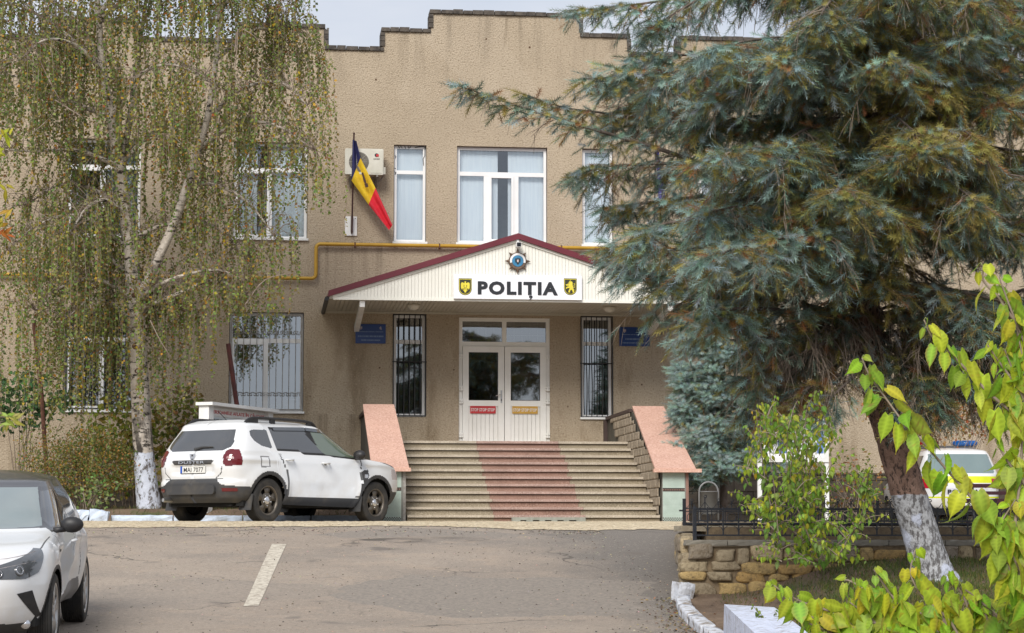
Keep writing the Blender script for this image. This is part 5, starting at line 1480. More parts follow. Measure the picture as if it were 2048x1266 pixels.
for s_ in (-1, 1):
    sd = np.sign(y) == s_
    for nm, out, ms in (('frame', 'window_surround', M_BLACK), ('window_q', 'side_window', M_CGL), ('window_r', 'side_window', M_CGL), ('window_f', 'side_window', M_CGL2), ('headlight', 'headlight', M_LAMPW), ('taillight', 'taillight', M_LAMP), ('reflector', 'reflector', M_LAMP)):
        o = cut(out, V, F, keep & (part == nm) & sd, ms, suv, None, 0.006 if nm in ('taillight', 'reflector') else 0, N)
        if nm == 'taillight':
            tr = BVHTree.FromPolygons([tuple(p) for p in V], [tuple(f) for f in F[::1]])
            lm = MB()
            for (cy_, cz_, w_, h_) in ((s_ * .715, .995, .018, .048), (s_ * .715, .995, .046, .019)):
                n = 7; vs = []
                for j in range(n):
                    for i in (0, 1):
                        yy = cy_ + w_ * (2 * j / (n - 1) - 1); zz_ = cz_ + h_ * (2 * i - 1)
                        hit = tr.ray_cast(Vector((-3, yy, zz_)), Vector((1, 0, 0)))
                        vs.append(((hit[0].x if hit[0] else -2) - 0.018, yy, zz_))
                lm.add(vs, [(2 * j, 2 * j + 1, 2 * j + 3, 2 * j + 2) for j in range(n - 1)])
            lm.build('reversing_lamp', M_LAMPP, o, local=True)
def drape(tree, fn, org, dr):
    hit = tree.ray_cast(Vector(org), Vector(dr)); return hit[0] if hit[0] is not None else Vector(org)
bodytree = BVHTree.FromPolygons([tuple(p) for p in V], [tuple(f) for f in F])
rx = lambda yy, zz_: drape(bodytree, None, (-3, yy, zz_), (1, 0, 0)).x
ry = lambda xx, zz_, s_: drape(bodytree, None, (xx, s_ * 3, zz_), (0, -s_, 0)).y
MR = lambda yy, zz_, dx=0: Matrix.Translation((rx(yy, zz_) - dx, yy, zz_)) @ Matrix.Rotation(-math.pi / 2, 4, 'Z')  # letters facing the rear
m = MB()
xl = rx(0, .925) - 0.012
m.text('DUSTER', Matrix.Translation((xl, 0.0, .908)) @ Matrix.Rotation(-math.pi / 2, 4, 'Z'), 0.042, 0.54, 0.012, 0.006)
m.build('tailgate_lettering', M_CHROME, suv, local=True)
m = MB(); xe = rx(0, 1.02) - 0.004   # open-bottomed shield emblem
pe = [(-.060, 1.060), (.060, 1.060), (.055, 1.01), (.028, .955), (-.028, .955), (-.055, 1.01)]
m.prism(pe, xe - 0.02, xe + 0.004, 'x', None); m.slot(1); m.prism([(-.012, 1.05), (.012, 1.05), (.022, 1.02), (-.022, 1.02)], xe - 0.0215, xe - 0.0202, 'x'); m.prism([(-.02, .985), (.02, .985), (.012, .967), (-.012, .967)], xe - 0.0215, xe - 0.0202, 'x')
m.build('tailgate_emblem', [M_CHROME, M_TRIM], suv, local=True)
m = MB(); xp = min(rx(0.0, .86), rx(.25, .80), rx(-.25, .80), rx(0, .76)) - 0.006
m.box(xp - .012, -.262, .757, xp, .262, .873); m.slot(1); m.box(xp - .0135, .262 - .045, .761, xp - .0121, .258, .869); m.slot(2)
m.text('MAI 7077', Matrix.Translation((xp - .0122, -.02, .778)) @ Matrix.Rotation(-math.pi / 2, 4, 'Z'), 0.075, 0.41, 0.008, 0.002)
for zz_ in (.757, .869): m.box(xp - .014, -.262, zz_, xp - .0121, .262, zz_ + .005)
m.build('number_plate', [M_PLATE, M_PLATEB, M_INK], suv, local=True)
m = MB(); m.tube([(rx(.02, 1.13) - .02, .02, 1.135), (rx(-.1, 1.17) - .02, -.10, 1.165), (rx(-.33, 1.165) - .02, -.33, 1.165)], [0.02, 0.016, 0.008], 6); m.ball((rx(.02, 1.13) - .015, .02, 1.135), .028, 8)
m.build('wiper', M_TRIM, suv_rw, local=True)
m = MB(); m.prism(sweep_round(None, 1.0, .14, .05), -2.165, -2.08, 'x', Matrix.Translation((0, 0, .50)) ); 
m.build('bumper_panel', M_TRIM, suv, local=True)
m = MB(); m.lathe([(.036, 0), (.036, .2), (.028, .2), (.028, 0.01), (.001, .01)], 16, Matrix.Translation((-2.12, .52, .35)) @ Matrix.Rotation(math.pi / 2, 4, 'Y') @ Matrix.Translation((0, 0, -.1)))
m.build('exhaust', M_STEEL, suv, local=True)
un = MB(); un.box(-1.9, -.62, .25, 1.9, .62, .55)
for wx in (-WBX, WBX):
    for s_ in (-1, 1): un.tube([(wx + .43 * math.cos(t), s_ * .69, WZ + .43 * math.sin(t)) for t in np.linspace(-.2, math.pi + .2, 15)], .10, 6)
un.build('underbody', M_WELL, suv, local=True)
for s_ in (-1, 1):
    for wx in (-WBX, WBX): wheel(suv, wx, s_ * .775, WR, .22, 'steel', s_)
    m = MB()   # roof rail
    zr_ = lambda xx: drape(bodytree, None, (xx, s_ * .60, 3), (0, 0, -1)).z
    pts = [(.10, zr_(.10)), (-.02, zr_(0) + .055), (-.4, zr_(-.4) + .072), (-1.0, zr_(-1.0) + .075), (-1.42, zr_(-1.42) + .068), (-1.58, zr_(-1.55) + .005)]
    cm = catmull(pts, 6)
    m.tube([(p[0], s_ * .60, p[1]) for p in cm], .023, 8)
    for xx in (-.95, -1.35): m.box(xx - .05, s_ * .60 - .02, zr_(xx) - .02, xx + .05, s_ * .60 + .02, zr_(xx) + .07)
    m.prism([(-1.58, zr_(-1.5) - .02), (-1.30, zr_(-1.3) - .01), (-1.36, zr_(-1.36) + .07), (-1.44, zr_(-1.44) + .07)], s_ * .60 - .018, s_ * .60 + .018)
    m.prism([(.12, zr_(.12) - .02), (-.10, zr_(-.1) + .06), (-.14, zr_(-.14) - .02)], s_ * .60 - .018, s_ * .60 + .018)
    m.build('roof_rail', M_BLACK, suv, local=True)
    m = MB(); ym = s_ * .96; m.ball((.80, ym, 1.11), .115, 12, (.75, 1.0, .72)); m.tube([(.80, s_ * .84, 1.06), (.80, ym - s_ * .05, 1.06)], .03, 6); m.build('wing_mirror', M_BLACK, suv, True, local=True)
    for xx, zz_ in ((-.86, .985), (.02, .955)):
        yy = ry(xx, zz_, s_); m = MB(); m.tube([(xx - .09, yy - s_ * .004, zz_), (xx - .08, yy + s_ * .03, zz_), (xx + .07, yy + s_ * .032, zz_), (xx + .085, yy - s_ * .004, zz_)], .014, 6)
        m.slot(1); m.ball((xx, yy - s_ * .022, zz_ - .008), .055, 10, (1, .5, .55)); m.build('door_handle', [M_CARW, M_TRIML], suv, True, local=True)  # grey cup behind the grip: shade of the handle recess put into colour
    for xx in (-1.76, .90):
        m = MB(); m.hexa([(xx - .01, s_ * .66, .19), (xx + .01, s_ * .66, .19), (xx + .01, s_ * .90, .19), (xx - .01, s_ * .90, .19)], [(xx + .05, s_ * .66, .44), (xx + .07, s_ * .66, .44), (xx + .07, s_ * .89, .44), (xx + .05, s_ * .89, .44)]); m.build('mudflap', M_TRIM, suv, local=True)
    m = MB(); yy = ry(1.02, .78, s_); m.box(1.0, min(yy, yy + s_ * .012), .74, 1.09, max(yy, yy + s_ * .012), .80); m.build('wing_badge', M_CHROME, suv, local=True)
    m = MB()   # wind deflector over the doors
    for a_, b__ in (((-1.05, 1.495), (-.28, 1.52)), ((-.26, 1.52), (.15, 1.505))):
        vs = []
        for k in range(6):
            t = k / 5
            for dz_ in (0.006, -.05):
                xx, zz_ = a_[0] + (b__[0] - a_[0]) * t, a_[1] + (b__[1] - a_[1]) * t + dz_; vs.append((xx, ry(xx, zz_, s_) + s_ * .014, zz_))
        m.add(vs, [(2 * k, 2 * k + 1, 2 * k + 3, 2 * k + 2) for k in range(5)])
    m.build('wind_deflector', M_CGL, suv, True, local=True)
m = MB(); zt = drape(bodytree, None, (-1.35, 0, 3), (0, 0, -1)).z; m.tube([(-1.35, 0, zt), (-1.55, 0, zt + .13)], .006, 5); m.build('aerial', M_BLACK, suv, local=True)

# ---- white crossover with dark roof at the left edge, facing the camera
r_, f_ = view_xy(152, 22.6), view_xy(90, 20.0)
hd = (f_ - r_).normalized(); rt = Vector((hd.y, -hd.x)); ctr = (r_ + f_) / 2 + rt * 0.78
zr0, zf0 = hz(r_.y), hz(f_.y)
pit = math.atan2(zr0 - zf0, 2.64)
xov = thing('crossover_car', (ctr.x, ctr.y, (zr0 + zf0) / 2), 'white crossover car with a dark roof facing down the slope at the frame edge', 'car', rot=(0, pit, math.atan2(hd.y, hd.x)))
WBX, WZ, WR = 1.32, 0.345, 0.345
def x_shape(V):
    x, y, z = V[..., 0], V[..., 1].copy(), V[..., 2]
    for wx, amp in ((-WBX, .060), (WBX, .05)):
        d = np.hypot(x - wx, z - WZ)
        y += np.sign(y) * amp * np.exp(-((d - 0.42) / 0.17) ** 2) * (np.abs(y) > 0.5) * (z < 1.05)
    y -= np.sign(y) * 0.055 * np.exp(-((z - 0.55 - .12 * (x + .3)) / 0.13) ** 2) * np.exp(-((x - .05) / 0.8) ** 4) * (np.abs(y) > 0.55)
    y += np.sign(y) * 0.02 * np.exp(-((z - 0.90) / 0.06) ** 2) * (np.abs(y) > 0.6) * (x < 1.2)
    return np.stack([x, y, z], -1)
Fp = [(2.0, .20), (2.16, .30), (2.23, .45), (2.25, .62), (2.22, .76), (2.10, .87), (1.75, .96), (1.0, 1.055), (.55, 1.25), (.12, 1.43), (-.05, 1.485), (-.35, 1.53)]
Rp = [(-1.85, .30), (-2.0, .42), (-2.08, .55), (-2.10, .70), (-2.08, .84), (-2.04, .95), (-2.0, 1.03), (-1.92, 1.10), (-1.72, 1.26), (-1.45, 1.42), (-1.38, 1.485), (-1.2, 1.53)]
Wp = [(.74,), (.82,), (.858,), (.872,), (.872,), (.866,), (.852,), (.828,), (.75,), (.655,), (.605,), (.44,)]
V, F, C, N = car_shell(Fp, Rp, Wp, 6.5, 2.6, 0.010, 1150, x_shape)
x, y, z = C.T; ay = np.abs(y); side = np.abs(N[:, 1]) > 0.38
dw = np.minimum(np.hypot(x - WBX, z - WZ), np.hypot(x + WBX, z - WZ))
keep = ~((dw < 0.385) & (ay > 0.48))
part = np.full(len(F), 'body', dtype='U16'); m_idx = np.zeros(len(F), np.int32)
part[(z < .30) | ((dw < .425) & (ay > .5) & (z < .8))] = 'cladding'
part[side & (ay > .55) & in_poly(x, z, [(-.92, .28), (-.80, .50), (.55, .36), (.95, .28)])] = 'sill'
roofz = np.interp(x, [-2.1, -1.5, -.1, .1, .6, 1.0], [1.40, 1.40, 1.415, 1.40, 1.25, 1.07])
part[(z > roofz) | (side & in_poly(x, z, [(1.05, 1.02), (.80, 1.03), (-.9, 1.10), (-1.35, 1.20), (-1.1, 1.5), (-.1, 1.55), (.3, 1.43), (1.02, 1.09)]))] = 'roof'
part[(z > 1.07) & (x > -.3) & (x < 1.05) & (N[:, 0] > .2) & (ay < .80)] = 'roof'
fgl = [(.62, 1.075), (.55, 1.17), (.12, 1.385), (-.22, 1.40), (-.30, 1.10)]
rgl = [(-.36, 1.105), (-.28, 1.40), (-.75, 1.385), (-1.12, 1.27), (-1.15, 1.22), (-.95, 1.14)]
part[side & in_poly(x, z, fgl)] = 'window_f'; part[side & in_poly(x, z, rgl)] = 'window_r'
part[(N[:, 0] > .30) & (z > 1.075) & (x > -.05) & (ay < np.interp(z, [1.07, 1.43], [.70, .56])) & (z < 1.425)] = 'windscreen'
ap = ay + np.clip(2.16 - x, 0, 2) * .9
tt = np.clip((ap - .35) / 1.0, 0, 1)
part[(x > 1.9) & (z > .27) & (z < .46) & (ay < .50)] = 'intake'
part[(x > 1.7) & (z < .275)] = 'cladding'
seam = np.zeros(len(F), bool)
for pts in ([(-.33, 1.09), (-.36, .62), (-.34, .36)], [(.86, 1.03), (.84, .75), (.74, .36)], [(-1.0, 1.12), (-.86, .82), (-.80, .52)]): seam |= side & near_line(x, z, pts, .006)
seam |= (x > .9) & (z > .84) & near_line(x, ay, [(1.0, .80), (1.5, .79), (1.80, .76), (2.0, .66), (2.10, .5), (2.14, .0)], .006)
m_idx[seam] = 1
for nm, out, ms in (('body', 'body', [M_PEARL, M_SEAM]), ('cladding', 'cladding', M_TRIM), ('roof', 'roof', M_ROOFG), ('windscreen', 'windscreen', car_glass('windscreen_glass', (0.19, 0.23, 0.23)))):
    cut(out, V, F, keep & (part == nm), ms, xov, m_idx if nm == 'body' else None)
M_HL = mat('headlamp_clear', (0.10, 0.105, 0.115), 0.06, (0.055, 0.06, 0.065), 5, coat=1.0, p=(0.3, 0.7))
xtree = BVHTree.FromPolygons([tuple(p) for p in V], [tuple(f) for f in F])
for s_ in (-1, 1):
    sd = np.sign(y) == s_
    for nm, out, ms in (('sill', 'sill_panel', M_TRIML), ('window_f', 'side_window', M_CGL), ('window_r', 'side_window', M_CGL), ('headlight', 'headlight', M_HL), ('intake', 'air_intake', M_BLACK)):
        if nm == 'headlight':
            hp = MB(); NA, NB = 50, 9; vs = []
            for i in range(NA + 1):
                fi = rad(14 + 41 * i / NA); dr_ = Vector((math.cos(fi), s_ * math.sin(fi), 0))
                lo_ = np.interp(math.degrees(fi), [14, 36, 45, 52, 55], [.705, .690, .735, .86, .925]); hi_ = np.interp(math.degrees(fi), [14, 30, 50, 55], [.770, .845, .940, .930])
                for j in range(NB + 1):
                    zz_ = lo_ + (hi_ - lo_) * j / NB; h = xtree.ray_cast(Vector((1.0, 0, zz_)) + dr_ * 3, -dr_)
                    q_ = h[0] if h[0] is not None else Vector((2, s_ * .7, zz_)); vs.append(q_ + dr_ * .005)
            hp.add(vs, [(i * (NB + 1) + j, (i + 1) * (NB + 1) + j, (i + 1) * (NB + 1) + j + 1, i * (NB + 1) + j + 1) for i in range(NA) for j in range(NB)])
            o = hp.build('headlight', M_HL, xov, True, local=True)
        else: o = cut(out, V, F, keep & (part == nm) & sd, ms, xov)
        if nm == 'intake':
            hp = MB(); vs = []
            for i in range(11):
                for j in range(5):
                    u, v = i / 10, j / 4; yy = (.645 + (.80 - .645) * u) * (1 - v) + (.76 + (.825 - .76) * u) * v; zz_ = (.565 + (.31 - .565) * u) * (1 - v) + (.585 + (.33 - .585) * u) * v
                    h = xtree.ray_cast(Vector((3, s_ * yy, zz_)), Vector((-1, 0, 0))); q_ = h[0] if h[0] is not None else Vector((2, s_ * yy, zz_)); vs.append(q_ + Vector((.004, s_ * .003, 0)))
            hp.add(vs, [(i * 5 + j, (i + 1) * 5 + j, (i + 1) * 5 + j + 1, i * 5 + j + 1) for i in range(10) for j in range(4)])
            hp.build('side_intake', M_BLACK, xov, True, local=True)
        if nm == 'headlight':
            lm = MB()
            for yy, zz_, rr in ((.66, .765, .040), (.50, .745, .032)):
                h = xtree.ray_cast(Vector((3, s_ * yy, zz_)), Vector((-1, 0, 0)))
                nn = Vector((h[1].x, h[1].y, h[1].z)); nn = nn if nn.x > 0 else -nn
                Mq = Matrix.Translation(h[0] + nn * .008) @ nn.to_track_quat('Z', 'Y').to_matrix().to_4x4()
                lm.slot(1); lm.lathe([(rr * 1.3, -.004), (rr * 1.2, .003), (rr * .95, .003)], 24, Mq); lm.slot(0); lm.lathe([(rr * .95, .003), (rr * .88, .006), (rr * .8, .003)], 24, Mq); lm.slot(1); lm.lathe([(rr * .8, .002), (rr * .5, .007), (.001, .009)], 24, Mq)
            # bright strip along the upper edge
            vs = []
            for k in range(13):
                a_ = .40 + .88 * k / 12
                yy = min(a_, .80); xx_ = 3.0
                zz_ = np.interp(a_, [.4, .75, 1.28], [.775, .835, .915]) - .004
                if a_ < .80: h = xtree.ray_cast(Vector((3, s_ * yy, zz_)), Vector((-1, 0, 0)))
                else: xx_ = 2.16 - (a_ - .84) / .9 * 1.0; h = xtree.ray_cast(Vector((xx_, s_ * 3, zz_)), Vector((0, -s_, 0)))
                if h[0] is None: continue
                nn = h[1] if h[1].dot(h[0] - Vector((0, 0, .6))) > 0 else -h[1]
                vs += [h[0] + nn * .007, h[0] + nn * .007 + Vector((0, 0, -.022))]
            n = len(vs) // 2
            lm.slot(2); lm.add(vs, [(2 * k, 2 * k + 1, 2 * k + 3, 2 * k + 2) for k in range(n - 1)])
            lm.build('lamp_unit', [M_CHROME, M_CGL, M_LAMPW], o, True, local=True)
    for wx in (-WBX, WBX): wheel(xov, wx, s_ * .79, WR, .225, 'alloy', s_)
    m = MB(); ym = s_ * .985
    m.ball((.66, ym - s_ * .02, 1.095), .115, 14, (.6, .95, .66)); m.tube([(.70, s_ * .80, 1.045), (.67, ym - s_ * .08, 1.055)], .028, 6); m.build('wing_mirror', M_BLACK, xov, True, local=True)
    yy = xtree.ray_cast(Vector((-.12, s_ * 3, .90)), Vector((0, -s_, 0)))[0].y
    m = MB(); m.tube([(-.22, yy - s_ * .004, .90), (-.20, yy + s_ * .035, .905), (-.04, yy + s_ * .035, .905), (-.02, yy - s_ * .004, .90)], .015, 6); m.build('door_handle', M_PEARL, xov, True, local=True)
    yy = xtree.ray_cast(Vector((.95, s_ * 3, .87)), Vector((0, -s_, 0)))[0].y
    m = MB(); m.box(.90, min(yy, yy + s_ * .008), .862, 1.0, max(yy, yy + s_ * .008), .882); m.build('wing_badge', M_TRIM, xov, local=True)
    h = xtree.ray_cast(Vector((3, s_ * .70, .29)), Vector((-1, 0, 0)))[0]
    m = MB(); m.lathe([(.045, 0), (.04, .012), (.001, .016)], 18, Matrix.Translation((h.x, h.y, .285)) @ Matrix.Rotation(math.pi / 2, 4, 'Y')); m.build('fog_lamp', M_CHROME, xov, True, local=True)
h = xtree.ray_cast(Vector((3, .60, .50)), Vector((-1, 0, 0)))[0]
lf_ = MB(); lf_.add([(h.x + .006, .60 + .040 * math.cos(t) , .50 + .024 * math.sin(t) + .008 * math.cos(t)) for t in np.linspace(0, 6.28, 12, endpoint=False)], [list(range(12))])
un = MB(); un.box(-1.8, -.60, .22, 1.85, .60, .55)
for wx in (-WBX, WBX):
    for s_ in (-1, 1): un.tube([(wx + .42 * math.cos(t), s_ * .70, WZ + .42 * math.sin(t)) for t in np.linspace(-.2, math.pi + .2, 15)], .11, 6)
un.build('underbody', M_WELL, xov, local=True)
# steering wheel and dashboard edge behind the windscreen are not seen through the reflection

# ---- patrol car at the right, seen from behind through the leaves
YP = -4.0
pc_ = at(1940, 1000, YP)
pol = thing('patrol_car', (pc_.x, YP + 1.9, 0.0), 'white and yellow patrol car with a red and blue light bar behind the bench', 'car', rz=rad(90 - 4))
Fp = [(1.80, .25), (1.92, .4), (1.95, .55), (1.93, .70), (1.85, .80), (1.6, .87), (.85, .95), (.45, 1.18), (.1, 1.38), (-.1, 1.44), (-.3, 1.47)]
Rp = [(-1.8, .25), (-1.90, .35), (-1.93, .5), (-1.93, .66), (-1.92, .78), (-1.90, .88), (-1.87, .97), (-1.76, 1.16), (-1.63, 1.36), (-1.56, 1.43), (-1.4, 1.47)]
Wp = [(.74,), (.79,), (.82,), (.825,), (.82,), (.81,), (.795,), (.73,), (.655,), (.60,), (.45,)]
V, F, C, N = car_shell(Fp, Rp, Wp, 9, 3.2, 0.03, 420)
x, y, z = C.T; ay = np.abs(y); rear = (N[:, 0] < -.25) & (x < -1.3); side = np.abs(N[:, 1]) > .42
dw = np.minimum(np.hypot(x - 1.2, z - .29), np.hypot(x + 1.2, z - .29))
keep = ~((dw < .33) & (ay > .45))
mi = np.zeros(len(F), np.int32)
mi[(x < -1.2) & (z > .80) & (z < .925)] = 1; mi[(x < -1.2) & (z > .505) & (z < .545)] = 1
mi[(x < -1.2) & (z > .55) & (z < .70) & (ay < .5)] = 2
part = np.full(len(F), 'body', dtype='U16')
part[rear & in_poly(y, z, [(-.58, 1.36), (.58, 1.36), (.66, 1.02), (.64, .985), (-.64, .985), (-.66, 1.02)])] = 'rear_window'
part[(x < -1.6) & (z > .70) & (z < .875) & (ay > .58)] = 'taillight'
part[side & in_poly(x, z, [(-1.45, 1.34), (.1, 1.36), (.75, 1.0), (-1.5, 1.0)])] = 'side_window'
part[(N[:, 0] > .3) & (z > .98)] = 'windscreen'
M_PYEL = mat('reflective_yellow', (0.64, 0.70, 0.01), 0.35); M_PSIL = mat('reflective_silver', (0.62, 0.62, 0.66), 0.35)
for nm, ms in (('body', [M_CARW, M_PYEL, M_PSIL]), ('rear_window', car_glass('rear_glass_pale', (0.16, 0.22, 0.22))), ('windscreen', M_CGL)): cut(nm, V, F, keep & (part == nm), ms, pol, mi if nm == 'body' else None)
for s_ in (-1, 1):
    cut('taillight', V, F, keep & (part == 'taillight') & (np.sign(y) == s_), mat('rear_lamp_bright', (0.45, 0.012, 0.03), 0.15, coat=0.5) if s_ < 0 else bpy.data.materials['rear_lamp_bright'], pol, None, .008, N)
    cut('side_window', V, F, keep & (part == 'side_window') & (np.sign(y) == s_), M_CGL, pol)
    for wx in (-1.2, 1.2): wheel(pol, wx, s_ * .72, .29, .18, 'steel', s_)
m = MB(); m.text('POLIȚIA', Matrix.Translation((-1.94, 0, .585)) @ Matrix.Rotation(-math.pi / 2, 4, 'Z'), 0.085, 0.62, 0.02, 0.006); m.build('lettering', M_INK, pol, local=True)
m = MB(); m.box(-1.97, -.26, .36, -1.945, .26, .475); m.slot(1); m.box(-1.9715, .19, .365, -1.9702, .255, .47); m.build('number_plate', [M_PLATE, M_PLATEB], pol, local=True)
m = MB(); m.prism(sweep_round(None, 1.22, .055, .02), -.62, -.38, 'x', Matrix.Translation((0, 0, 1.535))); m.box(-.6, -.5, 1.50, -.4, .5, 1.512)
lb = m.build('light_bar', M_TRIML, pol, local=True)
for s_, nm, c in ((1, 'red_beacon', (0.55, 0.01, 0.02)), (-1, 'blue_beacon', (0.015, 0.18, 0.62))):
    m = MB(); m.prism(sweep_round(None, .46, .10, .045), -.66, -.36, 'x', Matrix.Translation((0, s_ * .39, 1.615))); m.build(nm, mat(nm + '_lens', c, 0.15, coat=0.6), lb, True, local=True)
un = MB(); un.box(-1.8, -.7, .18, 1.8, .7, .5); un.build('underbody', M_WELL, pol, local=True)
# ------------------------------------------------------------------ plants
RNG = np.random.default_rng(7)
def unit(v):
    v = np.asarray(v, float); return v / (np.linalg.norm(v, axis=-1, keepdims=True) + 1e-12)
class Leaves:
    """many leaves from one template, gathered into one crown mesh"""
    def __init__(s, TV, TF, shade=None):
        s.TV = np.array(TV, float); s.TF = np.array(TF, int); s.sh = np.ones(len(s.TV)) if shade is None else np.array(shade, float)
        s.edge = None; s.wr = (1, 1); s.zr = (1, 1); s.p = []; s.a = []; s.n = []; s.k = []; s.c = []
    def add(s, p, axis, normal, size, col): s.p.append(tuple(p)); s.a.append(tuple(axis)); s.n.append(tuple(normal)); s.k.append(size); s.c.append(col)
    def arrays(s):
        p = np.array(s.p); a = unit(s.a); n = np.array(s.n, float); n = unit(n - a * (n * a).sum(1, keepdims=True)); b = np.cross(a, n)
        k = np.array(s.k)[:, None, None]
        r0 = np.random.default_rng(len(p)); wv = r0.uniform(s.wr[0], s.wr[1], len(p))[:, None, None]; zv = r0.uniform(s.zr[0], s.zr[1], len(p))[:, None, None]
        T = s.TV[None] * np.ones((len(p), 1, 1)); T[..., 0:1] *= wv; T[..., 2:3] *= zv
        V = p[:, None] + k * (T[..., 0:1] * b[:, None] + T[..., 1:2] * a[:, None] + T[..., 2:3] * n[:, None])
        N = len(p); m = len(s.TV)
        F = (s.TF[None] + (np.arange(N) * m)[:, None, None]).reshape(-1, s.TF.shape[1])
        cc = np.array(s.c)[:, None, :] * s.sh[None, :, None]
        if s.edge is not None:   # some leaves turn yellow-brown from the rim and tip, with a few blotches
            mk = s.edge[None, :] * (r0.random(N) < .38)[:, None] * r0.uniform(.4, 1, (N, 1)) + (r0.random((N, m)) < .02) * .8
            mk = np.clip(mk, 0, 1)[..., None]; cc = cc * (1 - mk) + np.where((r0.random(N) < .6)[:, None, None], np.array([.46, .38, .05]), np.array([.26, .15, .05])) * mk
        C = cc.reshape(-1, 3)
        return V.reshape(-1, 3), F, C
    def build(s, name, m, parent, smooth=False):
        V, F, C = s.arrays(); return np_mesh(name, V, F, m, parent, C, smooth=smooth)
class Twigs:
    """thin three-sided twigs, quick to build"""
    def __init__(s): s.V = []; s.F = []; s.n = 0
    def add(s, pts, r0, r1, n=3):
        pts = np.array([tuple(p) for p in pts], float); k = len(pts)
        t = unit(np.gradient(pts, axis=0)); ref = np.array([0.3, 0.5, 0.81]) if abs(t[0] @ np.array([0.3, 0.5, 0.81])) < .95 else np.array([1., 0, 0])
        u = unit(np.cross(t, ref)); v = np.cross(t, u)
        r = np.linspace(r0, r1, k)[:, None, None]
        ang = np.arange(n) * 2 * np.pi / n
        ring = pts[:, None] + r * (np.cos(ang)[None, :, None] * u[:, None] + np.sin(ang)[None, :, None] * v[:, None])
        s.V.append(ring.reshape(-1, 3))
        i = np.arange(k - 1)[:, None] * n; j = np.arange(n)[None]
        s.F.append((np.stack([i + j, i + (j + 1) % n, i + n + (j + 1) % n, i + n + j], -1) + s.n).reshape(-1, 4)); s.n += k * n
    def build(s, name, m, parent): return np_mesh(name, np.vstack(s.V), np.vstack(s.F), m, parent, smooth=True)
def leaf_template(rows, prof, fold=0.15, curl=0.2, serr=0.0, heart=0.0):
    """leaf of unit length along +y; prof(t) half width"""
    V = []; sh = []
    for i in range(rows + 1):
        t = i / rows; w = prof(t) * (1 + (serr if i % 2 else -serr))
        zc = -curl * t * t
        hy = -heart * max(0, 1 - t * 5)
        for k, u in enumerate((-1, -.5, 0, .5, 1)):
            V.append((u * w, t + hy * abs(u), zc + fold * abs(u) * w - (0.12 * (abs(u) == 1) * w)))
            sh.append(1.38 if k == 2 else ((1.10, .84)[i % 2] if k in (1, 3) else (1.0, .90)[i % 2]))
    F = [(i * 5 + k, i * 5 + k + 1, i * 5 + k + 6, i * 5 + k + 5) for i in range(rows) for k in range(4)]
    return V, F, sh
KITE = ([(0, 0, 0), (.38, .42, .06), (0, 1, -.05), (-.38, .42, .06)], [(0, 1, 2, 3)])
M_LEAF = attr_mat('birch_leaf', 0.55, 0.40)
M_LEAF2 = attr_mat('mulberry_leaf', 0.50, 0.45, 0.30)
M_NEEDLE = attr_mat('spruce_needle', 0.6, 0.0, 0.25)
M_TWIG = mat('brown_twig', (0.165, 0.125, 0.092), 0.9, (0.30, 0.24, 0.19), 9)
M_PALETWIG = mat('pale_twig', (0.42, 0.37, 0.31), 0.85, (0.24, 0.19, 0.15), 7)
def jit(c, a, r): return tuple(max(0.004, x * (1 + r.uniform(-a, a))) for x in c)

# ---- weeping birch
def birch_bark():
    m, nt, b, vec = new_mat('birch_bark', 0.85)
    sx = nt.nodes.new('ShaderNodeSeparateXYZ'); nt.links.new(vec, sx.inputs[0])
    c = _mix(nt, _ramp(nt, _noise(nt, vec, 7, 4), .35, .65), (0.60, 0.54, 0.47), (0.42, 0.36, 0.30))
    c = _mix(nt, _ramp(nt, _noise(nt, vec, 5, 5, .7, (1, 1, 3.2)), .54, .60), c, (0.035, 0.028, 0.022))
    fiss = _ramp(nt, _noise(nt, vec, 7, 5, .7, (1, 1, .35)), .46, .56)
    lowm = _ramp(nt, sx.outputs[2], 2.3, 1.1)
    mu = nt.nodes.new('ShaderNodeMath'); mu.operation = 'MULTIPLY'; nt.links.new(fiss, mu.inputs[0]); nt.links.new(lowm, mu.inputs[1])
    c = _mix(nt, mu.outputs[0], c, (0.05, 0.042, 0.035))
    # limewash up to about a metre, flaking
    wn_ = _noise(nt, vec, 6, 3); ad = nt.nodes.new('ShaderNodeMath'); ad.operation = 'MULTIPLY_ADD'; nt.links.new(wn_, ad.inputs[0]); ad.inputs[1].default_value = .12; nt.links.new(sx.outputs[2], ad.inputs[2])
    lime = _mix(nt, _ramp(nt, _noise(nt, vec, 11, 5, .7, (1, 1, .5)), .53, .60), (0.62, 0.66, 0.76), (0.13, 0.115, 0.11))
    c = _mix(nt, _ramp(nt, ad.outputs[0], 1.07, 1.05), c, lime)
    nt.links.new(c, b.inputs['Base Color'])
    _bump(nt, b, _noise(nt, vec, 9, 6, .7, (1, 1, .6)), 1.0, 0.04)
    return m
DB = 40.0
bp = lambda px, py, dd=0.0: atd(px, py, DB + dd)
base = bp(297, 1016)
birch = thing('birch_tree', (base.x, base.y, base.z), 'weeping birch with white bark and a limewashed foot in front of the facade', 'tree')
M_BARK = birch_bark()
def tapered(mb, pts, radii, n=12, sub=6, wob=0.0, seed=0):
    r_ = random.Random(seed)
    c = catmull([tuple(p) for p in pts], sub); rr = catmull([(q,) for q in radii], sub)
    mb.tube([(p[0] + r_.uniform(-wob, wob), p[1] + r_.uniform(-wob, wob), p[2]) for p in c], [max(.002, q[0]) for q in rr], n)
    return c
m = MB()
main = [(299, 1024), (292, 960), (287, 900), (281, 800), (272, 640), (262, 510), (250, 420), (238, 330), (222, 235), (206, 130), (196, 20), (190, -90), (186, -220)]
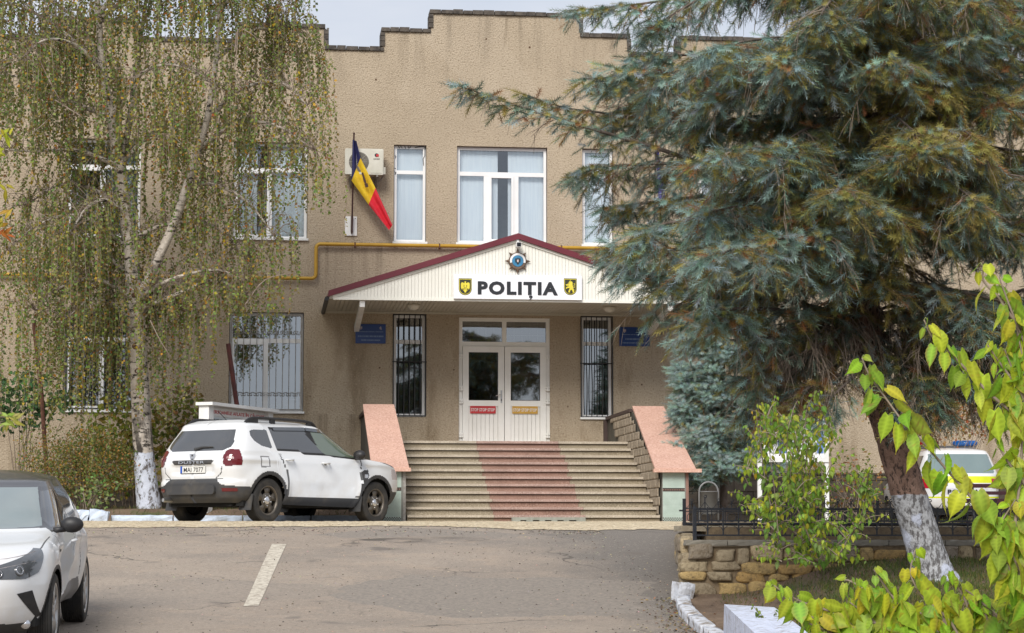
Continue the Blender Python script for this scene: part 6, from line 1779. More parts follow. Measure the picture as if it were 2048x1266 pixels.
tapered(m, [bp(*q) for q in main], [.235, .20, .185, .172, .155, .135, .12, .105, .08, .066, .052, .04, .02], 16, 6, .006, 1)
tapered(m, [bp(272, 610), bp(315, 520, -.2), bp(352, 437, -.3), bp(374, 370, -.35), bp(396, 300, -.4), bp(415, 235, -.4), bp(432, 120, -.3), bp(440, 0, -.2), bp(450, -120)], [.09, .085, .08, .072, .064, .056, .045, .032, .015], 10)
tapered(m, [bp(238, 335), bp(256, 260, .2), bp(275, 120, .3), bp(300, -60, .4)], [.075, .06, .045, .02], 10)
m.build('trunk', M_BARK, birch, True)
M_KNOT = mat('knot_brown', (0.17, 0.085, 0.05), .9, (0.05, 0.03, 0.022), 30)
for px, py, r in ((273, 692, .075), (276, 742, .06), (268, 590, .05), (283, 775, .04)):
    p = bp(px, py, -.155); kn = MB(); Mk = Matrix.Translation(p) @ Matrix.Rotation(math.pi / 2, 4, 'X') @ Matrix.Diagonal((1, .8, 1, 1))
    kn.lathe([(r * 1.2, -.05), (r, .008), (r * .72, .012), (r * .6, -.004), (r * .3, .004), (.001, .002)], 16, Mk); kn.build('knot', M_KNOT, birch, True)
limbs = [  # px path, depth offset at the tip, strand length scale
    ([(235, 330), (150, 300), (70, 303), (0, 298)], -.4, .35), ([(262, 505), (205, 455), (145, 430), (75, 450), (15, 500)], -.8, .9),
    ([(222, 235), (170, 215), (110, 190), (20, 150), (-60, 170)], .3, 1.2), ([(206, 130), (120, 60), (30, 10), (-70, 30)], .8, 1.3),
    ([(206, 140), (150, 90), (90, 80), (40, 120)], -1.2, 1.3), ([(196, 40), (300, -30), (400, -40), (510, 0), (580, 60)], .6, 1.1),
    ([(415, 240), (480, 180), (560, 165), (615, 210)], -.7, 1.1), ([(396, 300), (470, 250), (550, 250), (630, 300)], -.9, .9),
    ([(430, 120), (510, 60), (560, 70), (600, 120)], .5, .9), ([(374, 370), (430, 370), (490, 400), (550, 470)], -.6, 1.1),
    ([(262, 480), (330, 450), (420, 450), (500, 520)], .9, .7), ([(270, 600), (200, 560), (130, 570), (70, 620)], -.9, 1.5), ([(272, 660), (230, 610), (180, 600), (130, 640)], -.5, 1.5), ([(270, 600), (340, 560), (430, 540), (490, 560)], -.8, .6), ([(272, 640), (310, 600), (350, 600), (390, 640)], .8, 1.3), ([(268, 560), (200, 500), (160, 500), (110, 540)], .9, 1.1),
    ([(272, 620), (350, 590), (430, 560), (490, 590)], -.5, .5), ([(440, 20), (500, -50), (550, -40), (590, 10)], 0, .6), ([(250, 420), (190, 380), (120, 370), (50, 410)], 1.0, 1.2),
    ([(238, 330), (300, 270), (350, 250), (420, 300)], .9, 1.3), ([(222, 235), (280, 150), (350, 130), (430, 170)], -1.2, 1.4), ([(196, 30), (260, -40), (340, -60), (440, -20)], -.8, 1.4),
    ([(190, -90), (110, -120), (20, -100), (-60, -40)], 0, 1.6), ([(190, -90), (280, -150), (390, -150), (490, -90)], .5, 1.5), ([(250, 430), (210, 400), (170, 420), (140, 470)], -1.3, 1.1), ([(206, 130), (170, 60), (130, 20), (100, 0)], 1.2, 1.3)]
rb = random.Random(31)
lb_ = MB(); tw = Twigs(); lv = Leaves(*KITE)
BCOL = [(0.230, 0.265, 0.070), (0.270, 0.275, 0.075), (0.185, 0.225, 0.062), (0.310, 0.285, 0.080), (0.145, 0.185, 0.056), (0.255, 0.235, 0.085)]
def strand(start, length, out):
    n = max(4, int(length / .09)); p = Vector(start); d = Vector((out.x * .6, out.y * .6, .05)); pts = [p.copy()]
    for k in range(n):
        d = d * .62 + Vector((rb.uniform(-.10, .10), rb.uniform(-.10, .10), -.62)) * .38 / .62
        d.normalize(); p = p + d * (length / n); pts.append(p.copy())
    tw.add(pts, .0045, .0018)
    tone = rb.choice(BCOL); yel = rb.random() < .16
    s = .05
    while s < length:
        i = min(n - 1, int(s / length * n)); f = s / length * n - i
        q = pts[i].lerp(pts[i + 1], f)
        if rb.random() < .90:
            a = rb.uniform(0, 6.283)
            ax = Vector((math.cos(a) * .7, math.sin(a) * .7, rb.uniform(-1.1, -.2)))
            nn = Vector((rb.gauss(0, 1), rb.gauss(-.5, 1), rb.gauss(.3, .8)))
            c = jit(tone if rb.random() < .6 else rb.choice(BCOL), .28, rb)
            if rb.random() < (.18 if yel else .025): c = jit((0.50, 0.34, 0.035), .25, rb)
            elif rb.random() < .025: c = jit((0.30, 0.13, 0.03), .25, rb)
            lv.add(q + ax * .008, ax, nn, rb.uniform(.044, .078), c)
        s += rb.uniform(.020, .048)
for path, dd, sl in limbs:
    n = len(path) - 1
    pts = [bp(q[0], q[1], dd * i / n) for i, q in enumerate(path)]
    L = sum((pts[i + 1] - pts[i]).length for i in range(n))
    c = tapered(lb_, pts, [max(.012, .05 * (1 - i / (n + .6))) for i in range(n + 1)], 7, 6)
    m_ = len(c); cnt = int(L / .0235)
    for k in range(cnt):
        f = rb.uniform(.10, 1.0) if rb.random() < .85 else 1.0
        i = min(m_ - 2, int(f * (m_ - 1))); q = Vector(c[i]).lerp(Vector(c[i + 1]), f * (m_ - 1) - i)
        o = Vector((rb.gauss(0, .34), rb.gauss(0, .42), rb.gauss(.08, .24)))
        o.x = max(-.55, min(.40, o.x)); mid = q + o * .55 + Vector((0, 0, .06))
        tw.add([q, mid, q + o], .007, .004)
        strand(q + o, max(.25, rb.gauss(1.0, .40)) * sl, o.normalized())
for pts in ([(300, 292), (322, 268), (335, 280), (338, 330), (330, 372)], [(322, 268), (345, 272), (375, 300), (400, 330), (396, 350)], [(328, 272), (326, 310), (318, 330)], [(470, 100), (476, 60), (500, 66), (520, 84)], [(476, 60), (472, 120), (468, 140)], [(60, 80), (120, 200), (160, 230)], [(110, 200), (150, 225), (165, 235)],
            [(150, 465), (146, 500), (128, 520)], [(146, 492), (138, 505)], [(66, 265), (90, 245), (118, 215)], [(490, 610), (530, 560), (590, 545)], [(300, 640), (320, 680), (345, 720)]):
    tw.add(catmull([tuple(bp(q[0], q[1], -1.3)) for q in pts], 4), .013, .005, 5)
lb_.build('limbs', M_BARK, birch, True); tw.build('twigs', mat('birch_twig', (0.16, 0.11, 0.08), .85, (0.34, 0.28, 0.23), 6), birch); lv.build('foliage', M_LEAF, birch)

# ---- blue spruces
def shoot_template(n, length, nl, wd, seed):
    r_ = random.Random(seed); V = []; F = []
    for k in range(n):
        t = (k + .5) / n; a = k * 2.39996; el = rad(r_.uniform(38, 68)) if t < .93 else rad(r_.uniform(5, 30))
        y0 = t * length; L_ = nl * r_.uniform(.8, 1.1)
        d = Vector((math.cos(a) * math.sin(el), math.cos(el), math.sin(a) * math.sin(el)))
        s_ = Vector((-math.sin(a), 0, math.cos(a))) * wd / 2
        b0 = Vector((0, y0, 0)); i = len(V)
        V += [b0 - s_, b0 + s_, b0 + d * L_]; F.append((i, i + 1, i + 2))
    return [tuple(v) for v in V], F
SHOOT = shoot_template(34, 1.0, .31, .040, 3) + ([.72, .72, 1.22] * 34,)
SCOL = {'blue': (0.310, 0.435, 0.400), 'mid': (0.190, 0.275, 0.225), 'olive': (0.330, 0.290, 0.085), 'green': (0.150, 0.185, 0.085), 'brown': (0.290, 0.150, 0.060), 'dark': (0.075, 0.115, 0.085)}
def spruce_bough(pts, r0, sh, tw, wood, rs, Lmax=.85, dens=1.0, droop=.55, olive=.2, brown=.12, bare=.25, blue=.5, shoot=.160):
    """one bough: hanging side twigs along it, needle shoots along those"""
    c = catmull([tuple(p) for p in pts], 8); c = [Vector(p) for p in c]
    n = len(c); wood.tube(c, [max(.006, r0 * (1 - i / n) ** .8) for i in range(n)], 7)
    L = sum((c[i + 1] - c[i]).length for i in range(n - 1))
    k = 0; cnt = int(L / .070 * dens); up = Vector((0, 0, 1))
    def put(p, ax, s1, s2, tone):
        u = rs.random()
        if u < brown * .7 * (1.5 - s2): col = SCOL['brown']
        elif u < brown + olive * (1.3 - .6 * s2): col = SCOL['olive']
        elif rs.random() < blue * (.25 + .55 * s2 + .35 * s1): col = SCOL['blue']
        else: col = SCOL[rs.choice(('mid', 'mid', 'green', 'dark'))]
        sh.add(p, ax, Vector((rs.gauss(0, 1), rs.gauss(0, 1), rs.gauss(0, 1))), shoot * rs.uniform(.75, 1.25), jit(tuple(x * tone for x in col), .12, rs))
    for q in range(cnt + 1):
        s1 = .10 + .90 * q / max(1, cnt); i = min(n - 2, int(s1 * (n - 1))); p = c[i].lerp(c[i + 1], s1 * (n - 1) - i)
        t = (c[i + 1] - c[i]).normalized(); lat = t.cross(up); lat = lat.normalized() if lat.length > .01 else Vector((1, 0, 0))
        side = 1 if q % 2 else -1
        L2 = Lmax * (.22 + .78 * min(1, (1.04 - s1) * 1.9)) * rs.uniform(.45, 1.15)
        d = (lat * side * rs.uniform(.35, 1.0) + t * rs.uniform(.35, .9) + Vector((0, 0, rs.uniform(-.35, .30)))).normalized()
        m_ = max(3, int(L2 / .08)); pp = p.copy(); tp = [pp.copy()]
        dr = droop * rs.uniform(.5, 1.5)
        for j in range(m_):
            d = (d + Vector((rs.uniform(-.09, .09), rs.uniform(-.09, .09), -dr * .22))).normalized(); pp = pp + d * (L2 / m_); tp.append(pp.copy())
        tw.add(tp, .006, .0022)
        tone = rs.uniform(.75, 1.2); dead = rs.random() < bare * (1.25 - s1)
        if dead:   # bare side twigs
            for j in range(1, m_ + 1):
                for z_ in (-1, 1):
                    if rs.random() < .7:
                        dd = ((tp[j] - tp[j - 1]).normalized() + Vector((rs.uniform(-.8, .8), rs.uniform(-.8, .8), rs.uniform(-.9, .1)))).normalized()
                        tw.add([tp[j], tp[j] + dd * rs.uniform(.06, .16), tp[j] + dd * rs.uniform(.17, .26) + Vector((0, 0, -.03))], .0036, .0016)
            if rs.random() < .55: put(tp[-1], d, s1, 1, tone)
            continue
        start = .0 if s1 > .7 else rs.uniform(.0, .25)
        s = start * L2; kk = 0
        while s < L2:
            f = s / L2 * m_; j = min(m_ - 1, int(f)); b0 = tp[j].lerp(tp[j + 1], f - j); td = (tp[j + 1] - tp[j]).normalized(); s2 = s / L2
            if kk % 2 == 0: put(b0, td, s1, s2, tone)
            ld = td.cross(up); ld = ld.normalized() if ld.length > .01 else Vector((1, 0, 0))
            ax = (td * rs.uniform(.4, .8) + ld * (1 if kk % 2 else -1) * .85 + Vector((0, 0, rs.uniform(-.6, .35)))).normalized()
            L3 = min(.24, L2 * .4) * (1 - .75 * s2) * rs.uniform(.5, 1.1)
            if L3 > .07:
                e3 = b0 + ax * L3 + Vector((0, 0, -L3 * .2)); tw.add([b0, e3], .003, .0016)
                q3 = .5 if L3 < .15 else .3
                while q3 <= 1.0: put(b0.lerp(e3, q3), (ax + Vector((rs.uniform(-.5, .5), rs.uniform(-.5, .5), rs.uniform(-.4, .2)))).normalized(), s1, min(1, s2 + q3 * .3), tone); q3 += .35
            else: put(b0, ax, s1, min(1, s2 + .25), tone)
            s += .064 * rs.uniform(.75, 1.3); kk += 1
        put(tp[-1], d, s1, 1, tone)
    put(c[-1], (c[-1] - c[-3]).normalized(), 1, 1, 1)
def spruce_bark():
    m, nt, b, vec = new_mat('spruce_bark', 0.92)
    sx = nt.nodes.new('ShaderNodeSeparateXYZ'); nt.links.new(vec, sx.inputs[0])
    sc = _voro(nt, vec, 26); fl = _noise(nt, vec, 24, 5, .7, (1, 1, .45))
    c = _mix(nt, _ramp(nt, _noise(nt, vec, 6, 4, .6), .4, .65), (0.22, 0.135, 0.10), (0.33, 0.215, 0.165))
    c = _mix(nt, _ramp(nt, fl, .50, .40), c, (0.045, 0.028, 0.022))
    lime = _mix(nt, _ramp(nt, fl, .55, .44), (0.50, 0.51, 0.53), (0.15, 0.145, 0.145))
    lime = _mix(nt, _ramp(nt, _noise(nt, vec, 3, 4, .6), .56, .62), lime, (0.58, 0.62, 0.74))
    wn_ = _noise(nt, vec, 7, 3); ad = nt.nodes.new('ShaderNodeMath'); ad.operation = 'MULTIPLY_ADD'; nt.links.new(wn_, ad.inputs[0]); ad.inputs[1].default_value = .08; nt.links.new(sx.outputs[2], ad.inputs[2])
    c = _mix(nt, _ramp(nt, ad.outputs[0], .935, .925), c, lime)
    nt.links.new(c, b.inputs['Base Color']); _bump(nt, b, fl, 1.0, 0.05)
    return m
DS = 23.0
sp = lambda px, py, dd=0.0: atd(px, py, DS + dd)
base = sp(1868, 1160)
spruce = thing('blue_spruce', tuple(base), 'big leaning blue spruce with a limewashed trunk foot in front of the stone wall', 'tree')
m = MB()
tc_ = [(1884, 1185), (1868, 1150), (1846, 1085), (1818, 990), (1786, 880), (1752, 760), (1728, 600), (1716, 420), (1712, 200), (1712, -40), (1714, -420)]
c = tapered(m, [sp(*q) for q in tc_], [.26, .215, .195, .185, .175, .168, .16, .145, .125, .10, .05], 22, 8, .006, 4)
m.build('trunk', spruce_bark(), spruce, True)
rs = random.Random(77)
sh = Leaves(*SHOOT); tw = Twigs(); wood = MB()
B = dict
boughs = [
    ([(1714, -60, 0), (1500, -30, -.3), (1300, 5, -.4), (1145, 22, -.4)], .045, B(Lmax=.55, blue=.45, bare=.30, droop=.9)),
    ([(1714, -90, 0), (1520, -60, -.8), (1360, 20, -1.0), (1290, 70, -1.1)], .04, B(Lmax=.5, blue=.4, bare=.45, droop=.9)),
    ([(1714, 60, 0), (1560, 90, -.6), (1360, 140, -.9), (1175, 158, -1.0)], .05, B(blue=.5)),
    ([(1714, 180, 0), (1500, 150, .3), (1300, 180, .4), (1210, 175, .5)], .045, B(blue=.5)),
    ([(1716, 330, 0), (1500, 350, -.4), (1300, 292, -.7), (1110, 235, -.8), (985, 195, -.8), (922, 172, -.8)], .05, B(Lmax=.42, blue=.5, bare=.40, droop=.95, brown=.22, dens=.8)),
    ([(1716, 320, 0), (1450, 300, .5), (1250, 235, .6), (1130, 215, .6), (1045, 188, .6)], .04, B(Lmax=.40, blue=.5, bare=.4, droop=.95, brown=.2, dens=.8)),
    ([(1718, 370, 0), (1450, 330, .2), (1250, 330, .2), (1155, 345, .2)], .05, B(blue=.5, droop=.8)),
    ([(1720, 440, 0), (1500, 430, -.8), (1320, 450, -1.2), (1270, 490, -1.3)], .055, B(blue=.75, droop=.5)),
    ([(1722, 520, 0), (1480, 500, .3), (1300, 500, .3), (1235, 500, .3)], .055, B(blue=.8, droop=.5)),
    ([(1728, 580, 0), (1520, 560, -.6), (1340, 560, -.9), (1320, 550, -1.0)], .055, B(blue=.75)),
    ([(1732, 640, 0), (1560, 600, -.2), (1400, 590, -.3), (1420, 580, -.3)], .05, B(blue=.65)),
    ([(1740, 640, 0), (1640, 690, -.8), (1560, 725, -1.0), (1490, 760, -1.1)], .04, B(bare=1.3, blue=.3, dens=1.3)),
    ([(1742, 690, 0), (1660, 740, -.2), (1580, 790, -.3), (1500, 830, -.3)], .04, B(bare=.8, blue=.5)),
    ([(1745, 730, 0), (1650, 760, -1.0), (1580, 800, -1.2), (1540, 840, -1.2)], .035, B(Lmax=.5, brown=.5, bare=.3)),
    ([(1750, 740, 0), (1800, 730, -.5), (1860, 760, -.7), (1905, 830, -.8)], .035, B(Lmax=.5, blue=.15, olive=.2, droop=1.0)),
    ([(1745, 700, 0), (1850, 690, -.4), (1950, 720, -.6), (2050, 760, -.7)], .04, B(bare=.8, blue=.4, dens=1.2)),
    ([(1712, 150, 0), (1850, 110, -.5), (1970, 70, -.7), (2100, 20, -.8)], .06, B(blue=.3, olive=.45, bare=.35)),
    ([(1714, 250, 0), (1850, 300, -.9), (1970, 340, -1.2), (2100, 360, -1.3)], .05, B(blue=.35, olive=.35, bare=.5)),
    ([(1718, 420, 0), (1850, 420, -.6), (1980, 450, -.9), (2110, 490, -1.0)], .05, B(blue=.45, olive=.3)),
    ([(1724, 560, 0), (1850, 570, -.8), (1990, 600, -1.1), (2110, 640, -1.2)], .05, B(blue=.5, olive=.25)),
    ([(1730, 620, 0), (1840, 640, .4), (1960, 670, .6), (2100, 690, .7)], .045, B(bare=.6, blue=.4)),
    ([(1714, 0, 0), (1830, -20, .5), (1960, -10, .8), (2100, 30, 1.0)], .05, B(blue=.3, olive=.4)),
    ([(1716, 260, 0), (1480, 250, .8), (1290, 215, 1.0), (1220, 235, 1.0)], .05, B(blue=.6, droop=.7)),
    ([(1714, 120, 0), (1520, 120, .6), (1360, 110, .8), (1250, 135, .8)], .05, B(blue=.55)),
    ([(1720, 420, 0), (1480, 390, 1.0), (1260, 410, 1.2), (1240, 415, 1.2)], .05, B(blue=.65, Lmax=.7)),
    ([(1728, 560, 0), (1500, 530, 1.0), (1320, 530, 1.3), (1240, 530, 1.3)], .05, B(blue=.8, Lmax=.7)),
    ([(1734, 640, 0), (1560, 620, -1.0), (1420, 620, -1.4), (1480, 640, -1.5)], .05, B(blue=.7, Lmax=.7)),
    ([(1716, 300, 0), (1600, 290, -1.6), (1480, 300, -2.2), (1380, 330, -2.5)], .045, B(blue=.6, olive=.3)),
    ([(1722, 480, 0), (1620, 470, -1.6), (1500, 490, -2.3), (1400, 520, -2.6)], .045, B(blue=.8, olive=.15)),
    ([(1748, 715, 0), (1700, 760, -1.0), (1660, 800, -1.3), (1640, 850, -1.4)], .035, B(Lmax=.45, bare=.4, blue=.6)),
]
for path, r0, kw in boughs:
    spruce_bough([sp(*q) for q in path], r0 * .62, sh, tw, wood, rs, **kw)
# bare brown twigs low in the crown
for k in range(20):
    px, py = (rs.uniform(1480, 1700), rs.uniform(630, 800)) if k % 2 else (rs.uniform(1800, 2060), rs.uniform(600, 830))
    p0 = sp(1745, 690 - rs.uniform(0, 110), 0); p1 = sp(px, py, rs.uniform(-1.8, .8))
    spruce_bough([p0, p0.lerp(p1, .5) + Vector((0, 0, .10)), p0.lerp(p1, .85) + Vector((0, 0, .03)), p1 + Vector((0, 0, -.08))], .020, sh, tw, wood, rs, Lmax=.75, dens=1.25, blue=.35, olive=.2, brown=.25, bare=.95, droop=rs.uniform(.5, 1.0))
# the upper right of the crown is dense and olive-brown
for k in range(34):
    px, py = rs.uniform(1560, 2040), rs.uniform(-40, 430)
    d1 = rs.uniform(-2.4, -.6)
    p0 = sp(1715 if px < 1860 else 1760, py - rs.uniform(0, 60), 0); p1 = sp(px, py, d1)
    spruce_bough([p0, p0.lerp(p1, .5) + Vector((0, 0, .12)), p0.lerp(p1, .85) + Vector((0, 0, .04)), p1 + Vector((0, 0, -.06))], .024, sh, tw, wood, rs, Lmax=.72, dens=.95, blue=rs.choice((.1, .25, .5)), olive=rs.choice((.3, .5, .75)), brown=rs.choice((.06, .12, .22)), bare=.3, droop=rs.uniform(.7, 1.2))
for k in range(16):
    px, py = rs.uniform(1380, 1640), rs.uniform(60, 560)
    p0 = sp(1716, py + 10, 0); p1 = sp(px, py, rs.uniform(-2.2, -.8))
    spruce_bough([p0, p0.lerp(p1, .5) + Vector((0, 0, .08)), p0.lerp(p1, .85) + Vector((0, 0, .0)), p1 + Vector((0, 0, -.08))], .024, sh, tw, wood, rs, Lmax=.70, dens=.95, blue=rs.choice((.4, .7, .9)), olive=rs.choice((.15, .3)), brown=.1, bare=.25, droop=rs.uniform(.6, 1.0))
# boughs towards and away from the viewer fill the crown
for k in range(50):
    f = (k + rs.random()) / 50; zf = 715 - f * 880
    a = rs.uniform(math.pi * 1.02, math.pi * 1.98) if k % 3 else rs.uniform(0, 2 * math.pi)
    L_ = (2.5 - .5 * f) * rs.uniform(.55, 1.1)
    if zf > 430: L_ *= .72
    p0 = sp(1722 + (8 if zf > 600 else 0), zf)
    dv = Vector((math.cos(a), math.sin(a), 0))
    low = max(0, (zf - 450) / 270)
    pts = [p0, p0 + dv * L_ * .35 + Vector((0, 0, .10)), p0 + dv * L_ * .7 + Vector((0, 0, -.05 - .15 * low)), p0 + dv * L_ + Vector((0, 0, -.05 - .25 * low))]
    spruce_bough(pts, .026, sh, tw, wood, rs, Lmax=.78, dens=.95, blue=rs.choice((.15, .4, .7, .9)), olive=rs.choice((.15, .4, .7)), brown=rs.choice((.06, .14, .28)), bare=.24 + .5 * low, droop=rs.uniform(.4, .9))
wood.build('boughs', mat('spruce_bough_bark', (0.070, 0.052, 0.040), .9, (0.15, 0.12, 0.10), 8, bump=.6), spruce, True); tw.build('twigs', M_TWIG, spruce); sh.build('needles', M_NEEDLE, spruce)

# a second spruce whose boughs reach in from outside the frame on the right
base2 = atd(2260, 1150, 24.5)
sp2 = thing('old_spruce', (base2.x, base2.y, -.6), 'second spruce with olive and brown hanging twigs reaching in from the right edge', 'tree')
s2 = lambda px, py, dd=0.0: atd(px, py, 24.5 + dd)
m = MB(); tapered(m, [Vector((base2.x, base2.y, -.7)), s2(2250, 800), s2(2240, 400), s2(2235, 0), s2(2235, -400)], [.24, .19, .16, .13, .06], 16); m.build('trunk', bpy.data.materials['spruce_bark'], sp2, True)
sh = Leaves(*SHOOT); tw = Twigs(); wood = MB()
for path, kw in (([(2238, 120, 0), (2100, 45, -.6), (1900, 75, -1.2), (1700, 140, -1.4), (1560, 170, -1.5)], B(olive=.55, blue=.35, brown=.2)), ([(2238, 60, 0), (2080, -10, -.2), (1900, -10, -.4), (1720, 10, -.6)], B(olive=.45, blue=.35)),
                 ([(2240, 330, 0), (2120, 300, -.8), (2000, 330, -1.6), (1880, 370, -2.0), (1800, 420, -2.1)], B(olive=.35, blue=.4, bare=.4)), ([(2242, 450, 0), (2130, 430, -1.0), (2020, 450, -1.8), (1930, 490, -2.2)], B(olive=.3, blue=.6)),
                 ([(2244, 560, 0), (2130, 560, -.8), (2010, 590, -1.3), (1900, 620, -1.5)], B(olive=.4, blue=.3)), ([(2240, 250, 0), (2100, 210, .3), (1960, 200, .5), (1850, 230, .6)], B(olive=.5, blue=.2, brown=.3)), ([(2250, 700, 0), (2140, 700, -.5), (2030, 760, -.8), (1990, 830, -.9)], B(olive=.2, blue=.1, droop=1.0, Lmax=.5)),
                 ([(2238, 180, 0), (2100, 130, -1.0), (1960, 160, -1.6), (1830, 230, -1.8)], B(olive=.55, blue=.15, brown=.25, bare=.35)), ([(2240, 400, 0), (2120, 390, .2), (2000, 410, .3), (1890, 450, .3)], B(olive=.3, blue=.5))):
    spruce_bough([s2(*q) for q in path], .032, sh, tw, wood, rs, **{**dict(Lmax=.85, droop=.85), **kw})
wood.build('boughs', bpy.data.materials['spruce_bough_bark'], sp2, True); tw.build('twigs', M_TWIG, sp2); sh.build('needles', M_NEEDLE, sp2)

# young dense blue spruce beside the steps
DY = 41.0
yb_ = atd(1447, 1048, DY); ys = thing('young_spruce', (yb_.x, yb_.y, 0), 'young dense blue-grey spruce growing close to the right pedestal of the steps', 'tree')
m = MB(); top = atd(1440, 360, DY); tapered(m, [Vector((yb_.x, yb_.y, -.1)), atd(1447, 900, DY), top], [.075, .065, .015], 10); m.build('trunk', bpy.data.materials['spruce_bough_bark'], ys, True)
sh = Leaves(*SHOOT); tw = Twigs(); wood = MB()
zb = atd(1447, 985, DY).z; H_ = top.z - zb
for k in range(96):
    f = (k + rs.random()) / 96; z = zb + .25 + f * (H_ - .3)
    for a in (rs.uniform(0, 6.28),) if f > .9 else (rs.uniform(0, 6.28), rs.uniform(3.3, 6.1)):
        L_ = (1.06 * (1 - f) ** .7 + .10) * rs.uniform(.85, 1.1)
        p0 = Vector((yb_.x, yb_.y, z)); dv = Vector((math.cos(a), math.sin(a), 0))
        spruce_bough([p0, p0 + dv * L_ * .5 + Vector((0, 0, -.02)), p0 + dv * L_ * .85 + Vector((0, 0, -.05)), p0 + dv * L_ + Vector((0, 0, .0))], .018, sh, tw, wood, rs, Lmax=.40, dens=1.0, droop=.30, olive=.03, brown=.015, bare=.0, blue=.85, shoot=.150)
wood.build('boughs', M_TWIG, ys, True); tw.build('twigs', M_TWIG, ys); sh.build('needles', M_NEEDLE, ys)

# ---- mulberry shoots close to the camera
prof = lambda t: .375 * (math.sin(math.pi * min(1, t * 1.02 + .10)) ** .75) * (1 - .62 * t ** 1.6) + .015
MUL = leaf_template(14, prof, .22, .22, .045, .10)
MSM = leaf_template(5, prof, .2, .2, 0, .05)
MCOL = [(0.32, 0.46, 0.04), (0.265, 0.41, 0.04), (0.40, 0.49, 0.04), (0.215, 0.34, 0.035), (0.46, 0.50, 0.04)]
def mulberry(name, label, stems, D, rnd_seed, size, step, cat, yellow=.06, tmpl=MUL, r0=.006, mats=None, cols=MCOL, base=None, petl=.30, both=.25):
    r_ = random.Random(rnd_seed)
    P0 = base or atd(stems[0][-1][0], stems[0][-1][1], D)
    t_ = thing(name, tuple(P0), label, cat)
    st = MB(); lv = Leaves(*tmpl); lv.wr = (.68, 1.12); lv.zr = (-.3, 2.6); lv.edge = np.array([(.85 if abs(abs(v[0]) - max(.001, prof(min(1, max(0, v[1]))))) < .03 else 0) + (.6 if v[1] > .86 else 0) for v in tmpl[0]]) if tmpl is MUL else None; pet = Twigs()
    view = (CAMR @ Vector((0, 0, 1))).normalized()
    for path in stems:
        c = [Vector(p) for p in catmull([tuple(atd(q[0], q[1], D + (q[2] if len(q) > 2 else 0))) for q in path], 8)]
        n = len(c); st.tube(c, [r0 * (.35 + .65 * i / n) for i in range(n)], 6)
        L = [0]
        for i in range(n - 1): L.append(L[-1] + (c[i + 1] - c[i]).length)
        s = 0; k = 0
        while s < L[-1]:
            i = max(0, min(n - 2, int(np.searchsorted(L, s)) - 1)); p = c[i].lerp(c[i + 1], (s - L[i]) / max(1e-6, L[i + 1] - L[i])); t = (c[i + 1] - c[i]).normalized()
            for _ in range(2 if r_.random() < both else 1):
                sd = 1 if (k + _) % 2 else -1
                lat = t.cross(view).normalized()
                ax = (lat * sd * r_.uniform(.4, 1.0) + Vector((0, 0, r_.uniform(-.1, .6))) + view * r_.uniform(-.3, .5)).normalized()
                sz = size * r_.uniform(.65, 1.15) * min(1, .55 + s / .35)
                pe = p + ax * sz * petl
                drop = (ax * .35 + Vector((r_.uniform(-.35, .35), r_.uniform(-.35, .35), -1.0 + .6 * (r_.random() < .2)))).normalized()
                nn = (view * r_.uniform(.2, 1.2) + Vector((r_.gauss(0, .6), r_.gauss(0, .6), r_.uniform(.0, .7)))).normalized()
                pet.add([p, p + ax * sz * petl * .6 + Vector((0, 0, .006)), pe], .0016 * size / .1, .0011 * size / .1, 4)
                col = jit(r_.choice(cols), .15, r_)
                if r_.random() < yellow: col = jit((0.52, 0.42, 0.035), .15, r_)
                lv.add(pe, drop, nn, sz, col)
            k += 1; s += step * r_.uniform(.7, 1.3)
    st.build('stems', mats or M_TWIG, t_, True); pet.build('foliage_stalks', mat(name + '_stalk', (0.26, 0.30, 0.10), .6), t_); lv.build('foliage', M_LEAF2, t_, True)
    return t_
stems = [[(1966, 531), (1968, 563), (1998, 595), (2017, 626), (2075, 690)], [(1848, 640), (1865, 674), (1906, 712), (1960, 768), (2001, 806), (2060, 850)],
         [(1724, 716), (1739, 750), (1774, 800), (1812, 851), (1850, 889), (1894, 940), (1935, 986), (1960, 1016), (1985, 1046), (2010, 1085), (2035, 1130), (2060, 1180)],
         [(2030, 640), (2052, 760), (2046, 860), (2040, 960), (2030, 1060), (2036, 1180)], [(2010, 700), (2040, 780), (2070, 860)], [(1990, 880), (2020, 930), (2060, 980)]]
mulberry('mulberry_plant', 'tall mulberry sapling with yellow-green heart-shaped leaves standing close at the right edge', stems + [[(2000, 560), (2030, 640), (2065, 720)], [(1975, 690), (2010, 740), (2055, 800)], [(2030, 1000), (2000, 1060), (2020, 1140), (2060, 1200)]], 6.4, 3, .090, .023, 'sapling', .012, base=atd(2075, 1500, 6.4))
stems = [[(1540, 1165), (1575, 1190), (1619, 1210), (1657, 1221), (1721, 1240), (1768, 1252), (1850, 1300)], [(1690, 1160), (1702, 1163), (1738, 1185), (1771, 1201), (1800, 1232), (1850, 1300)],
         [(1748, 1140), (1765, 1165), (1790, 1200), (1860, 1300)], [(1830, 1100), (1822, 1150), (1850, 1200), (1871, 1215), (1904, 1249), (1930, 1300)], [(1925, 1176), (1945, 1190), (1980, 1220), (2048, 1275)],
         [(1660, 1235), (1720, 1262), (1800, 1300)], [(1840, 1225), (1880, 1262), (1920, 1300)], [(1960, 1215), (2010, 1245), (2070, 1290)], [(2000, 1225), (2040, 1250), (2090, 1280)], [(1770, 1240), (1800, 1262), (1850, 1310)], [(1895, 1150), (1930, 1200), (1960, 1300)], [(2015, 1165), (2035, 1220), (2050, 1300)], [(1700, 1205), (1745, 1240), (1800, 1310)], [(1585, 1215), (1640, 1245), (1700, 1310)], [(1955, 1200), (1975, 1240), (1990, 1310)], [(1600, 1240), (1660, 1265), (1720, 1300)]]
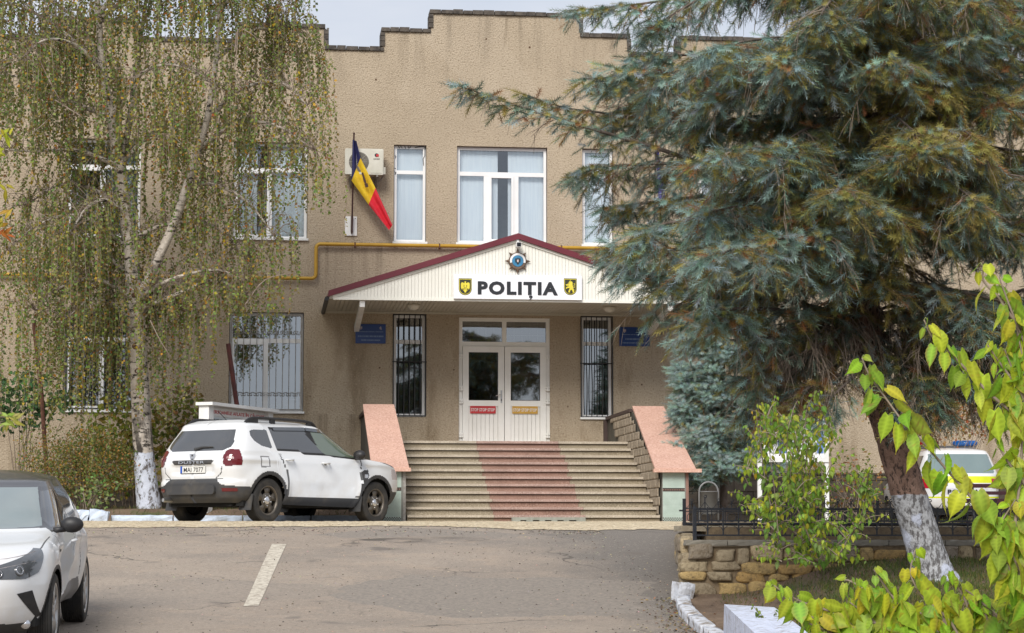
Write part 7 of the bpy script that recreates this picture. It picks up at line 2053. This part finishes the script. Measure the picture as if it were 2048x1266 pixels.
mulberry('mulberry_bush', 'low mulberry bush of yellow-green leaves along the bottom edge before the leaning trunk', stems, 6.6, 9, .086, .0175, 'bush', .015, base=atd(1850, 1500, 6.6), both=.5)
# leafy shrub in front of the stone wall
rr = random.Random(12); stems = []
def shrub_top(x): return float(np.interp(x, [1470, 1500, 1540, 1580, 1620, 1660, 1700, 1740, 1775], [930, 815, 765, 815, 755, 835, 845, 930, 1030]))
mains = []
for k in range(16):
    xt = rr.uniform(1480, 1765); yt = shrub_top(xt) + rr.uniform(0, 60); xb_ = 1610 + rr.uniform(-40, 50); dd = rr.uniform(-.7, .7)
    mains.append([(xt, yt, dd), (xt + (xb_ - xt) * .2 + rr.uniform(-15, 15), yt + (1190 - yt) * .35, dd * .7), (xt + (xb_ - xt) * .65, yt + (1190 - yt) * .7, dd * .4), (xb_, 1200, 0)])
stems = [q[:3] for q in mains[:8]]
for k in range(165):
    mn = rr.choice(mains); t = rr.uniform(.1, 2.4); i = int(t); f = t - i
    p0 = [mn[i][q] + (mn[i + 1][q] - mn[i][q]) * f for q in range(3)]
    ang = rr.uniform(-2.9, -.25); L_ = rr.uniform(30, 85) * (1.2 if rr.random() < .3 else .8)
    if p0[1] > 1000: ang = rr.choice((rr.uniform(-3.3, -2.4), rr.uniform(-.8, .2)))
    e = (p0[0] + L_ * math.cos(ang), p0[1] + L_ * math.sin(ang), p0[2] + rr.uniform(-.3, .3))
    if e[1] < shrub_top(e[0]) - 15: continue
    stems.append([e, ((e[0] + p0[0]) / 2, (e[1] + p0[1]) / 2 - 8, (e[2] + p0[2]) / 2), tuple(p0)])
mulberry('green_shrub', 'loose green shrub with small pointed leaves growing up in front of the stone wall', stems, 19.5, 5, .066, .042, 'shrub', .01, MSM, .006, cols=[(0.22, 0.33, 0.045), (0.17, 0.28, 0.045), (0.29, 0.38, 0.045), (0.13, 0.22, 0.04), (0.38, 0.42, 0.04)], base=atd(1610, 1195, 19.5), both=.35)
stems = []
for k in range(14): xt = 1500 + 160 * rr.random(); yt = 1205 + rr.uniform(0, 60); stems.append([(xt, yt, 0), (xt + rr.uniform(10, 60), yt + 40, .1), (1640 + rr.uniform(-40, 60), 1300, .1)])
mulberry('bramble_bush', 'low dark leafy bramble creeping over the top of the whitewashed concrete block', stems, 17.0, 15, .05, .03, 'bramble', .02, MSM, .005, cols=[(0.10, 0.16, 0.03), (0.16, 0.22, 0.03), (0.055, 0.08, 0.025)], base=atd(1640, 1300, 17), both=.8)

# ---- plants along the left of the facade
def bush(name, label, cat, centre_px, D, rx_, rz_, ry_, n, size, cols, seed, tmpl, stems_n=14, droop=-.2, m=None, gz=None):
    r_ = random.Random(seed); c = atd(*centre_px, D); g = gz if gz is not None else bed_z(c.x, c.y)
    t_ = thing(name, (c.x, c.y, g), label, cat); tw = Twigs(); lv = Leaves(*tmpl)
    for k in range(n):
        a = r_.uniform(0, 6.283); u = r_.uniform(-1, 1); q = r_.random() ** .45; w_ = math.sqrt(1 - u * u)
        lump = 1 + .22 * math.sin(a * 3 + seed) * math.sin(u * 4 + seed)
        p = c + Vector((rx_ * q * w_ * math.cos(a) * lump, ry_ * q * w_ * math.sin(a), rz_ * q * u * lump))
        if p.z < g: continue
        ax = Vector((r_.gauss(0, .7), r_.gauss(0, .7), r_.gauss(droop, .6))); nn = Vector((r_.gauss(0, .7), r_.gauss(-.7, .7), r_.gauss(.5, .6)))
        lv.add(p, ax, nn, size * r_.uniform(.6, 1.25), jit(r_.choice(cols), .22, r_))
    for k in range(stems_n):
        a = r_.uniform(0, 6.283); q = r_.uniform(.3, .95)
        e = c + Vector((rx_ * q * math.cos(a), ry_ * q * math.sin(a), rz_ * r_.uniform(-.1, .85)))
        b0 = Vector((c.x + r_.uniform(-.25, .25), c.y + r_.uniform(-.2, .2), g - .05))
        tw.add(catmull([b0, b0.lerp(e, .5) + Vector((0, 0, .15)), e], 4), .012, .003)
    tw.build('stems', M_TWIG, t_); lv.build('foliage', m or M_LEAF, t_); return t_
bush('spirea_bush', 'rounded bush of small orange-brown autumn leaves behind the dark-roofed car', 'bush', (165, 930), 40.0, 1.25, .72, .8, 9000, .045, [(0.36, 0.23, 0.07), (0.30, 0.21, 0.06), (0.42, 0.25, 0.06), (0.20, 0.21, 0.06), (0.16, 0.21, 0.05), (0.12, 0.17, 0.05), (0.18, 0.23, 0.06)], 2, KITE, 40)
bush('maple_tree', 'dark green broad-leaved sapling at the far left by the rusty post', 'sapling', (40, 800), 42.0, 1.05, .62, .6, 620, .12, [(0.065, 0.13, 0.05), (0.05, 0.105, 0.042), (0.09, 0.165, 0.055)], 3, MSM, 12, -.3)
bush('vine_thicket', 'tangle of large yellowing vine leaves under the barred window left of the birch trunk', 'vine', (255, 885), 42.3, .95, 1.05, .45, 900, .115, [(0.19, 0.23, 0.045), (0.26, 0.26, 0.045), (0.13, 0.17, 0.04), (0.36, 0.30, 0.05)], 4, MSM, 14, -.5)
bush('creeper_vine', 'yellow-green creeper leaves between the birch trunk and the notice board', 'vine', (365, 850), 42.3, .62, .95, .4, 560, .10, [(0.20, 0.22, 0.045), (0.27, 0.24, 0.05), (0.14, 0.16, 0.04), (0.24, 0.15, 0.05)], 5, MSM, 10, -.5)
bush('lilac_bush', 'small pale green leafy shoot beside the limewashed foot of the birch', 'bush', (190, 985), 38.9, .42, .38, .3, 170, .075, [(0.20, 0.27, 0.09), (0.15, 0.22, 0.06), (0.25, 0.30, 0.12)], 6, MSM, 8, -.1)
bush('rose_bush', 'sparse bush with small reddish leaves and twigs behind the information stand', 'bush', (1700, 975), 35.5, .75, .62, .5, 700, .05, [(0.16, 0.20, 0.04), (0.26, 0.12, 0.045), (0.10, 0.14, 0.035), (0.30, 0.20, 0.06)], 8, MSM, 16, 0, gz=0)
bush('sumac_shrub', 'shrub with orange autumn leaves against the wall beyond the patrol car', 'shrub', (1880, 830), 43.0, 1.7, .62, .5, 1500, .075, [(0.42, 0.16, 0.05), (0.34, 0.20, 0.08), (0.24, 0.17, 0.06), (0.45, 0.24, 0.09)], 9, KITE, 24, -.3, gz=0)
# a near branch reaching in at the left edge
t_ = thing('walnut_tree', tuple(atd(-60, 420, 14)), 'slim young tree with yellow and orange leaf sprays just entering at the extreme left edge', 'tree')
tw = Twigs(); lv = Leaves(*leaf_template(4, lambda t: .17 * math.sin(math.pi * min(1, t + .05)) + .01, .2, .3)); r_ = random.Random(6)
for (x, y), col, nn_ in (((8, 268), (0.42, 0.40, 0.03), 9), ((0, 300), (0.36, 0.38, 0.03), 7), ((5, 462), (0.45, 0.15, 0.03), 8), ((2, 440), (0.40, 0.26, 0.03), 6), ((22, 832), (0.34, 0.38, 0.08), 10), ((5, 370), (0.36, 0.33, 0.03), 4), ((10, 842), (0.30, 0.36, 0.07), 8)):
    p = atd(x, y, 14.0); tw.add([atd(-60, y + 14, 14), atd(-20, y + 4, 14), p], .006, .002)
    for k in range(nn_):
        a = r_.uniform(0, 6.28); lv.add(p + Vector((r_.uniform(-.03, .03), r_.uniform(-.1, .1), r_.uniform(-.03, .03))), (math.cos(a), r_.uniform(-.4, .4), math.sin(a) - .4), (r_.gauss(0, .4), -1, r_.gauss(.3, .4)), r_.uniform(.05, .085), jit(col, .2, r_))
q_ = atd(-70, 900, 14); tw.add([atd(-60, 250, 14), atd(-70, 500, 14), q_, Vector((q_.x, q_.y, hz(q_.y) - .1))], .02, .035, 6)
tw.build('twigs', M_TWIG, t_); lv.build('foliage', M_LEAF, t_, True)

# ---- grass, weeds and fallen leaves
BLADE = ([(-.05, 0, 0), (.05, 0, 0), (.03, .6, .06), (0, 1, .22)], [(0, 1, 2, 3)])
r_ = random.Random(40); gl = Leaves(*BLADE)
for k in range(26000):
    px = r_.uniform(1440, 2060)
    y = -20.5 - r_.random() * 5.5; x = at(px, 1200, y).x
    if x < kerb_x(y) + .5 or r_.random() > .25 + .75 * (px > 1640): continue
    gl.add((x, y, bank_z(x, y) - .005), (r_.gauss(0, .4), r_.gauss(0, .4), 1), (r_.gauss(0, 1), r_.gauss(0, 1), .2), r_.uniform(.03, .085), jit(r_.choice([(0.10, 0.14, 0.03), (0.14, 0.16, 0.04), (0.20, 0.17, 0.07), (0.07, 0.11, 0.03)]), .2, r_))
for k in range(2500):
    x, y = r_.uniform(-4.5, 1.9), r_.uniform(-6.3, -3.0); gl.add((x, y, bed_z(x, y) - .005), (r_.gauss(0, .5), r_.gauss(0, .5), 1), (r_.gauss(0, 1), r_.gauss(0, 1), .2), r_.uniform(.03, .11), jit(r_.choice([(0.08, 0.12, 0.03), (0.12, 0.13, 0.04), (0.18, 0.14, 0.06)]), .2, r_))
for k in range(3000):
    x, y = r_.uniform(7.9, 18), r_.uniform(-18.3, -8); gl.add((x, y, yard_z(y) + .01), (r_.gauss(0, .5), r_.gauss(0, .5), 1), (r_.gauss(0, 1), r_.gauss(0, 1), .2), r_.uniform(.03, .10), jit(r_.choice([(0.10, 0.16, 0.03), (0.14, 0.18, 0.04), (0.2, 0.18, 0.06)]), .2, r_))
V, F, C = gl.arrays(); tag(np_mesh('grass', V, F, M_LEAF, None, C), kind='stuff')
fl = Leaves(*KITE)
for k in range(900):
    u = r_.random()
    if u < .45: y = r_.uniform(-24.5, -20.4); x = kerb_x(y) - abs(r_.gauss(0, .16)) + .02; z = hz(y) + .008
    elif u < .75: y = r_.uniform(-24.5, -20.6); x = kerb_x(y) + r_.uniform(.2, 2.2); z = bank_z(x, y) + .01
    else: y = r_.uniform(-24, -7); x = r_.uniform(-4.5, 4.5); z = hz(y) + .008
    fl.add((x, y, z), (r_.gauss(0, 1), r_.gauss(0, 1), r_.uniform(0, .25)), (r_.gauss(0, .3), r_.gauss(0, .3), 1), r_.uniform(.02, .045) if u < .75 else r_.uniform(.012, .03), jit(r_.choice([(0.30, 0.17, 0.06), (0.22, 0.12, 0.05), (0.10, 0.07, 0.04), (0.45, 0.33, 0.12), (0.06, 0.045, 0.035)]), .25, r_))
V, F, C = fl.arrays(); tag(np_mesh('fallen_leaves', V, F, M_LEAF, None, C), kind='stuff')
gr = Leaves([(-.5, -.4, 0), (.5, -.5, 0), (.4, .5, 0), (-.5, .4, 0), (0, 0, .5)], [(0, 1, 4), (1, 2, 4), (2, 3, 4), (3, 0, 4)])
for k in range(2200):
    y = r_.uniform(-24, -12.6) if k % 3 else r_.uniform(-14.2, -12.4); x = r_.uniform(-4.5, 4.6) if k % 4 else kerb_x(y) - abs(r_.gauss(0, .5))
    gr.add((x, y, hz(y)), (r_.gauss(0, 1), r_.gauss(0, 1), 0), (0, 0, 1), r_.uniform(.006, .024) * (1.4 if k % 9 == 0 else 1), jit(r_.choice([(0.06, 0.05, 0.045), (0.12, 0.10, 0.08), (0.5, 0.42, 0.3), (0.09, 0.06, 0.04)]), .25, r_))
V, F, C = gr.arrays(); tag(np_mesh('road_grit', V, F, M_STONE, None, C), kind='stuff')

# low weeds behind the kerb
for i, (px, py) in enumerate(((398, 1033), (256, 1036), (330, 1034), (640, 1038))):
    c = at(px, py, -6.25); z = bed_z(c.x, -6.25); lv = Leaves(*MSM); lv.wr = (.7, 1.1); lv.zr = (0, 2)
    for k in range(46):
        a = r_.uniform(0, 6.28); q = r_.random(); lv.add((c.x + .17 * q * math.cos(a), -6.25 + .12 * q * math.sin(a), z + r_.uniform(0, .07)), (math.cos(a), math.sin(a), r_.uniform(.1, .8)), (r_.gauss(0, .3), -.5, 1), r_.uniform(.05, .085), jit(r_.choice([(0.12, 0.20, 0.05), (0.16, 0.25, 0.06), (0.09, 0.15, 0.04)]), .2, r_))
    V, F, C = lv.arrays(); tag(np_mesh('weed', V, F, M_LEAF, None, C, org=(c.x, -6.25, z)), 'small green leafy weed sprouting just behind the blue-white kerb', 'weed', 'weeds behind the kerb')
